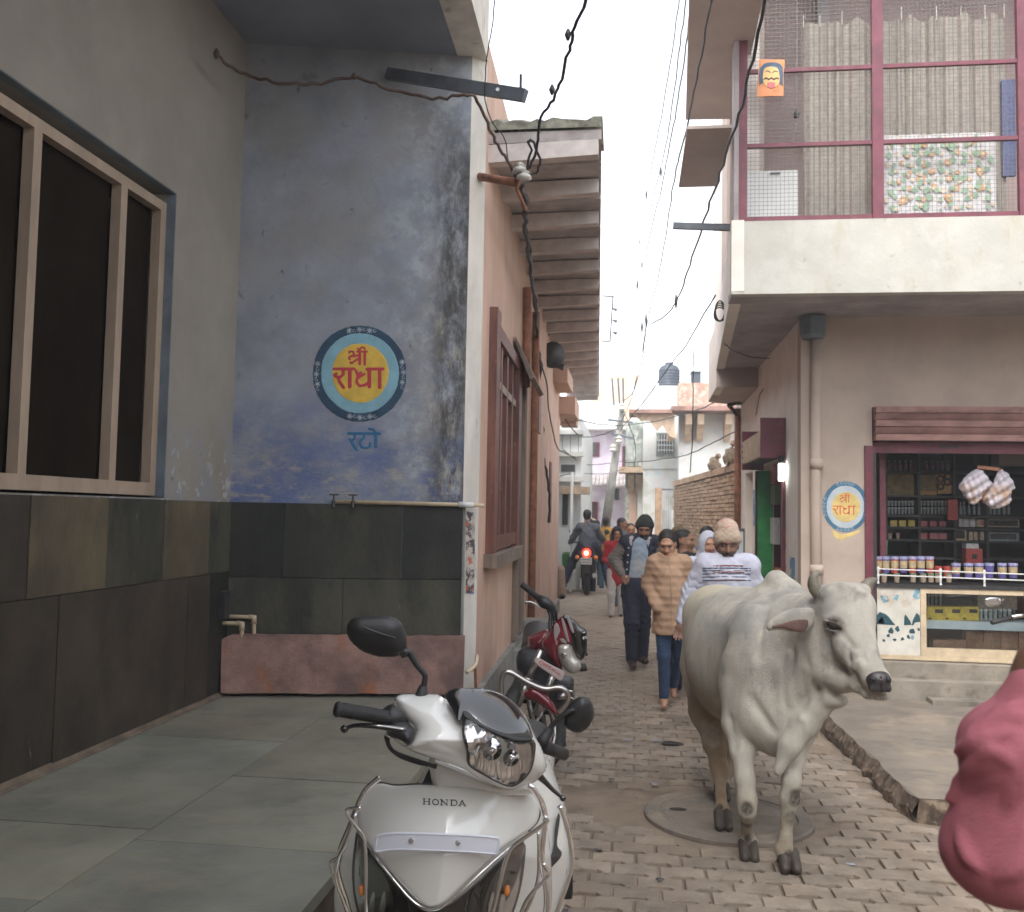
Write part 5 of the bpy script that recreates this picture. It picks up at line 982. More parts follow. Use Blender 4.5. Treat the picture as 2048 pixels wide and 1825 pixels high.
# lilac house
h = house('lilac house with maroon windows and a tiled lean-to at the end of the alley', 1148, 1262, 858, 29, m_lil)
far_('upper_storey', 1164, 1240, 806, 856, 30, m_farwhite, h, 3); far_('roof_ledge', 1150, 1268, 854, 861, 28.9, m_farwhite, h, .4, .5)
for (a_, b_, c_, d_) in ((1172, 1199, 885, 913), (1244, 1254, 893, 935)): f_ = far_('window_frame', a_, b_, c_, d_, 28.95, m_maroon, h, .06); far_('pane', a_+5, b_-6, c_+3, d_-3, 28.93, m_win, f_, .01)
f_ = far_('door_frame', 1170, 1195, 1004, 1075, 28.95, m_maroon, h, .06); far_('door_leaf', 1177, 1188, 1008, 1075, 28.93, m_win, f_, .01); far_('door_opening', 1142, 1166, 990, 1032, 28.95, m_win, h, .04); far_('window', 1229, 1238, 978, 1000, 28.95, m_win, h, .04)
a_, b_ = OY(1146, 952, 28.9), OY(1262, 974, 27.9)
for k in range(15):
    x0_, x1_ = a_[0]+(b_[0]-a_[0])*k/15+.01, a_[0]+(b_[0]-a_[0])*(k+1)/15-.01; z_ = rnd.uniform(-.03, .03); MB().hexa([(x0_, 27.8, b_[2]+z_), (x1_, 27.8, b_[2]+z_), (x1_, 28.93, a_[2]+z_), (x0_, 28.93, a_[2]+z_), (x0_, 27.8, b_[2]+.05+z_), (x1_, 27.8, b_[2]+.05+z_), (x1_, 28.93, a_[2]+.05+z_), (x0_, 28.93, a_[2]+.05+z_)]).build('roof_tile', m_stoneslab, h)
# orange house behind
h = house('tall faded orange house rising behind the lilac house', 1180, 1300, 752, 40, m_farpeach); far_('pale_panel', 1262, 1285, 770, 850, 39.95, m_farwhite, h, .04)
# grey balcony tower
h = house('grey weathered house with a boxed balcony on stone corbels', 1250, 1300, 842, 27, m_greybld, 4)
far_('balcony_box', 1255, 1286, 845, 935, 26.9, m_greybld, h, .1, .5); far_('balcony_slab', 1238, 1290, 938, 948, 26.9, m_corbel, h, .1, .9); far_('pink_wall', 1257, 1274, 975, 1090, 26.95, m_peach, h, .04, .0, -.02); far_('column', 1274, 1290, 965, 1090, 26.9, m_whitewash, h, .1, .2, -.02)
for k, x in enumerate((1262, 1278)): c = OY(x, 950, 26.3); MB().prism([c+np.array((-.08, 0, 0)), c+np.array((-.08, .5, 0)), c+np.array((-.08, .5, -.5)), c+np.array((-.08, .2, -.2))], (.16, 0, 0)).build('corbel', m_corbel, h)
for x in (1258, 1266, 1275, 1282): far_('shutter_slat', x, x+1.2, 850, 930, 26.37, m_greyiron, h, .02)
# whitewashed house
h = house('whitewashed house with barred window and blue-stained plaster in the middle distance', 1286, 1372, 772, 25.5, m_whitewash, 6)
f_ = far_('window_frame', 1312, 1350, 866, 913, 25.42, m_greybld, h, .07); far_('pane', 1315, 1347, 869, 908, 25.40, m_win, f_, .01)
for k in range(6): far_('bar', 1317+k*5.4, 1318.4+k*5.4, 870, 907, 25.38, m_farwhite, f_, .015)
for y in (880, 890, 900): far_('bar', 1315, 1347, y, y+1.3, 25.36, m_farwhite, f_, .015)
far_('gate_pier', 1310, 1324, 976, 1100, 23.4, m_brick, h, .4, 0, -.02); far_('string_course', 1286, 1372, 935, 938, 25.45, m_whitewash, h, .04)
g_ = thing('iron_gate', 'pale iron gate between the brick pier and the long brick wall', 'gate', OY(1335, 1060, 23.4)); 
for k in range(6): far_('bar', 1325+k*3.6, 1326.4+k*3.6, 980, 1100, 23.4, m_greyiron, g_, .04, 0, 0)
far_('sheet', 1324, 1347, 1020, 1100, 23.46, m_farwhite, g_, .02, 0, 0); far_('rail', 1324, 1347, 978, 981, 23.38, m_greyiron, g_, .02)
# scalloped stone canopy and bracketed upper floor
h = house('old house with a brick parapet and carved ochre stone brackets above the brick wall', 1357, 1500, 822, 24.6, m_whitewash, 5)
far_('brick_parapet', 1357, 1500, 766, 821, 24.7, m_farbrick, h, 1.2); far_('cornice', 1340, 1500, 820, 828, 24.5, m_redstone, h, .3, .8)
for x in (1337, 1372, 1396, 1452):
    c = OY(x+6, 828, 23.9); wv = .16; pts = [(0, 0), (.72, 0), (.72, -.62), (.55, -.66), (.38, -.5), (.25, -.36), (.05, -.26)]
    MB().prism([c+np.array((-wv/2, p_[0], p_[1])) for p_ in pts], (wv, 0, 0)).build('bracket', m_corbel, h)
cp = [OY(x, y, 23.9+(0)) for x, y in ((1262, 826), (1345, 822), (1352, 878), (1338, 872), (1326, 850), (1314, 862), (1300, 842), (1282, 842))]
MB().prism(cp, (0, .08, 0)).build('scalloped_canopy', m_corbel, h); far_('canopy_slab', 1258, 1345, 819, 826, 23.7, m_redstone, h, 1.2)
tk = thing('water_tank', 'big black ribbed water tank on the roof of the whitewashed house', 'water tank', OY(1338, 771, 27)); c = OY(1338, 773, 27); m_tank = mat('blue_black_plastic', (.045, .06, .08), .5, .1, 5, 0)
prof = [(.30, 0)]; 
for k in range(6): prof += [(.31, .03+k*.085), (.295, .06+k*.085)]
MB()._lz(c, [(r_*1.02, z_*.98) for r_, z_ in prof+[(.24, .58), (.12, .64)]], 20, 0).build('body', m_tank, tk, smooth=False); MB()._lz(c+np.array((0, 0, .63)), [(.12, 0), (.12, .05), (.02, .07)], 12, 0).build('lid', m_tank, tk)
tk = thing('water_tank', 'smaller dark square tank partly hidden behind the brick parapet', 'water tank', OY(1390, 768, 26.5)); far_('body', 1383, 1402, 745, 772, 26.5, m_tank, tk, .5); far_('lid', 1382, 1403, 742.5, 745, 26.45, m_tank, tk, .6)
# utility pole
up_ = thing('utility_pole', 'leaning grey utility pole with crossarms at the far end of the alley', 'utility pole', OY(1206, 1090, 23)); a_, b_ = OY(1203, 1110, 23), OY(1244, 822, 23)
MB().tube([a_, b_], [.125, .075], 12).build('pole', m_plinth, up_, smooth=True)
for (p0, p1) in (((1216, 840), (1266, 846)), ((1222, 868), (1268, 878))): MB().bar(OY(*p0, 22.85), OY(*p1, 22.85), .05).build('crossarm', m_greyiron, up_)
for px, py in ((1238, 888), (1243, 822), (1226, 905)): MB().lathe(OY(px, py, 22.8), [(.03, 0), (.09, .05), (.05, .1), (.08, .14), (.02, .2)], 10).build('insulator', m_ceramic, up_)
for (p0, p1) in (((1228, 812), (1224, 757)), ((1240, 822), (1236, 757)), ((1247, 822), (1246, 757))): MB().tube([OY(*p0, 22.9), OY(*p1, 22.9)], .025, 6).build('rod', m_greyiron, up_)
tag(MB()._lz(OY(1152, 1040, 24), [(1.0*.55, 0), (.02, .22)], 12, 0).build('umbrella', m_cream), 'pale yellow umbrella awning over the far left side of the alley', 'umbrella')
# side enclosures of the alley beyond
fw_ = thing('left_row_house', 'pale house continuing the left side of the alley beyond the peach house', 'building', (-3, 19, 0)); MB().box((-6, YE+.35, -.02), (PXat(YE)-.5, 20.9, 4.2)).build('wall', m_whitewash, fw_)
def ball(c, r, name, m, par): c = np.asarray(c); b_ = SDF(c-r*1.5, c+r*1.5, r/5); b_.ell(c, (r, r, r), None, .001); return b_.mesh(name, m, par)
# ================================================================ white cow
def surf(S, px, py, d0, d1, n=400):
    """first point of a distance field met along the line of sight"""
    k = ray(px, py); prev = None
    for t in np.linspace(d0, d1, n):
        p = EY+k*t; i = [(p[a]-S.g[a][0])/S.h for a in range(3)]
        if any(v < 0 or v >= len(S.g[a])-1 for a, v in enumerate(i)): continue
        f = S.F[int(round(i[0])), int(round(i[1])), int(round(i[2]))]
        if f < 0: return p
    return EY+k*(d0+d1)/2
def T(x, y, d): return Cd(1340+x/2.677, 1100+y/2.677, d)
dk = (.075, .058, .045)
m_cow = mat('white_cow_hide', (.50, .465, .40), .85, .13, 11, .9, 260, stretch=(1, 1, .3), layers=[
    dict(col=(.60, .53, .38), sc=3, lo=.40, hi=.65, y=(5.1, 5.7, 0, 1), z=(.8, 1.1, 0, 1), amt=.8), dict(col=(.26, .255, .24), sc=4.5, lo=.38, hi=.62, y=(5.5, 5.1, 0, 1), z=(.75, 1.1, 0, 1), x=(1.05, .85, 0, 1), amt=.75),
    dict(col=(.27, .165, .09), sc=4, lo=.30, hi=.55, z=(.85, .45, 0, 1), y=(4.95, 5.15, 0, 1), amt=.9), dict(col=(.30, .235, .15), sc=5, lo=.40, hi=.60, z=(.5, .15, 0, 1), amt=.8),
    dict(col=(.25, .24, .23), sc=14, lo=.54, hi=.70, z=(.5, .9, 0, 1), st=(1, 1, .45), amt=.55), dict(col=(.38, .30, .21), sc=2.5, lo=.45, hi=.62, y=(4.9, 5.3, 0, 1), z=(1.1, .8, 0, 1), amt=.7),
    dict(col=dk, sc=30, lo=.3, hi=.6, c=T(414, 1385, 4.46), r=(.02, .045)), dict(col=dk, sc=30, lo=.3, hi=.6, c=T(412, 1460, 4.53), r=(.012, .035)), dict(col=dk, sc=30, lo=.3, hi=.6, c=T(420, 1560, 4.54), r=(.02, .04)), dict(col=dk, sc=30, lo=.3, hi=.6, c=T(672, 1325, 4.42), r=(.03, .055)), dict(col=dk, sc=30, lo=.3, hi=.6, c=T(655, 1440, 4.40), r=(.02, .05), amt=.8),
    dict(col=dk, sc=30, lo=.3, hi=.6, c=T(640, 1640, 4.38), r=(.02, .035)), dict(col=dk, sc=30, lo=.3, hi=.6, c=T(258, 1370, 5.0), r=(.02, .04)), dict(col=(.10, .08, .07), sc=30, lo=.3, hi=.6, c=T(878, 408, 4.30), r=(.03, .06), amt=.8), dict(col=(.30, .24, .21), sc=20, lo=.3, hi=.6, c=T(1110, 760, 4.12), r=(.03, .07), amt=.8),
    dict(col=(.10, .085, .08), sc=20, lo=.3, hi=.6, c=T(520, 425, 4.38), r=(.01, .035), amt=.8)])
m_gap = mat('dark_panel_gap', (.03, .03, .03), .6, 0, 5, 0); m_hoof = mat('dark_hoof', (.045, .035, .028), .5, .4, 12, .3); m_nose = mat('wet_dark_nose', (.035, .028, .03), .25, .3, 40, .3, 90, spec=.6); m_horn = mat('grey_horn', (.16, .14, .11), .5, .3, 20, .3, 60)
m_eye = mat('wet_black_eye', (.012, .010, .010), .08, 0, 5, 0, spec=.8); m_inear = mat('pinkish_inner_ear', (.15, .085, .07), .8, .25, 10, .3); m_knee = mat('dark_leg_patch', (.09, .07, .055), .8, .4, 14, .4, 90); m_pinkn = mat('pink_muzzle_skin', (.38, .26, .24), .5, .2, 20, .2)
S = SDF((.02, 3.9, -.03), (1.62, 6.15, 1.52), .0095)
hip, mid, sho = T(300, 500, 5.66), T(390, 570, 5.22), T(520, 600, 4.90)
VZ = (0, 0, 1)
S.cap(hip, mid, .26, .30, .08, 0, (VZ, .88)); S.cap(mid, sho, .30, .26, .09, 0, (VZ, .80))
S.ell(T(250, 330, 5.75), (.20, .24, .16), None, .1); S.ell(T(320, 345, 5.5), (.17, .3, .12), None, .08)      # rump and back
S.ell(T(460, 640, 4.80), (.17, .2, .32), None, .09)     # shoulder
S.ell(T(610, 690, 4.72), (.19, .18, .28), None, .1); S.ell(T(560, 900, 4.66), (.20, .16, .17), None, .1)      # chest
S.cap(T(560, 330, 5.06), T(640, 330, 4.95), .15, .13, .07); S.chain([T(530, 250, 5.08), T(572, 172, 5.04), T(632, 225, 4.98), T(700, 290, 4.90)], [.075, .056, .062, .06], .035); S.cap(T(690, 370, 4.86), T(800, 345, 4.6), .115, .10, .07)   # hump and crest
S.chain([T(600, 470, 4.95), T(690, 470, 4.74), T(800, 440, 4.55), T(860, 400, 4.5)], [.20, .175, .14, .12], .08, 0, ((1, 0, 0), 1.1))
S.chain([T(640, 680, 4.74), T(730, 680, 4.6), T(800, 620, 4.5)], [.17, .13, .10], .07)
S.chain([T(850, 760, 4.42), T(800, 850, 4.44), T(725, 940, 4.45), T(640, 1050, 4.44), T(578, 1185, 4.42)], [.032, .045, .055, .05, .024], .035)
S.cap(T(700, 800, 4.62), T(620, 1000, 4.6), .13, .10, .07)
for a_, b_, r_ in (((752, 380), (770, 600), .012), ((790, 600), (845, 800), .012), ((690, 520), (700, 760), .012), ((640, 560), (650, 820), .010), ((730, 640), (765, 790), .011), ((590, 640), (590, 860), .009), ((700, 900), (740, 1040), .010)):
    pa, pb = surf(S, 1340+a_[0]/2.677, 1100+a_[1]/2.677, 3.9, 5.4), surf(S, 1340+b_[0]/2.677, 1100+b_[1]/2.677, 3.9, 5.4); S.cap(pa, pb, r_*.55, r_*.55, .03)
# legs
L_ = lambda pts, rs, k=.035, g=0: S.chain([T(*p) for p in pts], rs, k, g)
L_([(400, 760, 4.78), (368, 930, 4.72), (385, 1080, 4.64), (402, 1230, 4.56), (412, 1340, 4.52), (414, 1400, 4.50)], [.13, .080, .054, .044, .043, .038], .035)
L_([(414, 1400, 4.50), (412, 1470, 4.56), (412, 1540, 4.60), (420, 1570, 4.60), (420, 1600, 4.59)], [.040, .027, .032, .044, .042], .02)
L_([(640, 860, 4.74), (680, 990, 4.60), (662, 1130, 4.50), (648, 1240, 4.46), (640, 1330, 4.45)], [.12, .066, .047, .041, .042], .03)
L_([(640, 1330, 4.45), (628, 1440, 4.44), (618, 1540, 4.43), (610, 1600, 4.43), (614, 1640, 4.42)], [.045, .029, .030, .040, .038], .02)
L_([(230, 640, 5.62), (215, 860, 5.42), (240, 1030, 5.32), (262, 1160, 5.28), (268, 1220, 5.24)], [.20, .115, .06, .042, .036], .05)
L_([(268, 1220, 5.24), (272, 1320, 5.10), (280, 1400, 5.03), (284, 1440, 5.00)], [.036, .028, .038, .040], .02)
L_([(330, 700, 5.72), (305, 900, 5.66), (300, 1050, 5.64), (292, 1180, 5.60), (284, 1250, 5.55)], [.17, .10, .055, .038, .036], .05)
L_([(284, 1250, 5.55), (282, 1290, 5.52), (280, 1320, 5.50)], [.030, .036, .038], .02)
# head
hd_ = [T(930, 300, 4.42), T(945, 400, 4.38), T(980, 520, 4.30), T(1042, 620, 4.22), T(1102, 690, 4.17)]
S.chain(hd_, [.100, .102, .078, .063, .058], .035)
S.ell(T(1015, 310, 4.40), (.075, .09, .085), None, .04); S.ell(T(875, 320, 4.44), (.08, .10, .09), None, .04); S.ell(T(930, 235, 4.46), (.10, .09, .05), None, .05)
S.ell(T(850, 520, 4.44), (.075, .10, .13), None, .045); S.chain([T(840, 650, 4.42), T(925, 700, 4.34), T(1020, 715, 4.24), T(1100, 735, 4.2)], [.070, .052, .040, .040], .03)
S.ell(T(1062, 400, 4.36), (.028, .05, .05), None, .025); S.ell(T(880, 385, 4.335), (.045, .03, .028), None, .03)
S.cap(T(1030, 330, 4.36), T(1085, 630, 4.18), .045, .034, .03)
S.ell(T(880, 800, 4.42), (.06, .08, .04), None, .04)
S.chain([T(835, 245, 4.46), T(812, 232, 4.46)], [.045, .034], .03); S.chain([T(1000, 225, 4.48), T(1035, 222, 4.48)], [.045, .036], .03)
S.F += 0
# muzzle details
ns_ = surf(S, 1340+1122/2.677, 1100+705/2.677, 3.9, 5)
S.ell(ns_+np.array((0, .05, 0)), (.060, .05, .05), None, .02)
a_, b_ = surf(S, 1340+1035/2.677, 1100+752/2.677, 3.9, 5), surf(S, 1340+1170/2.677, 1100+770/2.677, 3.9, 5); S.cap(a_, b_, .007, .009, .008, 0, None, True)
S.chain([T(1055, 770, 4.20), T(1140, 776, 4.175)], [.026, .028], .015, 0)
ep = surf(S, 1340+874/2.677, 1100+404/2.677, 3.9, 5)
S.ell(ep, (.030, .03, .019), axes((0.35, -.1, 1), (1, 0, -.45)), .02, 0, True)
S.cap(ep+np.array((-.036, -.002, .020)), ep+np.array((.032, -.006, -.006)), .010, .009, .012, 0); S.cap(ep+np.array((-.03, .0, -.018)), ep+np.array((.03, -.002, -.034)), .007, .007, .012, 0)
for A__, B__, r__ in (((440, 800), (545, 960), .02), ((285, 480), (262, 800), .03), ((960, 540), (1000, 690), .012), ((905, 430), (1050, 600), .010), ((1000, 640), (985, 740), .012), ((850, 440), (870, 640), .012), ((500, 330), (470, 560), .022), ((320, 900), (350, 1060), .014), ((705, 940), (700, 1030), .010)):
    S.cap(surf(S, 1340+A__[0]/2.677, 1100+A__[1]/2.677, 3.9, 6), surf(S, 1340+B__[0]/2.677, 1100+B__[1]/2.677, 3.9, 6), r__*.42, r__*.3, r__*2.4, 0, None, True)
for A__, r__ in (((835, 240), .03), ((860, 215), .026), ((1000, 210), .026), ((1025, 232), .026), ((930, 200), .03), ((1000, 560), .018), ((930, 620), .02)): S.ell(surf(S, 1340+A__[0]/2.677, 1100+A__[1]/2.677, 3.9, 6)+np.array((0, .01, 0)), (r__, r__, r__*.8), None, .02)
cow = thing('white_cow', 'large white humped cow walking toward the viewer on the brick paving', 'cow', (.65, 5.0, 0))
body = S.mesh('body', m_cow, cow)
sm_ = body.modifiers.new('s', 'SMOOTH'); sm_.iterations = 2; sm_.factor = .5
for P_, r_ in (([T(818, 246, 4.47), T(790, 226, 4.46), T(768, 190, 4.46), T(768, 152, 4.46), T(782, 128, 4.46), T(800, 115, 4.47)], [.036, .031, .026, .020, .013, .005]), ([T(1022, 232, 4.49), T(1046, 202, 4.50), T(1072, 172, 4.50), T(1104, 160, 4.50)], [.036, .030, .021, .008])):
    Ph = np.array(P_); hs2 = SDF(Ph.min(0)-.05, Ph.max(0)+.05, .005); hs2.chain(cr(P_, 3), list(np.interp(np.linspace(0, 1, len(P_)*3-2), np.linspace(0, 1, len(r_)), r_)), .006); hs2.mesh('horn', m_horn, cow)
def hoof(x, y, d, w=.05, lift=0):
    c = T(x, y, d); c[2] = max(c[2], .042) if not lift else c[2]; q_ = SDF(c-.13, c+.13, .005)
    for sx in (-1, 1): q_.cap(c+np.array((sx*w*.45, .02, .03)), c+np.array((sx*w*.50, -.055, -.018)), w*.54, w*.48, .006)
    q_.rbox(c+np.array((0, 0, -.042-.06)), (.2, .2, .06), None, .002, .004, 0, True); q_.cap(c+np.array((0, -.12, -.05)), c+np.array((0, -.03, .03)), .006, .004, .006, 0, None, True); q_.mesh('hoof', m_hoof, cow)
hoof(636, 1700, 4.40, .052); hoof(284, 1478, 4.97, .05); hoof(278, 1345, 5.48, .048); hoof(420, 1612, 4.56, .048, 1)
for x, y, d in ((662, 1658, 4.44), (586, 1660, 4.44), (304, 1418, 5.03), (262, 1300, 5.5)): ball(T(x, y, d), .014, 'dewclaw', m_hoof, cow)
q_ = SDF(ns_-.09, ns_+.09, .0042); q_.ell(ns_+np.array((.0, .024, .004)), (.055, .045, .043), None, .01); q_.cap(ns_+np.array((-.03, .002, -.03)), ns_+np.array((.035, .002, -.03)), .017, .017, .015)
q_.cap(ns_+np.array((.003, -.015, .03)), ns_+np.array((.003, -.01, -.05)), .003, .003, .005, 0, None, True); q_.mesh('muzzle_pad', m_nose, cow)
for dx in (-.030, .034): ball(ns_+np.array((dx, -.012, .010)), .012, 'nostril', m_black, cow)
q_ = SDF(ep-.05, ep+.05, .0035); q_.ell(ep+np.array((0, .014, -.001)), (.030, .020, .019), axes((0.35, -.1, 1), (1, 0, -.45)), .004); q_.mesh('eye', m_eye, cow)
MB().tube([ep+np.array((-.034, -.006, .016)), ep+np.array((-.01, -.012, .016)), ep+np.array((.015, -.014, .006)), ep+np.array((.034, -.008, -.012))], [.003, .005, .005, .003], 6, sub=3).build('eyelid', m_knee, cow, smooth=True)
cm = sheetmap(1340, 1100, 2.677, 4.42); UC = 4.42/F/2.677
er = panel('ear', m_cow, cm, [(770, 320), (700, 308), (630, 322), (565, 355), (514, 408), (530, 436), (575, 428), (650, 440), (715, 442), (765, 400)], infl=(.02, .05), step=9, px=UC, w0=lambda x, y: .02+(760-x)*.00025+0*y, parent=cow)
panel('inner_ear', m_inear, cm, [(738, 372), (660, 372), (600, 392), (552, 404), (548, 420), (600, 420), (670, 438), (725, 434)], infl=(.010, .02), step=8, px=UC, w0=lambda x, y: .034+(760-x)*.00025+0*y, parent=er)
panel('ear', m_cow, sheetmap(1340, 1100, 2.677, 4.5), [(1075, 430), (1098, 425), (1105, 470), (1098, 560), (1080, 580), (1070, 500)], infl=(.015, .03), step=8, px=UC, parent=cow)
tb = MB(); a_ = T(215, 640, 6.0); tb.tube([T(280, 260, 5.98), T(215, 500, 6.05), T(212, 800, 6.0), T(200, 950, 5.95)], [.03, .02, .014, .012], 8, sub=3); tb.build('tail', m_cow, cow, smooth=True)
tb = MB(); rr = random.Random(3)
for k in range(26): q_ = T(200, 940, 5.95); e_ = T(188+rr.uniform(-14, 16), 1075+rr.uniform(-20, 20), 5.95+rr.uniform(-.03, .03)); tb.tube([q_, (q_+e_)/2+np.array((rr.uniform(-.02, .02), 0, 0)), e_], [.003, .003, .001], 4)
tb.build('tail_tuft', m_cow, cow, kind='stuff')
wh = MB()
for k in range(16): x = 1050+k*8; p_ = T(x, 762+rr.uniform(0, 14), 4.14); wh.tube([p_, p_+np.array((rr.uniform(-.008, .01), -.01, -.022-rr.uniform(0, .01)))], .0006, 3)
wh.build('whiskers', m_nose, cow, kind='stuff')
# ================================================================ white scooter
D0 = 2.42; U = D0/F/2.912; sm = sheetmap(640, 1200, 2.912, D0)
def Sp(x, y, w=0): return Cd(640+x/2.912, 1200+y/2.912, D0-w)
m_wp = mat('pearl_white_paint', (.74, .735, .70), .16, .02, 3, 0, coat=1, spec=.5); m_bp = mat('black_plastic', (.018, .018, .019), .42, .1, 20, .05, 300); m_gb = mat('gloss_black', (.008, .008, .009), .05, 0, 3, 0, coat=1, spec=.7); m_rub = mat('black_rubber', (.02, .02, .021), .6, .15, 20, .2, 120)
m_chr = metal_('mirror_chrome', (.82, .82, .83), .07); m_refl = metal_('reflector_chrome', (.7, .7, .72), .16); m_amb = mat('amber_bulb', (.75, .24, .05), .2, .1, 10, 0, spec=.7); m_plate = mat('blank_white_plate', (.68, .70, .78), .35, .03, 5, 0); m_lens = mat('lens_glass', (1, 1, 1), .0, 0, 5, 0, trans=1, spec=.5); m_dgrey = mat('dark_grey_plastic', (.05, .05, .05), .5, .1, 20, .05)
m_letter = mat('grey_letters', (.05, .05, .06), .25, 0, 5, 0, metal=.6)
sc = thing('scooter', 'white scooter with blank number plate and chrome crash guard in the foreground', 'scooter', (-.45, 2.6, 0))
def aw0(x, y):   # relief of the front apron: convex, leaning back at the top, ridge down the middle
    u = (x-730-(y-1400)*-.10)/560.; v = (y-1500)/450.
    return -.17*np.abs(u)**2.2+.05*np.clip(1-np.abs(u)*1.1, 0, 1)*np.clip((y-1150)/600., 0, 1.2)-.10*np.clip(-v, 0, 2)**1.3-.05*np.clip(v, 0, 4)
def W(off): return lambda x, y: aw0(x, y)+off
# shell behind everything
panel('leg_shield', m_wp, sm, [(330, 1075), (520, 1085), (900, 1100), (1180, 1115), (1270, 1170), (1320, 1300), (1345, 1500), (1350, 1750), (1310, 2000), (1180, 2350), (1000, 2600), (700, 2640), (420, 2600), (240, 2350), (120, 2000), (80, 1750), (120, 1520), (180, 1320), (215, 1200)], w0=W(-.035), t=.02, step=13, px=U, parent=sc)
ap_ = panel('front_apron', m_wp, sm, [(225, 1180), (270, 1105), (345, 1068), (440, 1082), (560, 1076), (700, 1080), (900, 1097), (1060, 1110), (1170, 1104), (1240, 1130), (1278, 1190), (1272, 1280), (1215, 1345), (1060, 1450), (880, 1620), (760, 1740), (680, 1788), (610, 1786), (530, 1720), (430, 1610), (340, 1500), (262, 1400), (218, 1290)], w0=W(.0), t=.014, r=.012, step=8, px=U, parent=sc, sub=4)
sm_pts = [(225, 1180), (270, 1105), (345, 1068), (440, 1082), (560, 1076), (700, 1080), (900, 1097), (1060, 1110), (1170, 1104), (1240, 1130), (1278, 1190), (1272, 1280), (1215, 1345)]
MB().tube([Sp(x, y, float(aw0(x, y))-.010) for x, y in cr(sm_pts, 4)], .0035, 6).build('panel_gap', m_gap, sc, smooth=True)
# dark V grille, chrome V trim
panel('lower_grille', m_gb, sm, [(250, 1440), (340, 1540), (480, 1690), (600, 1800), (690, 1805), (800, 1740), (960, 1600), (1110, 1460), (1190, 1400), (1140, 1640), (1000, 1900), (830, 2150), (680, 2250), (520, 2150), (330, 1880), (240, 1650)], w0=W(-.016), t=.012, step=10, px=U, parent=sc)
vt = [(300, 1470), (360, 1545), (450, 1655), (530, 1745), (600, 1795), (655, 1806), (720, 1780), (830, 1690), (960, 1570), (1090, 1455), (1180, 1395)]
MB().tube([Sp(x, y, float(aw0(x, y))+.012) for x, y in cr(vt, 4)], .0042, 8).build('trim', m_chr, sc, smooth=True)
# indicator clusters: housing, reflector, amber bulb, clear lens
for side, O_ in (('l', [(215, 1340), (250, 1400), (330, 1520), (400, 1640), (430, 1760), (400, 1900), (330, 1980), (240, 1880), (195, 1720), (186, 1560), (200, 1420)]), ('r', [(1195, 1420), (1130, 1450), (1060, 1530), (990, 1640), (950, 1760), (960, 1880), (1030, 1960), (1110, 1860), (1160, 1720), (1190, 1560)])):
    hs_ = panel('indicator', m_dgrey, sm, O_, w0=W(-.022), t=.008, step=9, px=U, parent=sc)
    c_ = (245, 1690) if side == 'l' else (1085, 1690)
    I_ = [((x-c_[0])*.88+c_[0]+(10 if side == 'l' else -6), (y-1670)*.9+1668) for x, y in O_]
    panel('reflector', m_refl, sm, I_, w0=lambda x, y: aw0(x, y)-.012+.0028*np.sin(x*.10+y*.012)+.004*np.sin(y*.015), t=.004, step=8, px=U, parent=hs_, smooth=False)
    cc = Sp(c_[0], c_[1], float(aw0(*c_))+.003); nb_ = SDF(cc-.045, cc+.045, .004); nb_.ell(cc, (.010, .010, .017), None, .002); nb_.mesh('bulb', m_amb, hs_)
    panel('clear_lens', m_lens, sm, O_, w0=W(.006), t=.0025, r=.001, step=9, px=U, parent=hs_)
# number plate with rim and screws
pw = lambda x, y: .060-.10*np.abs((x-680)/560.)**2.2+0*y
pl__ = panel('number_plate', m_plate, sm, [(312, 1452), (322, 1395), (338, 1368), (470, 1352), (850, 1365), (1020, 1378), (1050, 1398), (1040, 1470), (1015, 1490), (850, 1476), (470, 1462), (330, 1476)], w0=pw, t=.003, r=.0015, step=5, px=U, parent=sc, sub=4)
rim = [(322, 1455), (332, 1397), (346, 1377), (470, 1361), (850, 1374), (1015, 1387), (1040, 1402), (1030, 1466), (1010, 1480), (850, 1467), (470, 1453), (340, 1466), (322, 1455)]
MB().tube([Sp(x, y, float(pw(x, y))+.004) for x, y in cr(rim, 3)], .0016, 6).build('rim', m_plate, pl__, smooth=True)
for x, y in ((531, 1404), (804, 1415)): p_ = Sp(x, y, float(pw(x, y))+.004); MB().tube([p_, p_-fw*.004], [.0075, .005], 10).tube([p_-fw*.004, p_-fw*.0055], .002, 6).build('screw', m_steel, pl__)
# maker's lettering on the apron
def sl(x, y): return (x, y)
def glyphs():
    L = []; y0, y1 = 1158, 1190; x = 595; th = 6.5; sf = 3.4
    def V(x, a=y0, b=y1, w=th): L.append(([(x, a), (x, b)], w))
    def Hh(xa, xb, y, w=sf): L.append(([(xa, y), (xb, y)], w))
    for xx_ in (606, 636): V(xx_); Hh(xx_-8, xx_+8, y0); Hh(xx_-8, xx_+8, y1)
    Hh(606, 636, 1174)
    L.append((arc(673, 1175, 17, 16, 0, 360, 16), 6))
    V(708); V(740, w=4); L.append(([(706, y0), (741, y1)], 6)); Hh(698, 712, y0); Hh(698, 716, y1); Hh(732, 748, y0)
    V(766); L.append(([(766, y0), (782, y0)]+arc(780, 1174, 18, 16, -90, 90, 8)+[(766, y1)], 5)); Hh(758, 770, y0); Hh(758, 770, y1)
    L.append(([(812, y1), (828, y0), (846, y1)], 6)); Hh(818, 838, 1180); Hh(805, 820, y1); Hh(838, 853, y1)
    return [([(a, b+(a-595)*.045+3.5*0) for a, b in p_], w) for p_, w in L]
panel('maker_lettering', m_letter, sm, lines=glyphs(), w0=W(.0152), t=.0012, r=.0004, step=1.7, px=U, parent=sc, lay=5)
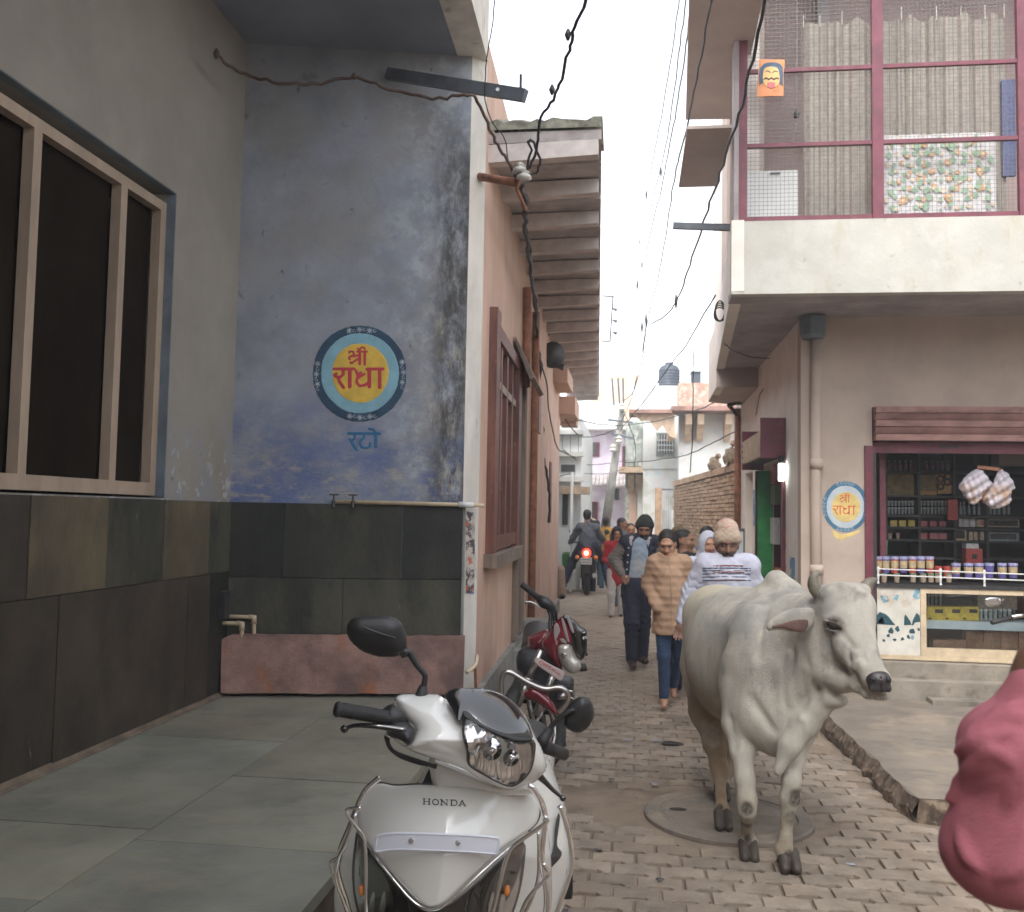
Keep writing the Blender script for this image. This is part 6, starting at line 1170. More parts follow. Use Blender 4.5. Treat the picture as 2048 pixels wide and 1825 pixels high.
# handlebar cowl
def hw0(x, y): return -.02-.00016*(x-840)-.00032*(820-y)*(y < 820)+.06*np.clip(1-((x-900)/520.)**2-((y-800)/330.)**2, 0, 1)
HW = lambda o: (lambda x, y: hw0(x, y)+o)
co = [(442, 600), (455, 556), (560, 548), (690, 552), (735, 575), (790, 528), (900, 512), (1030, 540), (1120, 590), (1200, 680), (1250, 790), (1290, 860), (1318, 945), (1312, 1000), (1270, 1050), (1200, 1085), (1120, 1108), (1040, 1092), (930, 1045), (840, 990), (730, 950), (620, 915), (520, 875), (430, 820), (382, 792), (388, 770), (500, 845), (556, 760), (500, 690)]
panel('handlebar_cowl', m_wp, sm, co, w0=HW(-.035), infl=(.075, .09), step=8, px=U, parent=sc, sub=4)
panel('cowl_hollow', m_bp, sm, [(440, 560), (430, 650), (470, 690), (530, 730), (556, 770), (520, 845), (470, 820), (400, 785), (380, 740), (400, 690), (415, 640)], w0=HW(.0), infl=(.03, .03), step=8, px=U, parent=sc, sub=4)
lo = [(835, 700), (870, 690), (930, 730), (1030, 790), (1130, 832), (1238, 822), (1244, 900), (1225, 985), (1180, 1045), (1118, 1082), (1040, 1058), (950, 1010), (868, 955), (862, 880), (838, 790)]
hl = panel('headlight', m_refl, sm, lo, w0=lambda x, y: hw0(x, y)+.050-.018*np.clip(1-((x-1050)/170.)**2-((y-900)/130.)**2, 0, 1)+.002*np.sin(x*.10), t=.004, step=7, px=U, parent=sc, smooth=False, sub=4)
for cx, cy, r_, mm in ((1000, 870, .024, m_refl), (1110, 915, .020, m_refl)):
    p_ = Sp(cx, cy, float(hw0(cx, cy))+.060); MB().tube([p_+fw*.02, p_, p_-fw*.006], [r_*.5, r_, r_*1.05], 20).build('bowl', m_refl, hl, smooth=True); MB().tube([p_-fw*.0062, p_-fw*.008], [r_*.8, r_*.3], 20).tube([p_, p_-fw*.016], [.006, .004], 10).build('bulb', m_chr, hl, smooth=True)
MB().tube([Sp(x, y, float(hw0(x, y))+.056) for x, y in ((870, 735), (905, 900), (960, 745), (870, 735))], .0028, 6).tube([Sp(x, y, float(hw0(x, y))+.058) for x, y in ((960, 920), (985, 1020), (1060, 1040), (1040, 940))], .0022, 6).build('reflector_rib', m_wp, hl)
panel('clear_lens', m_lens, sm, lo, w0=HW(.074), infl=(.008, .03), step=8, px=U, parent=hl, sub=4)
MB().tube([Sp(x, y, float(hw0(x, y))+.066) for x, y in cr(lo+lo[:1], 3)], .0042, 6).build('surround', m_dgrey, hl, smooth=True)
vo = [(728, 560), (765, 520), (830, 512), (930, 515), (1040, 542), (1125, 595), (1195, 680), (1238, 780), (1232, 812), (1190, 832), (1110, 812), (960, 742), (850, 668), (808, 712), (770, 640)]
panel('visor', m_gb, sm, vo, w0=lambda x, y: hw0(x, y)+.056+.02*np.clip(1-((x-980)/300.)**2, 0, 1), infl=(.012, .05), step=7, px=U, parent=sc, sub=4)
panel('visor_rim', m_bp, sm, [(830, 645), (870, 650), (960, 705), (1100, 780), (1205, 800), (1236, 790), (1228, 825), (1170, 830), (1050, 795), (930, 735), (840, 680)], w0=HW(.074), t=.006, step=7, px=U, parent=sc)
# mirrors
mir = panel('mirror', m_bp, sm, [(153, 185), (165, 135), (205, 100), (290, 93), (400, 95), (465, 125), (497, 185), (508, 255), (490, 305), (440, 330), (350, 333), (255, 305), (185, 250)], w0=lambda x, y: -.10+0*x, infl=(.032, .06), step=7, px=U, parent=sc)
MB().tube([Sp(x, y, -.062) for x, y in cr([(245, 155), (330, 190), (440, 222)], 4)], [.0015, .003, .0015], 6).build('crease', m_dgrey, mir, smooth=True)
MB().tube([Sp(x, y, -.09) for x, y in cr([(470, 318), (500, 305), (522, 310), (560, 375), (605, 430), (612, 460), (603, 510)], 4)], [.012, .013, .010, .008, .0075, .0075, .008], 12).build('stem', m_bp, mir, smooth=True)
MB().tube([Sp(603, 500, -.09), Sp(598, 520, -.09), Sp(590, 560, -.08), Sp(578, 605, -.07)], [.010, .0135, .017, .020], 14).build('boot', m_rub, mir, smooth=True)
mir2 = panel('mirror', m_bp, sm, [(1428, 660), (1450, 610), (1500, 568), (1540, 562), (1580, 590), (1598, 650), (1590, 700), (1562, 745), (1510, 776), (1460, 765), (1424, 735), (1420, 690)], w0=lambda x, y: -.22+0*x, infl=(.03, .05), step=7, px=U, parent=sc)
MB().tube([Sp(x, y, -.19) for x, y in cr([(1480, 640), (1440, 655), (1395, 690), (1350, 735), (1335, 765)], 4)], .0075, 10).build('stem', m_bp, mir2, smooth=True); MB().tube([Sp(1338, 755, -.19), Sp(1318, 790, -.18), Sp(1290, 835, -.15)], [.011, .014, .018], 12).build('boot', m_rub, mir2, smooth=True)
# grips, levers, cables
gr = MB(); g0, g1 = Sp(88, 635, .09), Sp(425, 692, .03); gr.tube([g0, g0+(g1-g0)*.03, g0+(g1-g0)*.06, g0+(g1-g0)*.09, g1], [.0165, .0195, .0195, .0172, .0178], 18)
for k in range(14): q_ = g0+(g1-g0)*(.12+k*.055); gr.tube([q_, q_+(g1-g0)*.018], .0187, 18)
gr.build('grip', m_rub, sc, smooth=False)
MB().tube([Sp(395, 640, .03), Sp(430, 690, .02), Sp(470, 760, .0)], [.02, .03, .028], 12).build('switch_housing', m_bp, sc, smooth=True)
MB().tube([Sp(x, y, .06) for x, y in cr([(145, 750), (200, 733), (290, 733), (400, 745), (500, 762)], 4)], [.005, .0055, .0065, .008, .011], 10).build('brake_lever', m_gb, sc, smooth=True)
ball(Sp(143, 752, .06), .0105, 'lever_ball', m_gb, sc)
MB().tube([Sp(x, y, -.12) for x, y in cr([(1270, 1020), (1310, 1060), (1360, 1110), (1408, 1150)], 4)], [.012, .008, .006, .005], 10).build('brake_lever', m_gb, sc, smooth=True); ball(Sp(1414, 1155, -.12), .0095, 'lever_ball', m_gb, sc)
MB().tube([Sp(1290, 850, -.2), Sp(1420, 900, -.32)], .018, 14).build('grip', m_rub, sc, smooth=True)
cb = MB(); cb.tube([Sp(x, y, .0) for x, y in cr([(392, 780), (398, 840), (430, 885), (500, 915), (590, 945), (680, 975)], 5)], .0055, 8); cb.tube([Sp(x, y, -.01) for x, y in cr([(380, 790), (385, 815), (410, 870), (480, 920), (600, 958), (680, 965)], 5)], .004, 8); cb.build('brake_cable', m_rub, sc, smooth=True)
# neck between apron and cowl, seat and rear body
panel('steering_neck', m_wp, sm, [(640, 900), (700, 930), (900, 1010), (1080, 1080), (1210, 1060), (1240, 1130), (1000, 1140), (760, 1120), (670, 1110), (640, 1000)], w0=lambda x, y: -.13+0*x, t=.05, r=.03, step=12, px=U, parent=sc)
panel('inner_panel', m_dgrey, sm, [(575, 1100), (600, 1020), (650, 960), (690, 960), (690, 1110), (640, 1130)], w0=lambda x, y: -.17+0*x, t=.02, step=10, px=U, parent=sc); panel('inner_panel', m_wp, sm, [(568, 1090), (600, 1000), (640, 960), (640, 1000), (600, 1090)], w0=lambda x, y: -.16+0*x, t=.01, step=8, px=U, parent=sc)
rear = panel('rear_body', m_wp, sm, [(1250, 830), (1310, 880), (1350, 960), (1390, 1080), (1430, 1200), (1462, 1400), (1462, 1600), (1430, 1760), (1370, 1900), (1250, 2050), (900, 2100), (760, 1600), (900, 1000), (1150, 860)], w0=lambda x, y: -.40-.0011*np.clip(x-1150, 0, 400)-.0006*np.clip(1500-y, 0, 700), infl=(.10, .12), step=12, px=U, parent=sc)
panel('side_slot', m_bp, sm, [(1388, 1240), (1398, 1270), (1380, 1420), (1408, 1470), (1395, 1510), (1330, 1580), (1290, 1640), (1300, 1560), (1350, 1480), (1362, 1420), (1370, 1320)], w0=lambda x, y: -.40-.0011*np.clip(x-1150, 0, 400)-.0006*np.clip(1500-y, 0, 700)+.098, t=.006, step=7, px=U, parent=sc)
sR = SDF((-.75, 2.55, .3), (.2, 4.0, .95), .018); cR = Sp(880, 1000, -.75); base = np.array((cR[0]+.06, 3.15, .0))
sR.cap((base[0], 3.0, .55), (base[0]+.05, 3.75, .68), .17, .13, .05); sR.mesh('rear_fairing', m_wp, sc)
sR = SDF((-.85, 2.6, .6), (.3, 4.0, 1.0), .018); sR.cap((base[0], 3.05, .76), (base[0]+.06, 3.7, .80), .13, .10, .03, 0, ((0, 0, 1), 2.2)); sR.mesh('seat', m_rub, sc)
def torus(c, R_, r, ax, n=32, m=12):
    c = np.array(c, float); M3 = axes(ax, (0, 0, 1) if abs(ax[2]) < .9 else (1, 0, 0)); V = []; 
    for i in range(n):
        a = 2*math.pi*i/n; d = M3[:, 0]*math.cos(a)+M3[:, 1]*math.sin(a)
        for j in range(m): b_ = 2*math.pi*j/m; V.append(c+d*(R_+r*math.cos(b_))+M3[:, 2]*r*math.sin(b_))
    return V, [(i*m+j, ((i+1) % n)*m+j, ((i+1) % n)*m+(j+1) % m, i*m+(j+1) % m) for i in range(n) for j in range(m)]
m_tyre = mat('worn_tyre', (.03, .028, .026), .8, .3, 15, .4, 60)
for (x, y) in ((-.52, 2.32), (-.42, 3.62)):
    w_ = MB(); V, Fc = torus((x, y, .215), .165, .05, (1, .05, 0)); w_.add(V, Fc); wo = w_.build('wheel', m_tyre, sc, smooth=True); MB().tube([(x-.03, y, .215), (x+.03, y, .215)], .12, 20).build('rim', m_dgrey, wo)
MB().tube([(-.52, 2.32, .215), (-.50, 2.45, .6)], .03, 10).build('fork', m_dgrey, sc); MB().box((-.75, 2.6, .25), (-.2, 3.3, .3)).build('floorboard', m_dgrey, sc)
sF = SDF((-.75, 2.0, .2), (-.3, 2.7, .6), .012); sF.cap((-.52, 2.22, .44), (-.51, 2.42, .5), .085, .09, .03); sF.ell((-.52, 2.32, .215), (.07, .225, .225), None, .01, 0, True); sF.mesh('front_fender', m_wp, sc)
# chrome crash guard
def gt(pts, w, r=.0075): return MB().tube([Sp(x, y, w) for x, y in cr(pts, 5)], r, 12)
Gd = .035
gt([(350, 1035), (330, 1050), (270, 1105), (238, 1160), (215, 1215), (170, 1330), (125, 1440), (100, 1560), (120, 1660), (150, 1750), (180, 1850), (260, 2050)], -.02, .0078).build('guard_tube', m_chr, sc, smooth=True)
gt([(238, 1212), (180, 1215), (155, 1225), (165, 1260), (210, 1320), (252, 1375), (264, 1450), (268, 1600), (272, 1850), (300, 2050)], .03, .0045).build('guard_tube', m_chr, sc, smooth=True)
gt([(120, 1502), (85, 1515), (62, 1535), (72, 1590), (105, 1680), (140, 1750)], -.01, .005).build('guard_tube', m_chr, sc, smooth=True); gt([(210, 1240), (150, 1420), (110, 1500), (90, 1620), (130, 1740), (165, 1830)], .01, .005).build('guard_tube', m_chr, sc, smooth=True)
gt([(1215, 1080), (1240, 1100), (1285, 1170), (1308, 1260), (1300, 1370), (1290, 1480), (1298, 1560), (1320, 1700), (1312, 1850), (1250, 2050)], -.03, .0085).build('guard_tube', m_chr, sc, smooth=True)
gt([(1305, 1262), (1325, 1285), (1300, 1310), (1200, 1380), (1120, 1440), (1085, 1510), (1050, 1640), (1000, 1840), (960, 2000)], .02, .0055).build('guard_tube', m_chr, sc, smooth=True); gt([(1300, 1535), (1332, 1590), (1318, 1620), (1250, 1690), (1190, 1780), (1150, 1900)], .01, .0055).build('guard_tube', m_chr, sc, smooth=True)
gt([(1270, 1350), (1275, 1500), (1270, 1620), (1235, 1740), (1180, 1850)], .0, .0045).build('guard_tube', m_chr, sc, smooth=True)
gt([(1395, 1200), (1430, 1300), (1458, 1420), (1462, 1540), (1435, 1650), (1395, 1760), (1350, 1900)], -.22, .009).build('guard_tube', m_chr, sc, smooth=True)
panel('footrest', m_bp, sm, [(1440, 1560), (1468, 1560), (1472, 1720), (1450, 1745), (1400, 1730), (1420, 1650)], w0=lambda x, y: -.30+0*x, t=.02, step=9, px=U, parent=sc)
# ================================================================ red motorcycle
DM = 5.75; UM = DM/F/4.79; mm_ = sheetmap(1000, 1140, 4.79, DM)
def Mp(x, y, w=0): return Cd(1000+x/4.79, 1140+y/4.79, DM-w)
m_rp = mat('dark_red_paint', (.16, .012, .022), .22, .12, 6, 0, coat=.8, layers=[dict(col=(.22, .12, .11), sc=14, lo=.58, hi=.74, amt=.4)]); m_slv = mat('silver_stripe', (.42, .36, .37), .3, .1, 8, 0, metal=.4); m_fchr = metal_('dusty_chrome', (.52, .50, .48), .3); m_cl = mat('cloudy_headlamp', (.48, .46, .42), .15, .25, 9, 0, spec=.7, metal=.3)
def moto(mc):
    rel = lambda o, a=0, b=0: (lambda x, y: o+a*(x-500)/400+b*(y-700)/400)
    panel('fuel_tank', m_rp, mm_, [(262, 680), (275, 645), (330, 612), (440, 570), (470, 600), (480, 680), (440, 780), (350, 830), (275, 852), (264, 790)], w0=rel(-.28), infl=(.12, .12), step=10, px=UM, parent=mc)
    fz_ = panel('headlight_fairing', m_rp, mm_, [(500, 540), (560, 470), (610, 445), (650, 480), (700, 600), (700, 720), (640, 740), (590, 760), (580, 860), (600, 950), (540, 930), (470, 860), (410, 760), (400, 690), (450, 640)], w0=rel(.02, .04), infl=(.07, .07), step=8, px=UM, parent=mc)
    panel('fairing_stripe', m_slv, mm_, [(515, 545), (545, 510), (570, 560), (600, 640), (640, 700), (600, 700), (560, 660), (545, 730), (520, 660)], w0=rel(.085, .04), t=.004, step=7, px=UM, parent=fz_); panel('fairing_stripe', m_slv, mm_, [(585, 470), (610, 480), (640, 580), (665, 690), (640, 680), (610, 590)], w0=rel(.088, .04), t=.004, step=7, px=UM, parent=fz_)
    vz = panel('visor', m_gb, mm_, [(598, 452), (640, 436), (700, 470), (760, 530), (822, 572), (834, 640), (836, 750), (815, 830), (780, 866), (745, 850), (710, 790), (680, 700), (650, 590)], w0=rel(.07, -.02), infl=(.035, .06), step=8, px=UM, parent=mc)
    panel('visor_stripe', m_slv, mm_, [(640, 450), (665, 455), (690, 520), (712, 600), (690, 600), (660, 530)], w0=rel(.105, -.02), t=.003, step=6, px=UM, parent=vz)
    ja = [([(722, 632), (735, 622), (752, 632), (772, 620)], 7), ([(752, 632), (760, 660), (765, 672), (752, 684), (742, 678)], 8), (arc(789, 655, 9, 10, 0, 360, 8), 6), ([(800, 640), (803, 668)], 6), (arc(817, 648, 7, 9, 0, 360, 8), 5), ([(826, 635), (828, 660)], 5), ([(780, 608), (790, 596), (800, 606), (810, 594), (814, 606)], 6)]
    panel('visor_lettering', m_white, mm_, lines=ja, w0=rel(.112, -.04), t=.002, r=.001, step=2.6, px=UM, parent=vz, lay=5)
    hz = panel('headlight', m_cl, mm_, [(550, 745), (575, 715), (620, 705), (668, 715), (690, 770), (710, 830), (760, 870), (780, 920), (768, 960), (720, 992), (670, 990), (620, 955), (580, 890), (548, 820)], w0=rel(.06, .02), infl=(.05, .05), step=8, px=UM, parent=mc)
    for x, y, r_ in ((620, 820, .022), (665, 890, .02)): p_ = Mp(x, y, .11); MB().tube([p_, p_-fw*.006], [r_, r_*.6], 14).build('bulb', m_refl, hz, smooth=True)
    fe = panel('front_fender', m_rp, mm_, [(200, 1195), (240, 1150), (290, 1120), (345, 1130), (420, 1180), (490, 1250), (540, 1330), (556, 1400), (520, 1395), (430, 1330), (330, 1260), (250, 1240)], w0=rel(.08, .05), infl=(.045, .04), step=8, px=UM, parent=mc)
    ax = np.array((.80, -.50, .32)); wc = Mp(330, 1480, .02); w_ = MB(); V, Fc = torus(wc, .235, .045, ax); w_.add(V, Fc); wo = w_.build('front_wheel', m_tyre, mc, smooth=True)
    w_ = MB(); V, Fc = torus(wc, .195, .014, ax, 28, 8); w_.add(V, Fc); M3 = axes(ax, (0, 0, 1))
    for k in range(6): a = k*math.pi/3; w_.tube([wc, wc+(M3[:, 0]*math.cos(a)+M3[:, 1]*math.sin(a))*.19], .012, 6)
    w_.build('rim', m_fchr, wo, smooth=True)
    wr = wc+np.array((-.12, 1.2, .0)); wr[2] = .28; w_ = MB(); V, Fc = torus(wr, .235, .05, (1, .08, .2)); w_.add(V, Fc).build('rear_wheel', m_tyre, mc, smooth=True)
    for a_, b_ in (((395, 770), (160, 1300)), ((505, 1020), (345, 1390))):
        f_ = MB(); A_, B_ = Mp(*a_, .05), Mp(*b_, .06); f_.tube([A_, A_+(B_-A_)*.5], .019, 12).tube([A_+(B_-A_)*.5, B_], .026, 12); f_.build('fork_tube', m_fchr, mc, smooth=True)
    pl2 = panel('number_plate', mat('pinkish_plate', (.46, .38, .36), .5, .1, 10, 0) if 'pinkish_plate' not in MATS else MATS['pinkish_plate'], mm_, [(328, 880), (335, 850), (360, 838), (480, 905), (610, 975), (604, 1030), (575, 1062), (480, 1000), (380, 930)], w0=rel(.13), t=.004, step=6, px=UM, parent=mc)
    c_ = [(arc(395, 892, 15, 20, -20, -300, 9), 6), ([(420, 880), (418, 920), (424, 905), (436, 900), (436, 930)], 5), ([(446, 920), (462, 918), (452, 908), (446, 930), (460, 942)], 5), ([(470, 930), (488, 930), (478, 920), (472, 945), (486, 952)], 5), ([(498, 970), (502, 945), (512, 972), (520, 952), (530, 984)], 5), ([(545, 960), (540, 985), (552, 1000), (560, 985)], 5), ([(570, 985), (566, 1010), (580, 1020)], 5)]
    panel('plate_script', m_red, mm_, lines=c_, w0=rel(.1355), t=.0015, r=.0006, step=2.6, px=UM, parent=pl2, lay=5)
    MB().tube([Mp(205, 138, -.02), Mp(225, 152, -.02), Mp(390, 290, .0)], [.020, .019, .018], 12).build('grip', m_rub, mc, smooth=True)
    MB().tube([Mp(370, 270, .0), Mp(420, 310, .02), Mp(480, 350, .02), Mp(520, 410, .0), Mp(530, 480, -.02)], [.025, .04, .03, .022, .016], 10).build('handlebar', m_bp, mc, smooth=True)
    MB().tube([Mp(x, y, .04) for x, y in cr([(252, 312), (290, 308), (340, 330), (390, 375)], 4)], .006, 8).build('clutch_lever', m_fchr, mc, smooth=True); ball(Mp(250, 312, .04), .011, 'lever_ball', m_fchr, mc)
    cb = MB()
    for k, dx in enumerate((0, 22, 45)): cb.tube([Mp(x+dx, y, .03) for x, y in cr([(450, 390), (475, 440), (470, 520), (480, 600)], 4)], .006, 6)
    cb.build('cable', m_rub, mc, smooth=True)
    MB().tube([Mp(x, y, .10) for x, y in cr([(15, 1250), (10, 1120), (22, 1020), (60, 980), (120, 992), (250, 1070), (420, 1140), (560, 1128), (630, 1160), (655, 1220), (630, 1290), (560, 1370)], 4)], .016, 10).build('crash_bar', m_fchr, mc, smooth=True)
    en = SDF(Mp(450, 1100, -.3)-np.array((.45, .35, .35)), Mp(450, 1100, -.3)+np.array((.45, .5, .4)), .02); en.rbox(Mp(380, 1000, -.28), (.13, .14, .17), None, .03, .03); en.rbox(Mp(520, 1200, -.25), (.12, .12, .11), None, .03, .03); en.cap(Mp(280, 880, -.2), Mp(300, 1100, -.2), .08, .06, .03); en.mesh('engine', m_dark, mc)
    for k in range(4): MB().tube([Mp(180+k*14, 965+k*14, -.05), Mp(110+k*14, 1135+k*10, -.05)], .008, 8).build('engine_fin', m_fchr, mc)
    MB().tube([Mp(590, 1180, -.1), Mp(600, 1230, -.1)], .04, 12).build('horn', m_fchr, mc, smooth=True)
    MB().tube([Mp(x, y, -.02) for x, y in [(620, 1150), (690, 1165), (712, 1200), (700, 1235), (665, 1215), (640, 1170)]], .005, 6).build('footpeg', m_fchr, mc)
    MB().tube([Mp(500, 1400, -.2), Mp(520, 1580, -.25), Mp(555, 1720, -.3)], [.016, .014, .012], 8).tube([Mp(565, 1650, -.3), Mp(620, 1630, -.3), Mp(630, 1680, -.3), Mp(560, 1725, -.3)], .006, 6).build('side_stand', m_dark, mc, smooth=True)
    MB().tube([Mp(790, 900, .0), Mp(795, 965, .0)], [.02, .028], 10).build('indicator', m_bp, mc, smooth=True); MB().tube([Mp(815, 790, .02), Mp(835, 820, .02)], .008, 8).build('bolt', m_bp, mc)
    q0 = Mp(330, 740, -.4); sq = SDF(q0-np.array((.4, .3, .4)), q0+np.array((.4, 1.2, .4)), .02); sq.cap(q0+np.array((0, .1, -.02)), q0+np.array((-.08, .95, -.0)), .10, .10, .03, 0, ((0, 0, 1), 1.6)); sq.mesh('seat', m_rub, mc)
mc = thing('red_motorcycle', 'dusty dark red motorcycle with black visor leaning beside the peach wall', 'motorcycle', Mp(420, 1700, -.3)*np.array((1, 1, 0)))
moto(mc)
# ================================================================ people
def skin(n, c): return mat(n, c, .55, .10, 12, .08, 80, sub=.05)
m_sk1 = skin('brown_skin', (.28, .145, .088)); m_sk2 = skin('warm_brown_skin', (.40, .22, .14)); m_sk3 = skin('dark_brown_skin', (.17, .085, .055)); m_hair = mat('black_hair', (.012, .010, .009), .55, .3, 40, .5, 150); m_lip = mat('lip_skin', (.22, .075, .06), .5, .1, 20, 0); m_eyew = mat('dark_iris', (.06, .035, .026), .35, 0, 5, 0); m_white_eye = mat('eye_white', (.5, .47, .44), .3, 0, 5, 0)
def cloth(n, c, **k): k.setdefault('bump', .35); return mat(n, c, .9, .12, 9, bsc=70, **k)
c_navy = cloth('navy_jersey', (.018, .022, .042)); c_navy2 = cloth('navy_trousers', (.022, .026, .05)); c_quilt = cloth('grey_quilted_sleeve', (.20, .175, .16)); c_ltee = cloth('pale_blue_tee', (.30, .37, .46), layers=[dict(col=(.42, .42, .40), sc=4, lo=.48, hi=.62, amt=.8)])
c_tan = cloth('tan_puffer', (.40, .255, .165)); c_denim = cloth('blue_denim', (.025, .05, .11), layers=[dict(col=(.07, .13, .24), sc=7, lo=.52, hi=.7, amt=.8)]); c_sweat = cloth('pale_lilac_sweater', (.46, .47, .56)); c_beanie = cloth('charcoal_knit', (.028, .029, .03)); c_knit = cloth('beige_knit', (.40, .31, .235)); c_knit2 = cloth('pink_cream_knit', (.46, .345, .27), layers=[dict(col=(.42, .16, .13), sc=26, lo=.55, hi=.6, st=(.5, .5, 3))])
c_blk = cloth('black_jacket', (.022, .022, .026)); c_pink = mat('rose_pink_shirt', (.43, .13, .165), .8, .10, 14, .5, 320); c_shoe = mat('brown_shoe', (.05, .03, .025), .6, .2, 20, .1); c_stripe = cloth('white_collar', (.42, .38, .40)); c_red = cloth('red_sleeve', (.42, .03, .045)); c_mus = cloth('mustard_jacket', (.48, .26, .05)); c_brnk = cloth('brown_shawl', (.34, .26, .17)); c_lbl = cloth('light_blue_shirt', (.42, .56, .62)); c_jean2 = cloth('faded_jeans', (.11, .19, .26)); c_white = cloth('white_cotton', (.55, .54, .54)); c_beig = cloth('beige_trousers', (.34, .25, .19)); c_olive = cloth('olive_cap', (.12, .09, .04)); c_hood = cloth('pale_hood', (.48, .50, .58)); c_chk = cloth('grey_shirt', (.10, .11, .13))
class Fig:
    def __init__(s, label, Y, J, skinm, scale=1, res=.011, face=(0, -1, -.12), ox=1090, oy=980, k=4.044, hands=True, hair=True, features=True, beard=False, mous=False, hairmat=m_hair, group=None, bres=None):
        s.s = scale; s.res = res
        def G(x, y, dy=0): return OY(ox+x/k, oy+y/k, Y+dy)
        s.J = {n: G(*v) for n, v in J.items()}; J = s.J; s.m = skinm
        base = ((J['al']+J['ar'])/2)*np.array((1, 1, 0)); s.t = thing('person', label, 'person', base, group=group)
        P = np.array(list(J.values())); s.lo, s.hi = P.min(0)-.30*scale, P.max(0)+.30*scale; s.lo[2] = max(s.lo[2], -.05)
        f = np.array(face, float); f /= np.linalg.norm(f); s.f = f; s.rx = np.cross((0, 0, 1), -f)*-1; s.rx = np.cross(f, (0, 0, 1)); s.rx /= np.linalg.norm(s.rx); s.rx = -s.rx if s.rx[0] < 0 and f[1] < 0 else s.rx
        s.up = np.cross(s.rx, -f); s.up = s.up if s.up[2] > 0 else -s.up
        B = SDF(s.lo, s.hi, bres or res); q = scale; hc = J['head']; A = np.stack([s.rx, -f, s.up], 1); s.A = A
        def h(x, y, z): return hc+(s.rx*x-f*y+s.up*z)*q
        s.h = h
        B.ell(h(0, .012, .022), np.array((.076, .094, .095))*q, A, .01, 0); B.ell(h(0, -.022, -.045), np.array((.060, .066, .072))*q, A, .03, 0); B.cap(h(0, .03, -.05), J['neck'], .052*q, .058*q, .03, 0)
        if features:
            B.cap(h(0, -.090, .012), h(0, -.104, -.028), .010*q, .014*q, .014, 0); B.ell(h(0, -.08, .035), np.array((.055, .02, .012))*q, A, .02, 0); B.cap(h(-.012, -.098, -.03), h(.012, -.098, -.03), .008*q, None, .01, 0)
            for sx in (-1, 1):
                B.ell(h(sx*.031, -.092, .012), np.array((.018, .008, .009))*q, A, .012, 0, True); B.ell(h(sx*.031, -.078, .010), np.array((.013, .012, .0055))*q, A, .004, 2)
                B.ell(h(sx*.078, .01, -.005), np.array((.010, .02, .03))*q, A, .01, 0); B.ell(h(sx*.038, -.062, -.025), np.array((.024, .022, .022))*q, A, .02, 0)
                B.cap(h(sx*.016, -.087, .035), h(sx*.048, -.077, .036), .0042*q, .0035*q, .004, 1 if (hair or mous) else 0)
            B.cap(h(-.02, -.088, -.062), h(.02, -.088, -.062), .0085*q, None, .006, 3); B.ell(h(0, -.072, -.098), np.array((.024, .018, .018))*q, A, .02, 0)
        if mous:
            B.cap(h(-.004, -.100, -.046), h(-.036, -.088, -.058), .010*q, .008*q, .005, 1); B.cap(h(.004, -.100, -.046), h(.036, -.088, -.058), .010*q, .008*q, .005, 1)
        if hair:
            B.ell(h(0, .030, .045), np.array((.086, .098, .088))*q, A, .008, 1); B.ell(h(0, .05, -.01), np.array((.080, .07, .08))*q, A, .01, 1)
        # torso, limbs
        T_ = (J['sl']+J['sr'])/2; M_ = (J['hl']+J['hr'])/2; W_ = T_*.42+M_*.58
        B.cap(J['sl'], J['sr'], .06*q, None, .05, 0); B.cap(T_-np.array((0, 0, .1*q)), W_, .125*q, .115*q, .05, 0, ((0, 1, 0), 1.3)); B.cap(W_, M_, .12*q, .13*q, .05, 0, ((0, 1, 0), 1.2)); B.cap(T_, J['neck'], .07*q, .055*q, .03, 0)
        s.T, s.M, s.W = T_, M_, W_
        for c in 'lr':
            B.chain([J['s'+c], J['e'+c], J['w'+c]], [.05*q, .040*q, .027*q], .02, 0); B.chain([J['h'+c], J['k'+c], J['a'+c]], [.082*q, .055*q, .036*q], .03, 0)
            a, t = J['a'+c], J['t'+c]; B.cap(a+np.array((0, .025*q, -.03*q)), t, .034*q, .026*q, .02, 0); B.cap(a, a+np.array((0, .03*q, -.04*q)), .036*q, .03*q, .02, 0)
            if hands:
                w, e = J['w'+c], J['e'+c]; d = w-e; d = d/np.linalg.norm(d); sd = np.cross(d, (0, 1, 0)); sd /= np.linalg.norm(sd)+1e-9; pc = w+d*.05*q
                B.ell(pc, np.array((.04, .04, .045))*q*np.array((1, .5, 1)), None, .012, 0)
                for i, (o, L) in enumerate(((-.028, .06), (-.01, .072), (.01, .068), (.028, .052))): p0 = pc+sd*o*q+d*.02*q; p1 = p0+d*L*.6*q; B.chain([p0, p1, p1+(d*.6+np.array((0, -.6, 0)))*L*.55*q], [.0095*q, .0088*q, .007*q], .004, 0)
                sgn = -1 if c == 'r' else 1; B.chain([pc-d*.02*q, pc+sd*sgn*.045*q+d*.01*q, pc+sd*sgn*.05*q+d*.04*q], [.014*q, .011*q, .009*q], .006, 0)
        s.body = B.mesh('body', [skinm, hairmat, m_eyew, m_lip], s.t)
    def new(s, res=None): return SDF(s.lo, s.hi, res or s.res)
    def top(s, S, g=0, th=.0, hem=.06, r=(.15, .14, .155), fl=1.25, neck=True, k=.05):
        q = s.s; J = s.J; hemp = s.M+np.array((0, 0, -hem*q)); S.cap(J['sl'], J['sr'], (.072+th)*q, None, k, g); S.cap(s.T-np.array((0, 0, .12*q)), s.W, (r[0]+th)*q, (r[1]+th)*q, k, g, ((0, 1, 0), fl)); S.cap(s.W, hemp, (r[1]+th)*q, (r[2]+th)*q, k, g, ((0, 1, 0), fl))
        if neck: S.cap(s.T, J['neck'], .08*q, .068*q, .04, g)
        return hemp
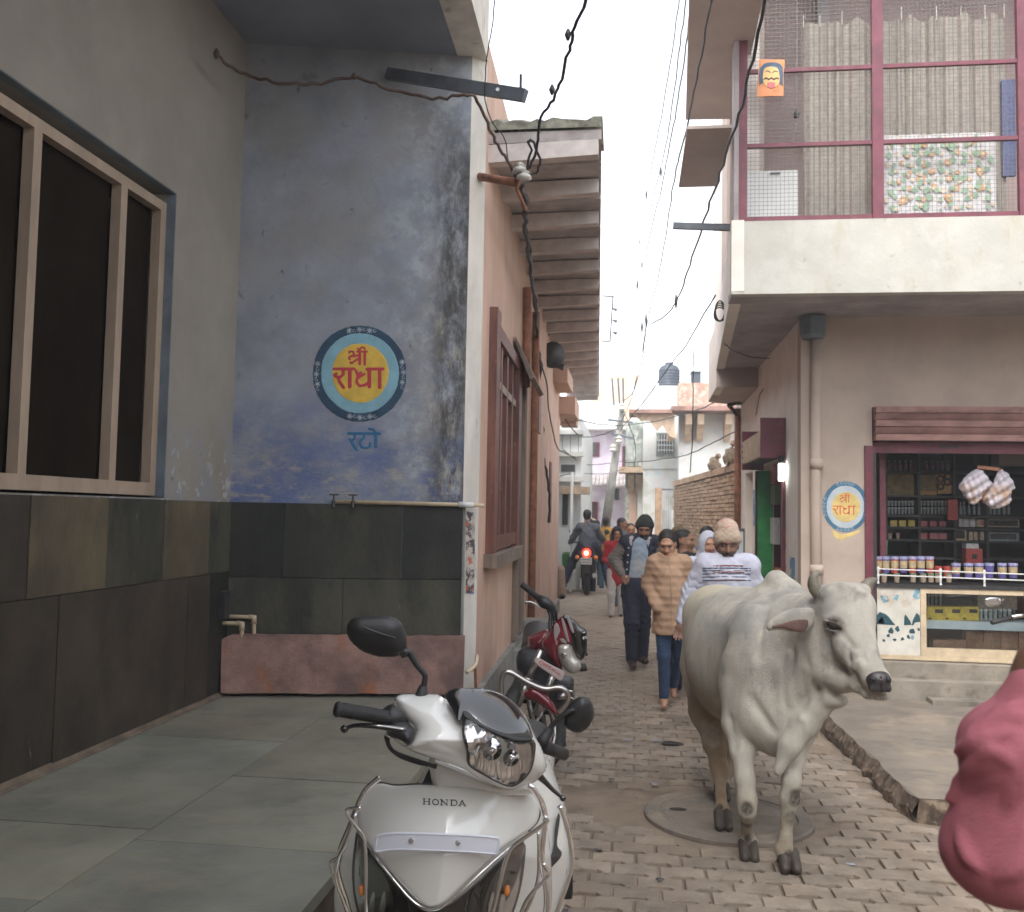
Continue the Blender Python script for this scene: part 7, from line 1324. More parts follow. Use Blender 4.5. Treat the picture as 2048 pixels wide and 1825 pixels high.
    def cutz(s, S, z): S.F = np.maximum(S.F, (z-S.g[2])[None, None, :].astype(np.float32)); return S
    def sleeve(s, S, c, g=0, r=(.066, .056, .042), to=1.): J = s.J; q = s.s; w = J['e'+c]+(J['w'+c]-J['e'+c])*to; return S.chain([J['s'+c], J['e'+c], w], [v*q for v in r], .03, g)
    def pants(s, S, g=0, r=(.105, .072, .062), to=1.0, k=.03):
        J = s.J; q = s.s; S.cap(s.M+np.array((0, 0, .06*q)), s.M, .145*q, .14*q, .05, g, ((0, 1, 0), 1.25))
        for c in 'lr': S.chain([J['h'+c], J['k'+c], J['a'+c]*to+J['k'+c]*(1-to)], [v*q for v in r], k, g)
        return S
    def shoes(s, m, name='shoe'):
        for c in 'lr':
            q = s.s; a, t = s.J['a'+c], s.J['t'+c]; S = SDF(np.minimum(a, t)-.12, np.maximum(a, t)+.12, .009); S.cap(a+np.array((0, .03*q, -.035*q)), t, .046*q, .038*q, .02); S.cap(a, a+np.array((0, .03*q, -.03*q)), .05*q, .045*q, .02); lo_ = min(a[2], t[2])-.05*q; S.F = np.maximum(S.F, (max(lo_, .002)-S.g[2])[None, None, :].astype(np.float32)); S.mesh(name, m, s.t)
# ---- A: bearded man in beanie
A_ = Fig('bearded man in a charcoal beanie and open navy varsity jacket', 10.4, dict(head=(808, 318), neck=(800, 395), sl=(660, 425), sr=(880, 425), el=(560, 560, .05), er=(930, 590, .06), wl=(625, 680, -.06), wr=(880, 700, -.05), hl=(690, 800), hr=(790, 800), kl=(700, 1080, -.10), kr=(795, 1080, .06), al=(703, 1368, -.08), ar=(785, 1345, .12), tl=(712, 1425, -.24), tr=(810, 1385, .0)), m_sk1, 1.0, .0105, (-.12, -1, -.28), hair=False, mous=True, bres=.0068)
S = A_.new(.008); S.lo = None; h = A_.h; q = 1.0
S = SDF(A_.J['head']-.2, A_.J['head']+.2, .006); S.ell(h(0, -.028, -.078), np.array((.066, .07, .068)), A_.A, .01); S.ell(h(0, -.078, -.092), (.045, .032, .05), A_.A, .02); S.cap(h(-.066, -.01, -.02), h(-.05, -.04, -.08), .018, .03, .02); S.cap(h(.066, -.01, -.02), h(.05, -.04, -.08), .018, .03, .02); S.ell(h(0, -.12, -.052), (.026, .03, .012), A_.A, .008, 0, True); S.warp(.0022, 150); S.mesh('beard', m_hair, A_.t)
S = SDF(A_.J['head']-.22, A_.J['head']+.22, .007); S.ell(h(0, .018, .062), (.088, .108, .10), A_.A, .01); S.cap(h(-.05, -.02, .05), h(.05, -.02, .05), .055, None, .03); S.ell(h(0, .05, .03), (.084, .08, .09), A_.A, .02); S.ell(h(0, -.09, -.02), (.10, .10, .062), A_.A, .01, 0, True); S.warp(.0015, 190); S.mesh('beanie', c_beanie, A_.t)
S = A_.new(); hm = A_.top(S, 0, 0, .02, (.135, .125, .13), 1.25); S.warp(.005, 40, 1); A_.cutz(S, A_.M[2]-.03); S.mesh('tshirt', c_ltee, A_.t)
S = A_.new(); A_.pants(S, 0, (.105, .078, .066), .97); S.folds((.4, 0, 1), .010, 45, A_.J['kl'], .3, 2); S.folds((.4, 0, 1), .010, 45, A_.J['kr'], .3, 3); S.folds((.1, 0, 1), .008, 80, A_.J['al'], .2, 3); S.mesh('trousers', c_navy2, A_.t)
S = A_.new(.010); A_.top(S, 0, .012, .10, (.155, .15, .16), 1.15); A_.cutz(S, A_.M[2]-.10)
for c in 'lr': A_.sleeve(S, c, 1, (.072, .066, .052), .95)
S.cap(A_.T+np.array((-.10, -.02, .03)), A_.T+np.array((0, .08, .09)), .035, None, .03, 2); S.cap(A_.T+np.array((.10, -.02, .03)), A_.T+np.array((0, .08, .09)), .035, None, .03, 2); S.cap(A_.T+np.array((-.10, -.05, .03)), A_.T+np.array((-.085, -.10, -.06)), .034, .02, .02, 2); S.cap(A_.T+np.array((.09, -.05, .03)), A_.T+np.array((.075, -.10, -.06)), .034, .02, .02, 2)
S.warp(.003, 55, 3); S.folds((.3, 0, 1), .012, 75, A_.J['el'], .26, 2); S.folds((.3, 0, 1), .010, 70, A_.J['er'], .26, 2); o0 = A_.T+np.array((0, -.30, .06)); o1 = A_.M+np.array((-.005, -.30, -.25)); S.cap(o0, o1, .205, .215, .02, None, ((0, 1, 0), .85), True)
S.mesh('varsity_jacket', [c_navy, c_quilt, c_stripe], A_.t); A_.shoes(c_shoe)
for k_ in range(6): p_ = A_.T*(1-k_/6.5)+A_.M*(k_/6.5)+np.array((-.125-.00*k_, -.125, -.06)); ball(p_, .008, 'jacket_snap', m_white, A_.t)
# ---- B: girl in tan jacket
B_ = Fig('barefoot girl in a tan quilted jacket and blue jeans looking down', 8.25, dict(head=(988, 440), neck=(1000, 530), sl=(890, 590), sr=(1120, 590), el=(840, 760, .05), er=(1165, 770, .04), wl=(905, 950, -.10), wr=(1110, 960, -.08), hl=(955, 1020), hr=(1060, 1020), kl=(960, 1340, -.05), kr=(1085, 1330, .1), al=(965, 1690, -.02), ar=(1035, 1590, .30), tl=(962, 1748, -.13), tr=(1040, 1665, .22)), m_sk2, .92, .010, (-.12, -1, -.42), hair=False, hands=False, bres=.0062)
MB().tube([B_.h(.012, -.094, .030), B_.h(.035, -.088, .034)], .0012, 4).tube([B_.h(-.012, -.094, .030), B_.h(-.035, -.088, .034)], .0012, 4).build('eyebrows', m_hair, B_.t)
h = B_.h; q = .92; S = SDF(B_.J['head']-.2, B_.J['head']+.2, .006); S.ell(h(0, .028, .048), np.array((.086, .100, .090))*q, B_.A, .01); S.ell(h(0, .05, -.02), np.array((.074, .06, .08))*q, B_.A, .02); S.ell(h(0, -.085, .012), np.array((.074, .058, .088))*q, B_.A, .012, 0, True); S.mesh('hair', m_hair, B_.t)
S = B_.new(); B_.pants(S, 0, (.088, .058, .046), .93); S.folds((.3, 0, 1), .006, 90, B_.J['kl'], .25, 2); S.folds((.3, 0, 1), .006, 90, B_.J['kr'], .25, 3); S.folds((0, 0, 1), .006, 120, B_.J['al'], .2, 3); S.mesh('jeans', c_denim, B_.t)
S = B_.new(.009); B_.top(S, 0, .0, .16, (.150, .148, .165), 1.15)
for c in 'lr': B_.sleeve(S, c, 0, (.076, .068, .055), .98)
S.cap(B_.T+np.array((-.03, -.01, .05)), B_.J['neck']+np.array((0, 0, .035)), .075, .066, .02); B_.cutz(S, B_.M[2]-.155)
Z = S.g[2]; S.F += (.0055*np.abs(np.sin(Z*52))-.004)[None, None, :].astype(np.float32); S.warp(.004, 33, 6); S.cap(B_.J['neck']+np.array((.0, -.16, .03)), B_.M+np.array((.015, -.19, -.15)), .006, None, .006, 0, None, True); S.ell(B_.J['head']+np.array((0, -.02, -.01)), (.07, .09, .12), None, .01, 0, True)
S.mesh('puffer_jacket', c_tan, B_.t)
MB().tube([B_.J['neck']+np.array((.0, -.085, .0)), B_.T*.6+B_.M*.4+np.array((.012, -.135, 0)), B_.M+np.array((.016, -.158, -.12))], .004, 6).build('zip', c_brnk, B_.t); MB().tube([B_.M+np.array((-.16, -.02, -.12)), B_.M+np.array((-.165, -.03, -.2))], .003, 5).build('drawcord', m_white, B_.t)
# ---- C: man in lilac sweater
C_ = Fig('moustached man in a beige knitted cap and pale striped sweater behind the cow', 7.1, dict(head=(1472, 450), neck=(1470, 540), sl=(1300, 610), sr=(1640, 610), el=(1180, 830, .02), er=(1720, 850, .05), wl=(1110, 1070, -.05), wr=(1690, 1080, -.05), hl=(1400, 1110), hr=(1560, 1110), kl=(1400, 1500, -.05), kr=(1560, 1500, .1), al=(1400, 1890, -.05), ar=(1560, 1880, .2), tl=(1390, 1930, -.2), tr=(1570, 1930, .05)), m_sk3, 1.02, .0105, (-.0, -1, -.12), hair=True, mous=True, bres=.0066)
h = C_.h; q = 1.02; S = SDF(C_.J['head']-.22, C_.J['head']+.22, .006); S.ell(h(0, .02, .070), np.array((.090, .108, .105))*q, C_.A, .01, 0); S.ell(h(0, .02, .120), np.array((.082, .098, .075))*q, C_.A, .006, 1); S.cap(h(-.045, -.03, .055), h(.045, -.03, .055), .058, None, .03, 0); S.ell(h(0, .04, .03), np.array((.088, .08, .09))*q, C_.A, .02, 0); S.ell(h(0, -.10, -.025), np.array((.12, .10, .065))*q, C_.A, .01, None, True); S.warp(.002, 170); S.mesh('knitted_cap', [c_knit, c_knit2], C_.t)
S = C_.new(); C_.pants(S, 0); S.mesh('trousers', c_navy2, C_.t)
S = C_.new(.0095); C_.top(S, 0, .015, .12, (.17, .165, .17), 1.2)
for c in 'lr': C_.sleeve(S, c, 0, (.078, .066, .05), .95)
C_.cutz(S, C_.M[2]-.12); S.warp(.004, 36, 7); S.folds((.5, 0, 1), .009, 60, C_.J['el'], .22, 2); S.folds((.2, 0, 1), .006, 40, C_.W, .3, 1); S.folds((.5, 0, 1), .008, 60, C_.J['er'], .22, 4); sw = S.mesh('sweater', c_sweat, C_.t); C_.shoes(c_shoe)
m_sb = mat('sweater_blue_stripe', (.06, .085, .14), .9, .1, 20, 0); m_sr = mat('sweater_brown_pattern', (.28, .12, .09), .9, .3, 60, 0)
for y, mm, wd in ((632, m_sb, .0055), (650, m_sb, .0045), (677, m_sb, .0045), (702, m_sb, .0045), (730, m_sb, .005), (613, m_sr, .006), (664, m_sr, .006), (727, m_sr, .004)):
    pts = []; x0, x1 = (1275, 1665) if mm is m_sb else (1365, 1605)
    for x in np.linspace(x0, x1, 22): pts.append(surf(S, 1090+x/4.044, 980+(y+.02*abs(x-1470))/4.044, 6.3, 7.6)+np.array((0, -.002, 0)))
    if mm is m_sb: MB().tube(pts, wd*.8, 5).build('knit_stripe', mm, sw)
    else:
        M = MB()
        for p_ in pts[::1]: M.tube([p_+np.array((-.005, -.001, -.003)), p_+np.array((.005, -.001, .003))], wd*.9, 5)
        M.build('knit_pattern', mm, sw, kind='stuff')
# ---- people behind
def simple(label, px, pyh, Y, H=1.66, topm=c_blk, legm=c_navy2, skinm=m_sk1, face=(0, -1, -.1), hat=None, hatm=None, res=.016, stride=.1, arms=(0, 0), hair=True, features=True, footz=None, lean=0, shawl=False, group=None):
    top_ = OY(px, pyh, Y); x0 = top_[0]; q = H/1.7; tz = (top_[2]-H) if footz is None else footz
    sgn = 1 if face[1] <= 0 else 1
    def w(x, y, z): return (x0+x*q-lean*(1.6-z)*0, Y+y*q, tz+z*q)
    pj = lambda p: (lambda v: ((CX+(v-EY)@rt/((v-EY)@fw)*F), (CY-(v-EY)@up/((v-EY)@fw)*F), v[1]-Y))(np.array(p))
    f = -1 if face[1] <= 0 else 1
    J = dict(head=w(0, 0, 1.57), neck=w(0, .01*f, 1.43), sl=w(-.165, 0, 1.37), sr=w(.165, 0, 1.37), el=w(-.22, .03, 1.10), er=w(.22, .03, 1.10), wl=w(-.20+arms[0], f*.12, .90+abs(arms[0])), wr=w(.20-arms[1], f*.12, .90+abs(arms[1])), hl=w(-.08, 0, .86), hr=w(.08, 0, .86), kl=w(-.09, f*stride, .46), kr=w(.09, -f*stride*.3, .46), al=w(-.09, f*stride*.9, .075), ar=w(.09, -f*stride*1.5, .075), tl=w(-.10, f*(stride*.9+.13), .03), tr=w(.10, f*(-stride*1.5+.13), .03))
    F_ = Fig(label, Y, {n: pj(v) for n, v in J.items()}, skinm, q, res, face, 0, 0, 1, hands=res < .017, hair=hair, features=features, group=group)
    S = F_.new(); F_.pants(S, 0); S.mesh('trousers', legm, F_.t)
    S = F_.new(); F_.top(S, 0, .01, .10)
    for c in 'lr': F_.sleeve(S, c, 0)
    if shawl: S.cap(F_.T, F_.M+np.array((0, 0, -.35)), .19, .24, .05, 0, ((0, 1, 0), 1.1)); S.cap(F_.J['head']+np.array((0, .01, .03)), F_.T, .115, .15, .05, 0); 
    if shawl and face[1] <= 0: S.ell(F_.h(0, -.10, 0), (.07, .07, .10), F_.A, .01, None, True)
    S.warp(.006, 35, px % 7); S.mesh('jacket' if not shawl else 'shawl', topm, F_.t); F_.shoes(c_shoe)
    if hat:
        h = F_.h; S = SDF(F_.J['head']-.24*q, F_.J['head']+.24*q, .01)
        if hat == 'hood': S.ell(h(0, .02, .02), np.array((.105, .12, .135))*q, F_.A, .01); S.cap(h(0, .03, -.06), h(0, .04, -.16), .10*q, .13*q, .03); S.ell(h(0, -.10, -.005), np.array((.068, .085, .098))*q, F_.A, .01, None, True)
        else: S.ell(h(0, .02, .06), np.array((.09, .108, .09))*q, F_.A, .01); S.ell(h(0, -.09, -.01), np.array((.10, .08, .06))*q, F_.A, .01, None, True)
        S.mesh('hood' if hat == 'hood' else 'cap', hatm, F_.t)
    return F_
simple('boy in a dark jacket turned in profile between the girl and the moustached man', 1370, 1058, 9.3, 1.58, c_blk, c_navy2, m_sk1, (1, -.35, -.05), res=.0115)
simple('woman with a pale blue hood over her head behind the moustached man', 1417, 1066, 8.9, 1.50, c_hood, c_white, m_sk2, (.25, -1, -.1), hat='hood', hatm=c_hood, res=.0125)
simple('person in an olive brown cap mostly hidden behind the boy', 1357, 1055, 10.6, 1.58, c_brnk, c_navy2, m_sk1, (0, -1, 0), hat='cap', hatm=c_olive)
simple('black-haired person whose head shows above the pale blue hood', 1414, 1052, 10.8, 1.62, c_chk, c_navy2, m_sk1, (.2, 1, 0))
simple('woman in a black headscarf and red sleeves left of the bearded man', 1234, 1055, 15.6, 1.50, c_red, c_white, m_sk2, (.1, -1, -.15), hat='hood', hatm=c_blk, arms=(.1, .1), res=.0155)
simple('dark-haired young man looking right, behind the woman with red sleeves', 1246, 1036, 17.5, 1.66, c_chk, c_jean2, m_sk1, (1, -.4, -.1))
simple('person with a round face close behind the bearded man', 1262, 1047, 16.4, 1.55, c_brnk, c_white, m_sk2, (0, -1, -.1))
simple('man in a mustard jacket and faded jeans walking away', 1212, 1034, 21.5, 1.66, c_mus, c_jean2, m_sk1, (0, 1, 0), features=False, res=.02)
simple('person in a light blue shirt walking away beside the mustard jacket', 1194, 1040, 22.6, 1.6, c_lbl, c_navy2, m_sk1, (0, 1, 0), features=False, res=.02)
simple('dark-haired person in a grey jacket just beyond the motorbike rider', 1180, 1037, 20.8, 1.66, c_chk, c_navy2, m_sk1, (0, 1, 0), features=False, res=.02)
simple('person wrapped in a brown shawl and hood at the far left of the alley', 1158, 1042, 23.0, 1.6, c_brnk, c_brnk, m_sk1, (0, 1, 0), features=False, res=.02, shawl=True)
# ---- seated person by the peach wall
def px3(x, y, Y): return (x, y, 0)
SE = Fig('seated person in beige trousers half hidden behind the peach wall corner', 16.9, dict(head=(1090, 1075), neck=(1090, 1095), sl=(1072, 1103), sr=(1104, 1103), el=(1068, 1125, 0), er=(1110, 1125, 0), wl=(1085, 1140, -.25), wr=(1112, 1142, -.3), hl=(1080, 1150), hr=(1102, 1150), kl=(1096, 1142, -.45), kr=(1118, 1142, -.45), al=(1098, 1189, -.45), ar=(1122, 1189, -.45), tl=(1100, 1194, -.6), tr=(1126, 1194, -.6)), m_sk1, 1., .018, (0, -1, 0), 0, 0, 1, hands=False)
S = SE.new(); SE.pants(S, 0, (.12, .10, .09)); S.mesh('trousers', c_beig, SE.t); S = SE.new(); SE.top(S); [SE.sleeve(S, c) for c in 'lr']; S.mesh('jumper', c_brnk, SE.t); SE.shoes(c_blk)
st_ = thing('stone_bench', 'low stone seat against the house under the seated person', 'seat', (SE.M[0], 17, 0)); MB().box((SE.M[0]-.35, 16.75, -.02), (SE.M[0]+.15, 17.25, SE.M[2]-.12)).build('block', m_plinth, st_)
# ---- rider on the far motorbike
MY = 19.3; mb = thing('far_motorcycle', 'dark motorcycle with a glowing red tail lamp ridden away down the alley', 'motorcycle', OZ(1171, 1192, 0))
bx = OZ(1172, 1192, 0); X0, Y0 = bx[0], bx[1]
w_ = MB(); V, Fc = torus((X0, Y0+.3, .30), .25, .06, (1, 0, 0), 24, 8); w_.add(V, Fc).build('rear_wheel', m_tyre, mb, smooth=True); w_ = MB(); V, Fc = torus((X0-.12, Y0+1.6, .30), .25, .05, (1, .1, 0), 24, 8); w_.add(V, Fc).build('front_wheel', m_tyre, mb, smooth=True)
MB().box((X0-.07, Y0-.02, .45), (X0+.07, Y0+.1, .70)).build('rear_mudguard', m_dgrey, mb); MB().box((X0-.11, Y0-.08, .64), (X0+.11, Y0-.06, .78)).build('number_plate', m_white, mb)
pt = MB()
for k in range(7): x = X0-.09+k*.027; pt.box((x, Y0-.083, .72), (x+.016, Y0-.081, .755)); pt.box((x, Y0-.083, .665), (x+.014, Y0-.081, .70))
pt.build('plate_characters', m_greyiron, mb, kind='stuff'); m_tail = mat('lit_tail_lamp', (.8, .06, .03), .3, 0, 5, 0, emit=(1, .08, .04, .35)); m_tail2 = mat('tail_lamp_core', (1, .5, .3), .3, 0, 5, 0, emit=(1, .55, .32, .9))
ball(np.array((X0, Y0-.02, .87)), .10, 'tail_lamp', m_tail, mb); ball(np.array((X0, Y0-.085, .87)), .055, 'lamp_core', m_tail2, mb)
for sx in (-1, 1): ball(np.array((X0+sx*.19, Y0, .78)), .045, 'indicator', m_amb, mb)
MB().box((X0-.11, Y0-.0, .93), (X0+.11, Y0+.25, .99)).build('tail_cowl', m_rp, mb); MB().box((X0-.12, Y0+.2, .80), (X0+.12, Y0+.95, .95)).build('seat', m_rub, mb); MB().tube([(X0-.38, Y0+1.15, 1.05), (X0+.38, Y0+1.15, 1.05)], .018, 6).build('handlebar', m_dark, mb); MB().tube([(X0+.16, Y0+.7, .35), (X0+.17, Y0, .42)], .05, 8).build('exhaust', m_fchr, mb); MB().box((X0-.16, Y0+.75, .3), (X0+.16, Y0+1.2, .8)).build('engine', m_dark, mb)
for sx in (-1, 1): MB().tube([(X0+sx*.3, Y0+1.15, 1.08), (X0+sx*.36, Y0+1.1, 1.25)], .012, 6).build('mirror_stem', m_dark, mb); ball(np.array((X0+sx*.38, Y0+1.1, 1.29)), .06, 'mirror', m_dark, mb)
pj2 = lambda p: (lambda v: ((CX+(v-EY)@rt/((v-EY)@fw)*F), (CY-(v-EY)@up/((v-EY)@fw)*F), v[1]-MY))(np.array(p, float))
a = dict(head=(X0-.02, Y0+.55, 1.63), neck=(X0-.02, Y0+.5, 1.47), sl=(X0-.17, Y0+.5, 1.40), sr=(X0+.16, Y0+.5, 1.40), el=(X0-.33, Y0+.70, 1.16), er=(X0+.29, Y0+.70, 1.16), wl=(X0-.40, Y0+1.05, 1.05), wr=(X0+.34, Y0+1.05, 1.05), hl=(X0-.10, Y0+.5, 1.0), hr=(X0+.10, Y0+.5, 1.0), kl=(X0-.34, Y0+.9, .66), kr=(X0+.34, Y0+.9, .66), al=(X0-.50, Y0+.4, .16), ar=(X0+.44, Y0+.6, .22), tl=(X0-.52, Y0+.5, .05), tr=(X0+.46, Y0+.74, .12))
RD = Fig('rider in a dark grey jacket seen from behind on the far motorcycle', MY, {k_: pj2(v) for k_, v in a.items()}, m_sk1, 1.03, .016, (0, 1, 0), 0, 0, 1, hands=False, features=False)
S = RD.new(); RD.pants(S, 0, (.12, .085, .07)); S.warp(.005, 30); S.mesh('trousers', c_navy2, RD.t); S = RD.new(); RD.top(S, 0, .0, .12, (.15, .16, .17)); [RD.sleeve(S, c, 0, (.075, .065, .05)) for c in 'lr']; S.warp(.012, 22); S.mesh('jacket', c_chk, RD.t); RD.shoes(c_blk)
bg_ = OY(1138, 1122, Y0+1.0); S = SDF(bg_-.4, bg_+.4, .02); S.rbox(bg_, (.15, .05, .19), None, .05, .02); S.warp(.01, 20); o = S.mesh('green_bag', cloth('green_bag_cloth', (.05, .16, .05)), None); tag(o, 'green cloth bag hanging from the left side of the far motorcycle', 'bag')
# ---- walking stick
s_ = OZ(1224, 1228, 0); tag(MB().tube([(s_[0], s_[1], .0), (s_[0]-.01, s_[1], .95)], [.032, .03], 8).build('wooden_post', mat('pale_pole_wood', (.30, .25, .2), .8, .2, 10, .2), smooth=True), 'slim pale wooden post standing alone on the paving left of the bearded man', 'post')
# ---- parked scooter partly cut by the right edge
def Kp(x, y, Y): return OY(1730+x/6.42, 1110+y/6.42, Y)
PYY = 7.9; pk = thing('parked_motorcycle', 'handlebar and mirror of a motorcycle parked at the right edge before the shop counter', 'motorcycle', (3.3, PYY, .12))
MB().tube([Kp(1630, 870, PYY-.1), Kp(1880, 810, PYY)], .019, 10).build('grip', m_rub, pk, smooth=True); MB().tube([Kp(1880, 800, PYY), Kp(2150, 760, PYY+.1), Kp(2500, 900, PYY+.3)], .016, 10).build('handlebar', m_fchr, pk, smooth=True)
kmp = sheetmap(1730, 1110, 6.42, float((Kp(1640, 610, PYY)-EY)@fw)); KU = PYY/F/6.42
mi_ = panel('mirror', m_refl, kmp, [(1535, 600), (1545, 560), (1600, 540), (1690, 540), (1740, 565), (1745, 610), (1710, 655), (1620, 672), (1560, 655)], infl=(.02, .03), step=9, px=KU, parent=pk)
MB().tube([Kp(x, y, PYY) for x, y in cr([(1740, 645), (1830, 670), (1900, 700), (1925, 760)], 3)], .006, 6).build('mirror_stem', m_dark, pk)
for dx in (0, .95): w_ = MB(); V, Fc = torus((3.45+dx*.9, PYY+.1-dx*.2, .12+.29), .24, .05, (.25, 1, 0), 24, 8); w_.add(V, Fc).build('wheel', m_tyre, pk, smooth=True)
S = SDF((3.1, PYY-.3, .3), (4.8, PYY+.4, 1.1), .025); S.cap((3.6, PYY+.05, .80), (4.1, PYY, .82), .13, .10, .05); S.rbox((3.85, PYY, .5), (.2, .12, .18), None, .05, .05); S.cap((4.1, PYY, .80), (4.5, PYY-.05, .78), .09, .07, .04); S.mesh('bodywork', m_rp, pk)
MB().tube([(3.45, PYY+.1, .41), (3.6, PYY+.05, .95)], .025, 8).build('fork', m_fchr, pk)
# ---- two monkeys on the wall
m_fur = mat('grey_brown_fur', (.16, .12, .08), .95, .3, 14, .6, 60, layers=[dict(col=(.14, .11, .09), sc=9, lo=.5, hi=.65, amt=.6)]); m_mface = mat('monkey_face', (.33, .19, .15), .8, .15, 20, 0)
def monkey(label, px, py, Yw, kk, face, flip=1):
    b_ = OY(px, py, Yw); S = SDF(b_-np.array((.45, .45, .05)), b_+np.array((.45, .45, .75)), .012); B = lambda x, y, z: b_+np.array((x*flip, y, z))*kk
    S.ell(B(0, 0, .17), np.array((.15, .14, .18))*kk, None, .03); S.ell(B(-.02, -.01, .34), np.array((.11, .10, .15))*kk, None, .05)
    hd = B(*face); S.ell(hd, np.array((.085, .09, .085))*kk, None, .03); f_ = hd+np.array((.05*flip, -.045, -.02))*kk; S.ell(f_, np.array((.045, .05, .042))*kk, None, .02, 1)
    for sx in (-1, 1):
        S.chain([B(.10*sx, -.05, .40), B(.13*sx, -.15, .25), B(.08*sx, -.17, .10)], [.045*kk, .034*kk, .024*kk], .02); S.chain([B(.11*sx, .0, .10), B(.16*sx, -.14, .20), B(.12*sx, -.16, .03)], [.07*kk, .05*kk, .026*kk], .03); S.cap(B(.12*sx, -.16, .02), B(.12*sx, -.23, .015), .022*kk, .014*kk, .01, 1)
        S.ell(hd+np.array((.07*sx, .01, .02))*kk, np.array((.02, .014, .025))*kk, None, .01, 1); S.ell(f_+np.array((.018*sx, -.035, .025))*kk, np.array((.01, .01, .008))*kk, None, .004, 2)
    S.warp(.003, 90); t = thing('wild_monkey', label, 'monkey', b_); S.mesh('body', [m_fur, m_mface, m_eyew], t); MB().tube([B(.05, .1, .06), B(.12, .16, -.1), B(.10, .18, -.35)], [.022*kk, .016*kk, .01*kk], 8, sub=3).build('tail', m_fur, t, smooth=True)
monkey('left of two monkeys on the brick wall, hunched with its head turned right', 1428, 944, 16.7, .55, (.12, -.06, .50))
monkey('right of two monkeys on the brick wall, sitting upright facing the alley', 1461, 932, 14.9, .60, (-.07, -.08, .58), -1)
# ================================================================ arm in a pink sleeve, close at the right edge
def Ap(x, y, d=1.25): return Cd(1860+x/2.511, 1100+y/2.511, d)
DA = 1.28; px_m = F/DA*2.511
S = SDF(Ap(560, 1300, DA)-np.array((.45, .30, .95)), Ap(560, 1300, DA)+np.array((.75, .75, 1.05)), .0062)
sh_ = Ap(900, 1150, 1.45); S2 = None
bodyS = SDF(Ap(560, 1300, DA)-np.array((.35, .30, .75)), Ap(560, 1300, DA)+np.array((.85, .65, 1.0)), .011)
elb = Ap(330, 1480, 1.24); wrist = Ap(540, 560, 1.24); palm = Ap(620, 330, 1.25); shd = Ap(1050, 1300, 1.45)
bodyS.chain([shd, elb], [.060, .044], .02); bodyS.chain([elb, wrist], [.044, .028], .02)
dd = (palm-wrist)/np.linalg.norm(palm-wrist); bodyS.ell(wrist+dd*.075, (.042, .028, .05), None, .02)
for i, o_ in enumerate((-.03, -.01, .01, .03)): p0 = wrist+dd*.10+np.array((o_, 0, 0)); bodyS.chain([p0, p0+dd*.04+np.array((0, .015, 0)), p0+dd*.05+np.array((.02, .045, 0))], [.0105, .0095, .0085], .005)
bodyS.chain([wrist+dd*.04+np.array((.03, 0, 0)), wrist+dd*.075+np.array((.05, .01, 0)), wrist+dd*.11+np.array((.045, .03, 0))], [.014, .012, .010], .006)
PT = shd+np.array((.22, .08, 0)); hdp = PT+np.array((0, .01, .27)); bodyS.ell(hdp, (.076, .095, .112), None, .02); bodyS.cap(hdp-np.array((0, .02, .06)), PT+np.array((0, 0, .03)), .055, .062, .03); bodyS.ell(hdp+np.array((0, .03, -.06)), (.055, .06, .055), None, .02); bodyS.cap(hdp+np.array((0, .092, .01)), hdp+np.array((0, .108, -.03)), .010, .014, .012)
for sx in (-1, 1): bodyS.ell(hdp+np.array((sx*.078, -.005, -.01)), (.011, .022, .032), None, .008); bodyS.ell(hdp+np.array((sx*.03, .092, .015)), (.02, .014, .011), None, .012, 0, True); bodyS.ell(hdp+np.array((sx*.03, .078, .012)), (.014, .012, .007), None, .004, 2)
bodyS.ell(hdp+np.array((0, -.022, .03)), (.086, .098, .102), None, .008, 1)
bodyS.chain([PT+np.array((.24, .03, .0)), PT+np.array((.31, .04, -.28)), PT+np.array((.29, .12, -.52))], [.06, .045, .03], .02); bodyS.cap(shd, PT+np.array((.2, .05, .0)), .07, None, .05)
pp_ = thing('person', 'person in a rose pink shirt raising a bent arm at the near right edge', 'person', (PT[0], PT[1], 0)); bodyS.mesh('body', [m_sk3, m_hair, m_eyew], pp_)
tor = SDF(PT-np.array((.36, .3, 1.45)), PT+np.array((.5, .35, .2)), .014); tor.cap(PT-np.array((0, 0, .1)), PT-np.array((0, 0, .6)), .17, .15, .05, 0, ((0, 1, 0), 1.3)); tor.cap(shd+np.array((.05, 0, 0)), PT+np.array((.2, .05, 0)), .085, None, .05); tor.chain([PT+np.array((.22, .03, .0)), PT+np.array((.31, .04, -.28)), PT+np.array((.29, .12, -.48))], [.085, .065, .05], .03); tor.warp(.004, 26, 3); tor.mesh('shirt_body', c_pink, pp_)
S.chain([shd, Ap(700, 1490, 1.32), Ap(365, 1500, 1.25)], [.115, .095, .074], .03)
S.cap(Ap(250, 1500, 1.24), Ap(270, 1330, 1.24), .048, .040, .02)
S.chain([elb+np.array((.02, 0, 0)), Ap(400, 1150, 1.24), Ap(390, 990, 1.23), Ap(480, 850, 1.23)], [.072, .058, .060, .046], .010)
S.chain([Ap(490, 860, 1.23), Ap(520, 780, 1.23), Ap(535, 715, 1.23)], [.047, .043, .038], .006)
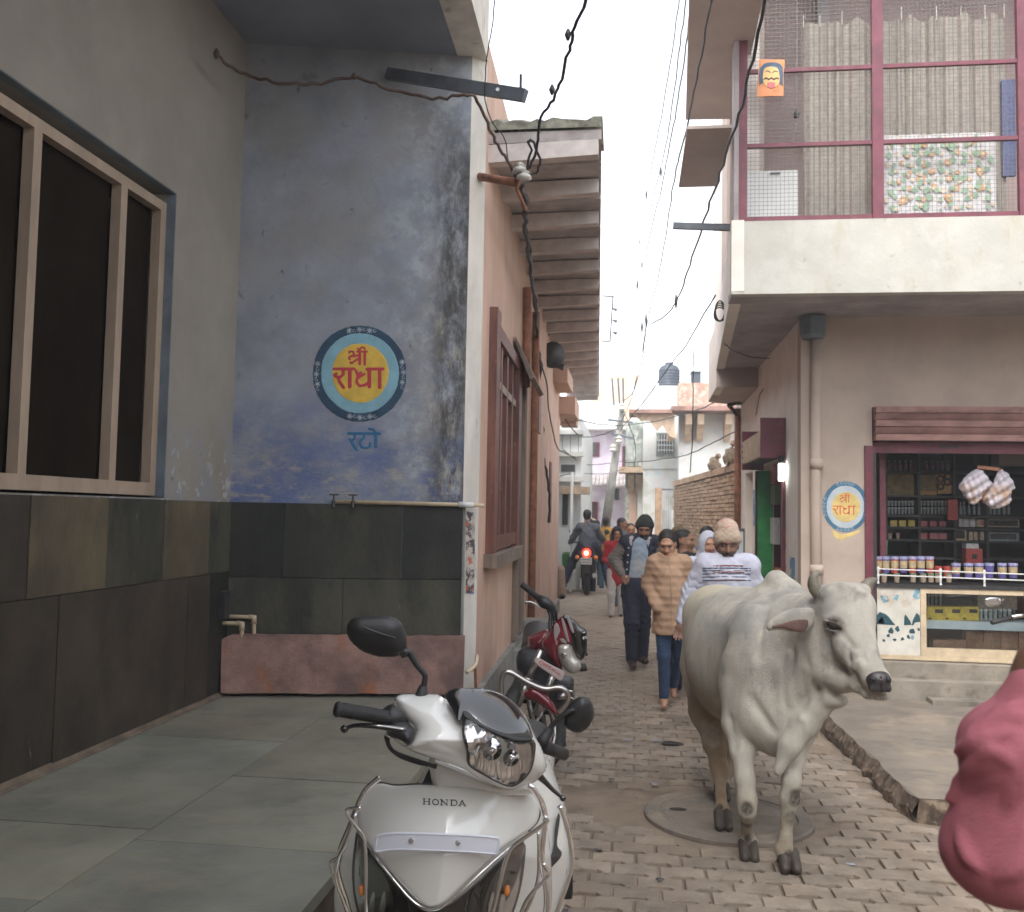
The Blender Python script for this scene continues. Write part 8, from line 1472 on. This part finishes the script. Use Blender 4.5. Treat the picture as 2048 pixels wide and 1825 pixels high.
for pts_, r_ in (([(120, 1175), (250, 1085), (400, 1045)], .009), ([(135, 1020), (240, 965), (420, 905)], .010), ([(180, 935), (300, 870), (470, 850)], .009), ([(285, 840), (380, 800), (500, 845)], .007), ([(280, 1000), (370, 1030), (430, 1090)], .007), ([(90, 1260), (190, 1185), (340, 1150)], .009), ([(500, 1000), (440, 1150), (390, 1320)], .010), ([(380, 790), (430, 775), (520, 785)], .004), ([(340, 850), (420, 835), (520, 850)], .004), ([(140, 1400), (180, 1530), (260, 1620)], .008), ([(330, 1650), (430, 1600), (520, 1480)], .009), ([(160, 1110), (280, 1020), (330, 1000)], .007)):
    P_ = [surf(S, 1860+x/2.511, 1100+y/2.511, .9, 1.6)+np.array((0, .001, 0)) for x, y in pts_]; P_ = cr(P_, 4); n_ = len(P_); S.chain(P_, [r_*(.35+.65*math.sin(math.pi*i/(n_-1))) for i in range(n_)], .006)
S.warp(.0012, 18, 2);  S.mesh('sleeve', c_pink, pp_)
lg = SDF((PT[0]-.35, PT[1]-.3, -.02), (PT[0]+.4, PT[1]+.35, PT[2]-.4), .02)
for sx in (-.1, .1): lg.chain([PT+np.array((sx, 0, -.6)), (PT[0]+sx*1.1, PT[1], .48), (PT[0]+sx*1.2, PT[1], .06)], [.12, .08, .065], .04)
lg.mesh('trousers', c_navy2, pp_)
# ================================================================ overhead cables
def cable(label, pts, r, m=m_cable, name='cable', knots=(), group=None, sub=5):
    P = [Cd(x, y, d) for x, y, d in pts]; t = MB(); C_pts = cr(P, sub); rr = random.Random(len(label)); C_pts = [p+np.array((rr.uniform(-1, 1), rr.uniform(-1, 1), rr.uniform(-1, 1)))*r*.9 for p in C_pts]; t.tube(C_pts, r, 6)
    for x, y, d, s_ in knots: c = Cd(x, y, d); t.tube([c+np.array((0, 0, -s_)), c, c+np.array((0, 0, s_))], [r*.8, r*2.1, r*.8], 6)
    o = t.build(name, m, None, smooth=True); return tag(o, label, 'cable', group)
cable('thickest black twisted cable running down from the top right, in front of the balcony corner', [(1532, -10, 5.0), (1505, 120, 5.6), (1478, 230, 6.3), (1446, 330, 7.2), (1420, 405, 8.2), (1396, 480, 9.2), (1370, 560, 10.6), (1352, 605, 11.6), (1330, 632, 12.5), (1303, 648, 13.5)], .0105, knots=((1352, 603, 11.6, .09),))
cable('black cable second from the right in the sky gap, passing in front of the sunshades', [(1426, -10, 6), (1402, 110, 7), (1380, 225, 8), (1362, 300, 9), (1348, 360, 10), (1338, 430, 12), (1320, 540, 14), (1296, 640, 16), (1280, 720, 18), (1262, 800, 20), (1242, 845, 22)], .0085)
cable('right strand of the bundle of three thin wires in the sky gap', [(1383, -10, 8), (1372, 90, 8.6), (1356, 200, 9.4), (1340, 290, 10.5), (1322, 380, 12), (1304, 450, 13), (1284, 560, 15), (1268, 640, 17)], .007, knots=((1322, 345, 11.5, .06), (1284, 530, 14.5, .09), (1275, 570, 15, .08)))
cable('middle strand of the bundle of three thin wires in the sky gap', [(1374, -10, 8), (1360, 90, 8.6), (1346, 200, 9.4), (1332, 290, 10.5), (1318, 350, 11.5), (1300, 420, 13), (1286, 490, 14), (1270, 590, 16)], .006)
cable('left strand of the bundle, hanging over the alley', [(1360, -10, 8), (1340, 130, 9), (1318, 260, 10), (1300, 350, 11.5), (1288, 430, 13), (1278, 490, 14)], .005, knots=((1292, 390, 12, .05), (1280, 480, 14, .06)))
cable('cable sagging from the junction in the sky down to the utility pole', [(1292, 640, 15), (1290, 680, 16), (1280, 740, 17.5), (1266, 785, 19.5), (1246, 803, 22)], .010, knots=((1292, 640, 15, .12), (1284, 655, 15, .1)))
cable('black cable curving from the top over the stone eave to the insulator', [(1176, -10, 4.6), (1150, 55, 4.9), (1138, 100, 5.1), (1120, 170, 5.4), (1102, 205, 5.6), (1084, 228, 5.7), (1076, 270, 5.8), (1066, 320, 5.9), (1052, 342, 6.0), (1030, 352, 6.05)], .009, knots=((1136, 70, 4.95, .03), (1104, 180, 5.5, .03)))
cable('thin crinkled wire hanging from the top beside the white facade edge', [(990, -10, 5.6), (984, 60, 5.7), (973, 120, 5.8), (970, 200, 5.9), (985, 245, 6.0), (1010, 280, 6.0), (1016, 320, 6.05), (1026, 345, 6.1)], .0035)
cable('brown cable draped across the blue wall and down to the insulator', [(432, 108, 5.55), (465, 135, 5.7), (500, 152, 5.85), (560, 166, 5.8), (640, 166, 5.85), (708, 155, 5.85), (760, 172, 5.85), (810, 186, 5.85), (880, 197, 5.8), (936, 190, 5.75), (958, 212, 5.85), (985, 270, 5.95), (1002, 305, 6.0), (1030, 345, 6.05)], .010, m_brcable, knots=((433, 108, 5.55, .03), (708, 153, 5.85, .02)))
cable('bundle of black cables running down under the eave along the peach wall', [(1040, 365, 6.1), (1050, 400, 6.5), (1052, 440, 7), (1056, 500, 7.7), (1064, 560, 8.5), (1070, 610, 9.2), (1074, 650, 9.9), (1076, 700, 11), (1080, 730, 11.5), (1078, 800, 12), (1086, 850, 12.4), (1084, 900, 12.6), (1094, 950, 12.8), (1098, 1000, 13), (1097, 1045, 13)], .017, knots=((1050, 400, 6.5, .04),))
cable('second black cable twisted beside the bundle under the eave', [(1034, 360, 6.1), (1044, 395, 6.5), (1049, 440, 7), (1060, 500, 7.7), (1062, 560, 8.5), (1074, 610, 9.2), (1071, 650, 9.9), (1082, 720, 11.5), (1092, 760, 12), (1100, 830, 13), (1112, 890, 14.2), (1128, 905, 15), (1150, 915, 18)], .010)
cable('cable loop tied round the white insulator under the eave', [(1052, 350, 6.0), (1062, 300, 5.95), (1055, 282, 5.9), (1066, 285, 5.9), (1080, 318, 5.95), (1072, 345, 6.0), (1046, 352, 6.0), (1026, 352, 6.0)], .008)
cable('wire from the peach house to the utility pole', [(1150, 838, 17), (1180, 846, 19), (1210, 850, 21), (1240, 852, 23)], .012)
cable('wire from the pole rising right past the brick parapet', [(1240, 852, 22), (1290, 846, 20), (1350, 834, 18), (1400, 818, 16), (1440, 800, 14), (1490, 772, 12.5)], .010)
cable('lower loose wire from the peach house looping towards the pole', [(1130, 840, 16.5), (1160, 872, 18), (1195, 872, 20), (1225, 862, 22), (1240, 856, 23)], .011); cable('long diagonal wire from the pole up to the balcony house', [(1240, 862, 22), (1262, 835, 20), (1290, 800, 18), (1330, 745, 15), (1372, 690, 12), (1430, 590, 9.5)], .010)
cable('wire running across the whitewashed wall above the brick wall', [(1250, 926, 24), (1300, 922, 24), (1356, 914, 23), (1390, 904, 20), (1430, 884, 17), (1480, 858, 14)], .012)
cable('vertical black cable hanging in front of the bracketed house', [(1386, 690, 12), (1386, 780, 12.3), (1385, 860, 12.6), (1381, 945, 13)], .007)
cable('thin wire drooping across the soffit of the overhang', [(1448, 688, 9.8), (1468, 702, 10), (1500, 714, 10.2), (1540, 717, 10.3)], .006); cable('thin wires down the alley wall above the shutter box', [(1556, 716, 10.3), (1540, 760, 10.8), (1520, 790, 11.2), (1512, 830, 11.6)], .006)
cable('low wire crossing in front of the lilac house', [(1128, 900, 17), (1160, 925, 22), (1190, 930, 25), (1230, 925, 27), (1256, 920, 26)], .010); cable('second low wire crossing the lilac house', [(1120, 952, 18), (1160, 948, 22), (1210, 948, 24), (1250, 938, 26)], .009)
cable('wires from the pole top down to the grey balcony', [(1236, 757, 23), (1240, 800, 23), (1262, 860, 24.5), (1272, 900, 25.5), (1268, 938, 26)], .012)
t = MB(); c = Cd(1440, 622, 9.2)
for k in range(4): t.tube([c+np.array((math.cos(a)*.045*(1+.1*k), 0.01*k, math.sin(a)*(.10-.01*k)-.01*k)) for a in np.linspace(0, 6.5, 16)], .007, 6)
tag(t.build('cable_coil', m_cable), 'small coil of spare black cable hanging by the side of the parapet', 'cable')
# insulator bracket
t = thing('insulator_bracket', 'rusty pipe bracket with white ceramic insulators under the near end of the eave', 'insulator', Cd(1035, 355, 6.05)); a_, b_ = Cd(953, 353, 6.5), Cd(1035, 366, 6.05); MB().tube([a_, b_], .028, 10).build('pipe', m_rust, t, smooth=True)
for x, y in ((1040, 338), (1048, 352)): c = Cd(x, y, 6.0); MB()._lz(c-np.array((0, 0, .03)), [(.02, 0), (.05, .01), (.045, .03), (.025, .04), (.04, .05), (.012, .07)], 14, 0).build('insulator', m_ceramic, t, smooth=True)
MB().tube([Cd(1038, 350, 6.0), Cd(1034, 380, 6.05), Cd(1052, 420, 6.2)], .012, 6).build('stay', m_rust, t)
# aerial beyond the eave
t = thing('rooftop_aerial', 'thin grey aerial bracket sticking out beyond the eave against the sky', 'aerial', Cd(1224, 640, 14)); MB().tube([Cd(1203, 592, 14), Cd(1228, 594, 14)], .012, 6).tube([Cd(1226, 592, 14), Cd(1220, 683, 14)], .012, 6).tube([Cd(1220, 683, 14), Cd(1204, 683, 14)], .012, 6).build('frame', m_greyiron, t)
for y in (617, 640, 664): MB().tube([Cd(1225, y, 14), Cd(1234, y+4, 14)], [.01, .03], 6).build('clip', m_greyiron, t)
# vessels and bulb on the far hood
t = thing('floodlight', 'small white floodlight and fittings on the far hood of the peach house', 'lamp', OY(1140, 835, 17.2)); MB().box(OY(1128, 838, 17.2), OY(1136, 828, 17.5)).build('head', m_dark, t); ball(OY(1142, 832, 17.2), .06, 'bulb', m_ceramic, t); MB().box(OY(1120, 850, 17.3), OY(1156, 838, 17.9)).build('bracket', m_peach, t)
# haze of the winter air
hz_ = MB().box((-60, -20, -1.2), (60, 70, 14)).build('haze', mat('tmp_unused', (.5, .5, .5), .5, 0, 5, 0), kind='stuff')
hm = bpy.data.materials.new('haze_air'); hm.use_nodes = True; nt = hm.node_tree; nt.nodes.clear(); o_ = nt.nodes.new('ShaderNodeOutputMaterial'); pv_ = nt.nodes.new('ShaderNodeVolumePrincipled'); pv_.inputs['Color'].default_value = (.95, .97, 1, 1); pv_.inputs['Density'].default_value = .0045; nt.links.new(pv_.outputs[0], o_.inputs['Volume']); hz_.data.materials.clear(); hz_.data.materials.append(hm)
tag(hz_, 'pale winter haze filling the alley', 'haze'); 
if 'category' in hz_: del hz_['category']
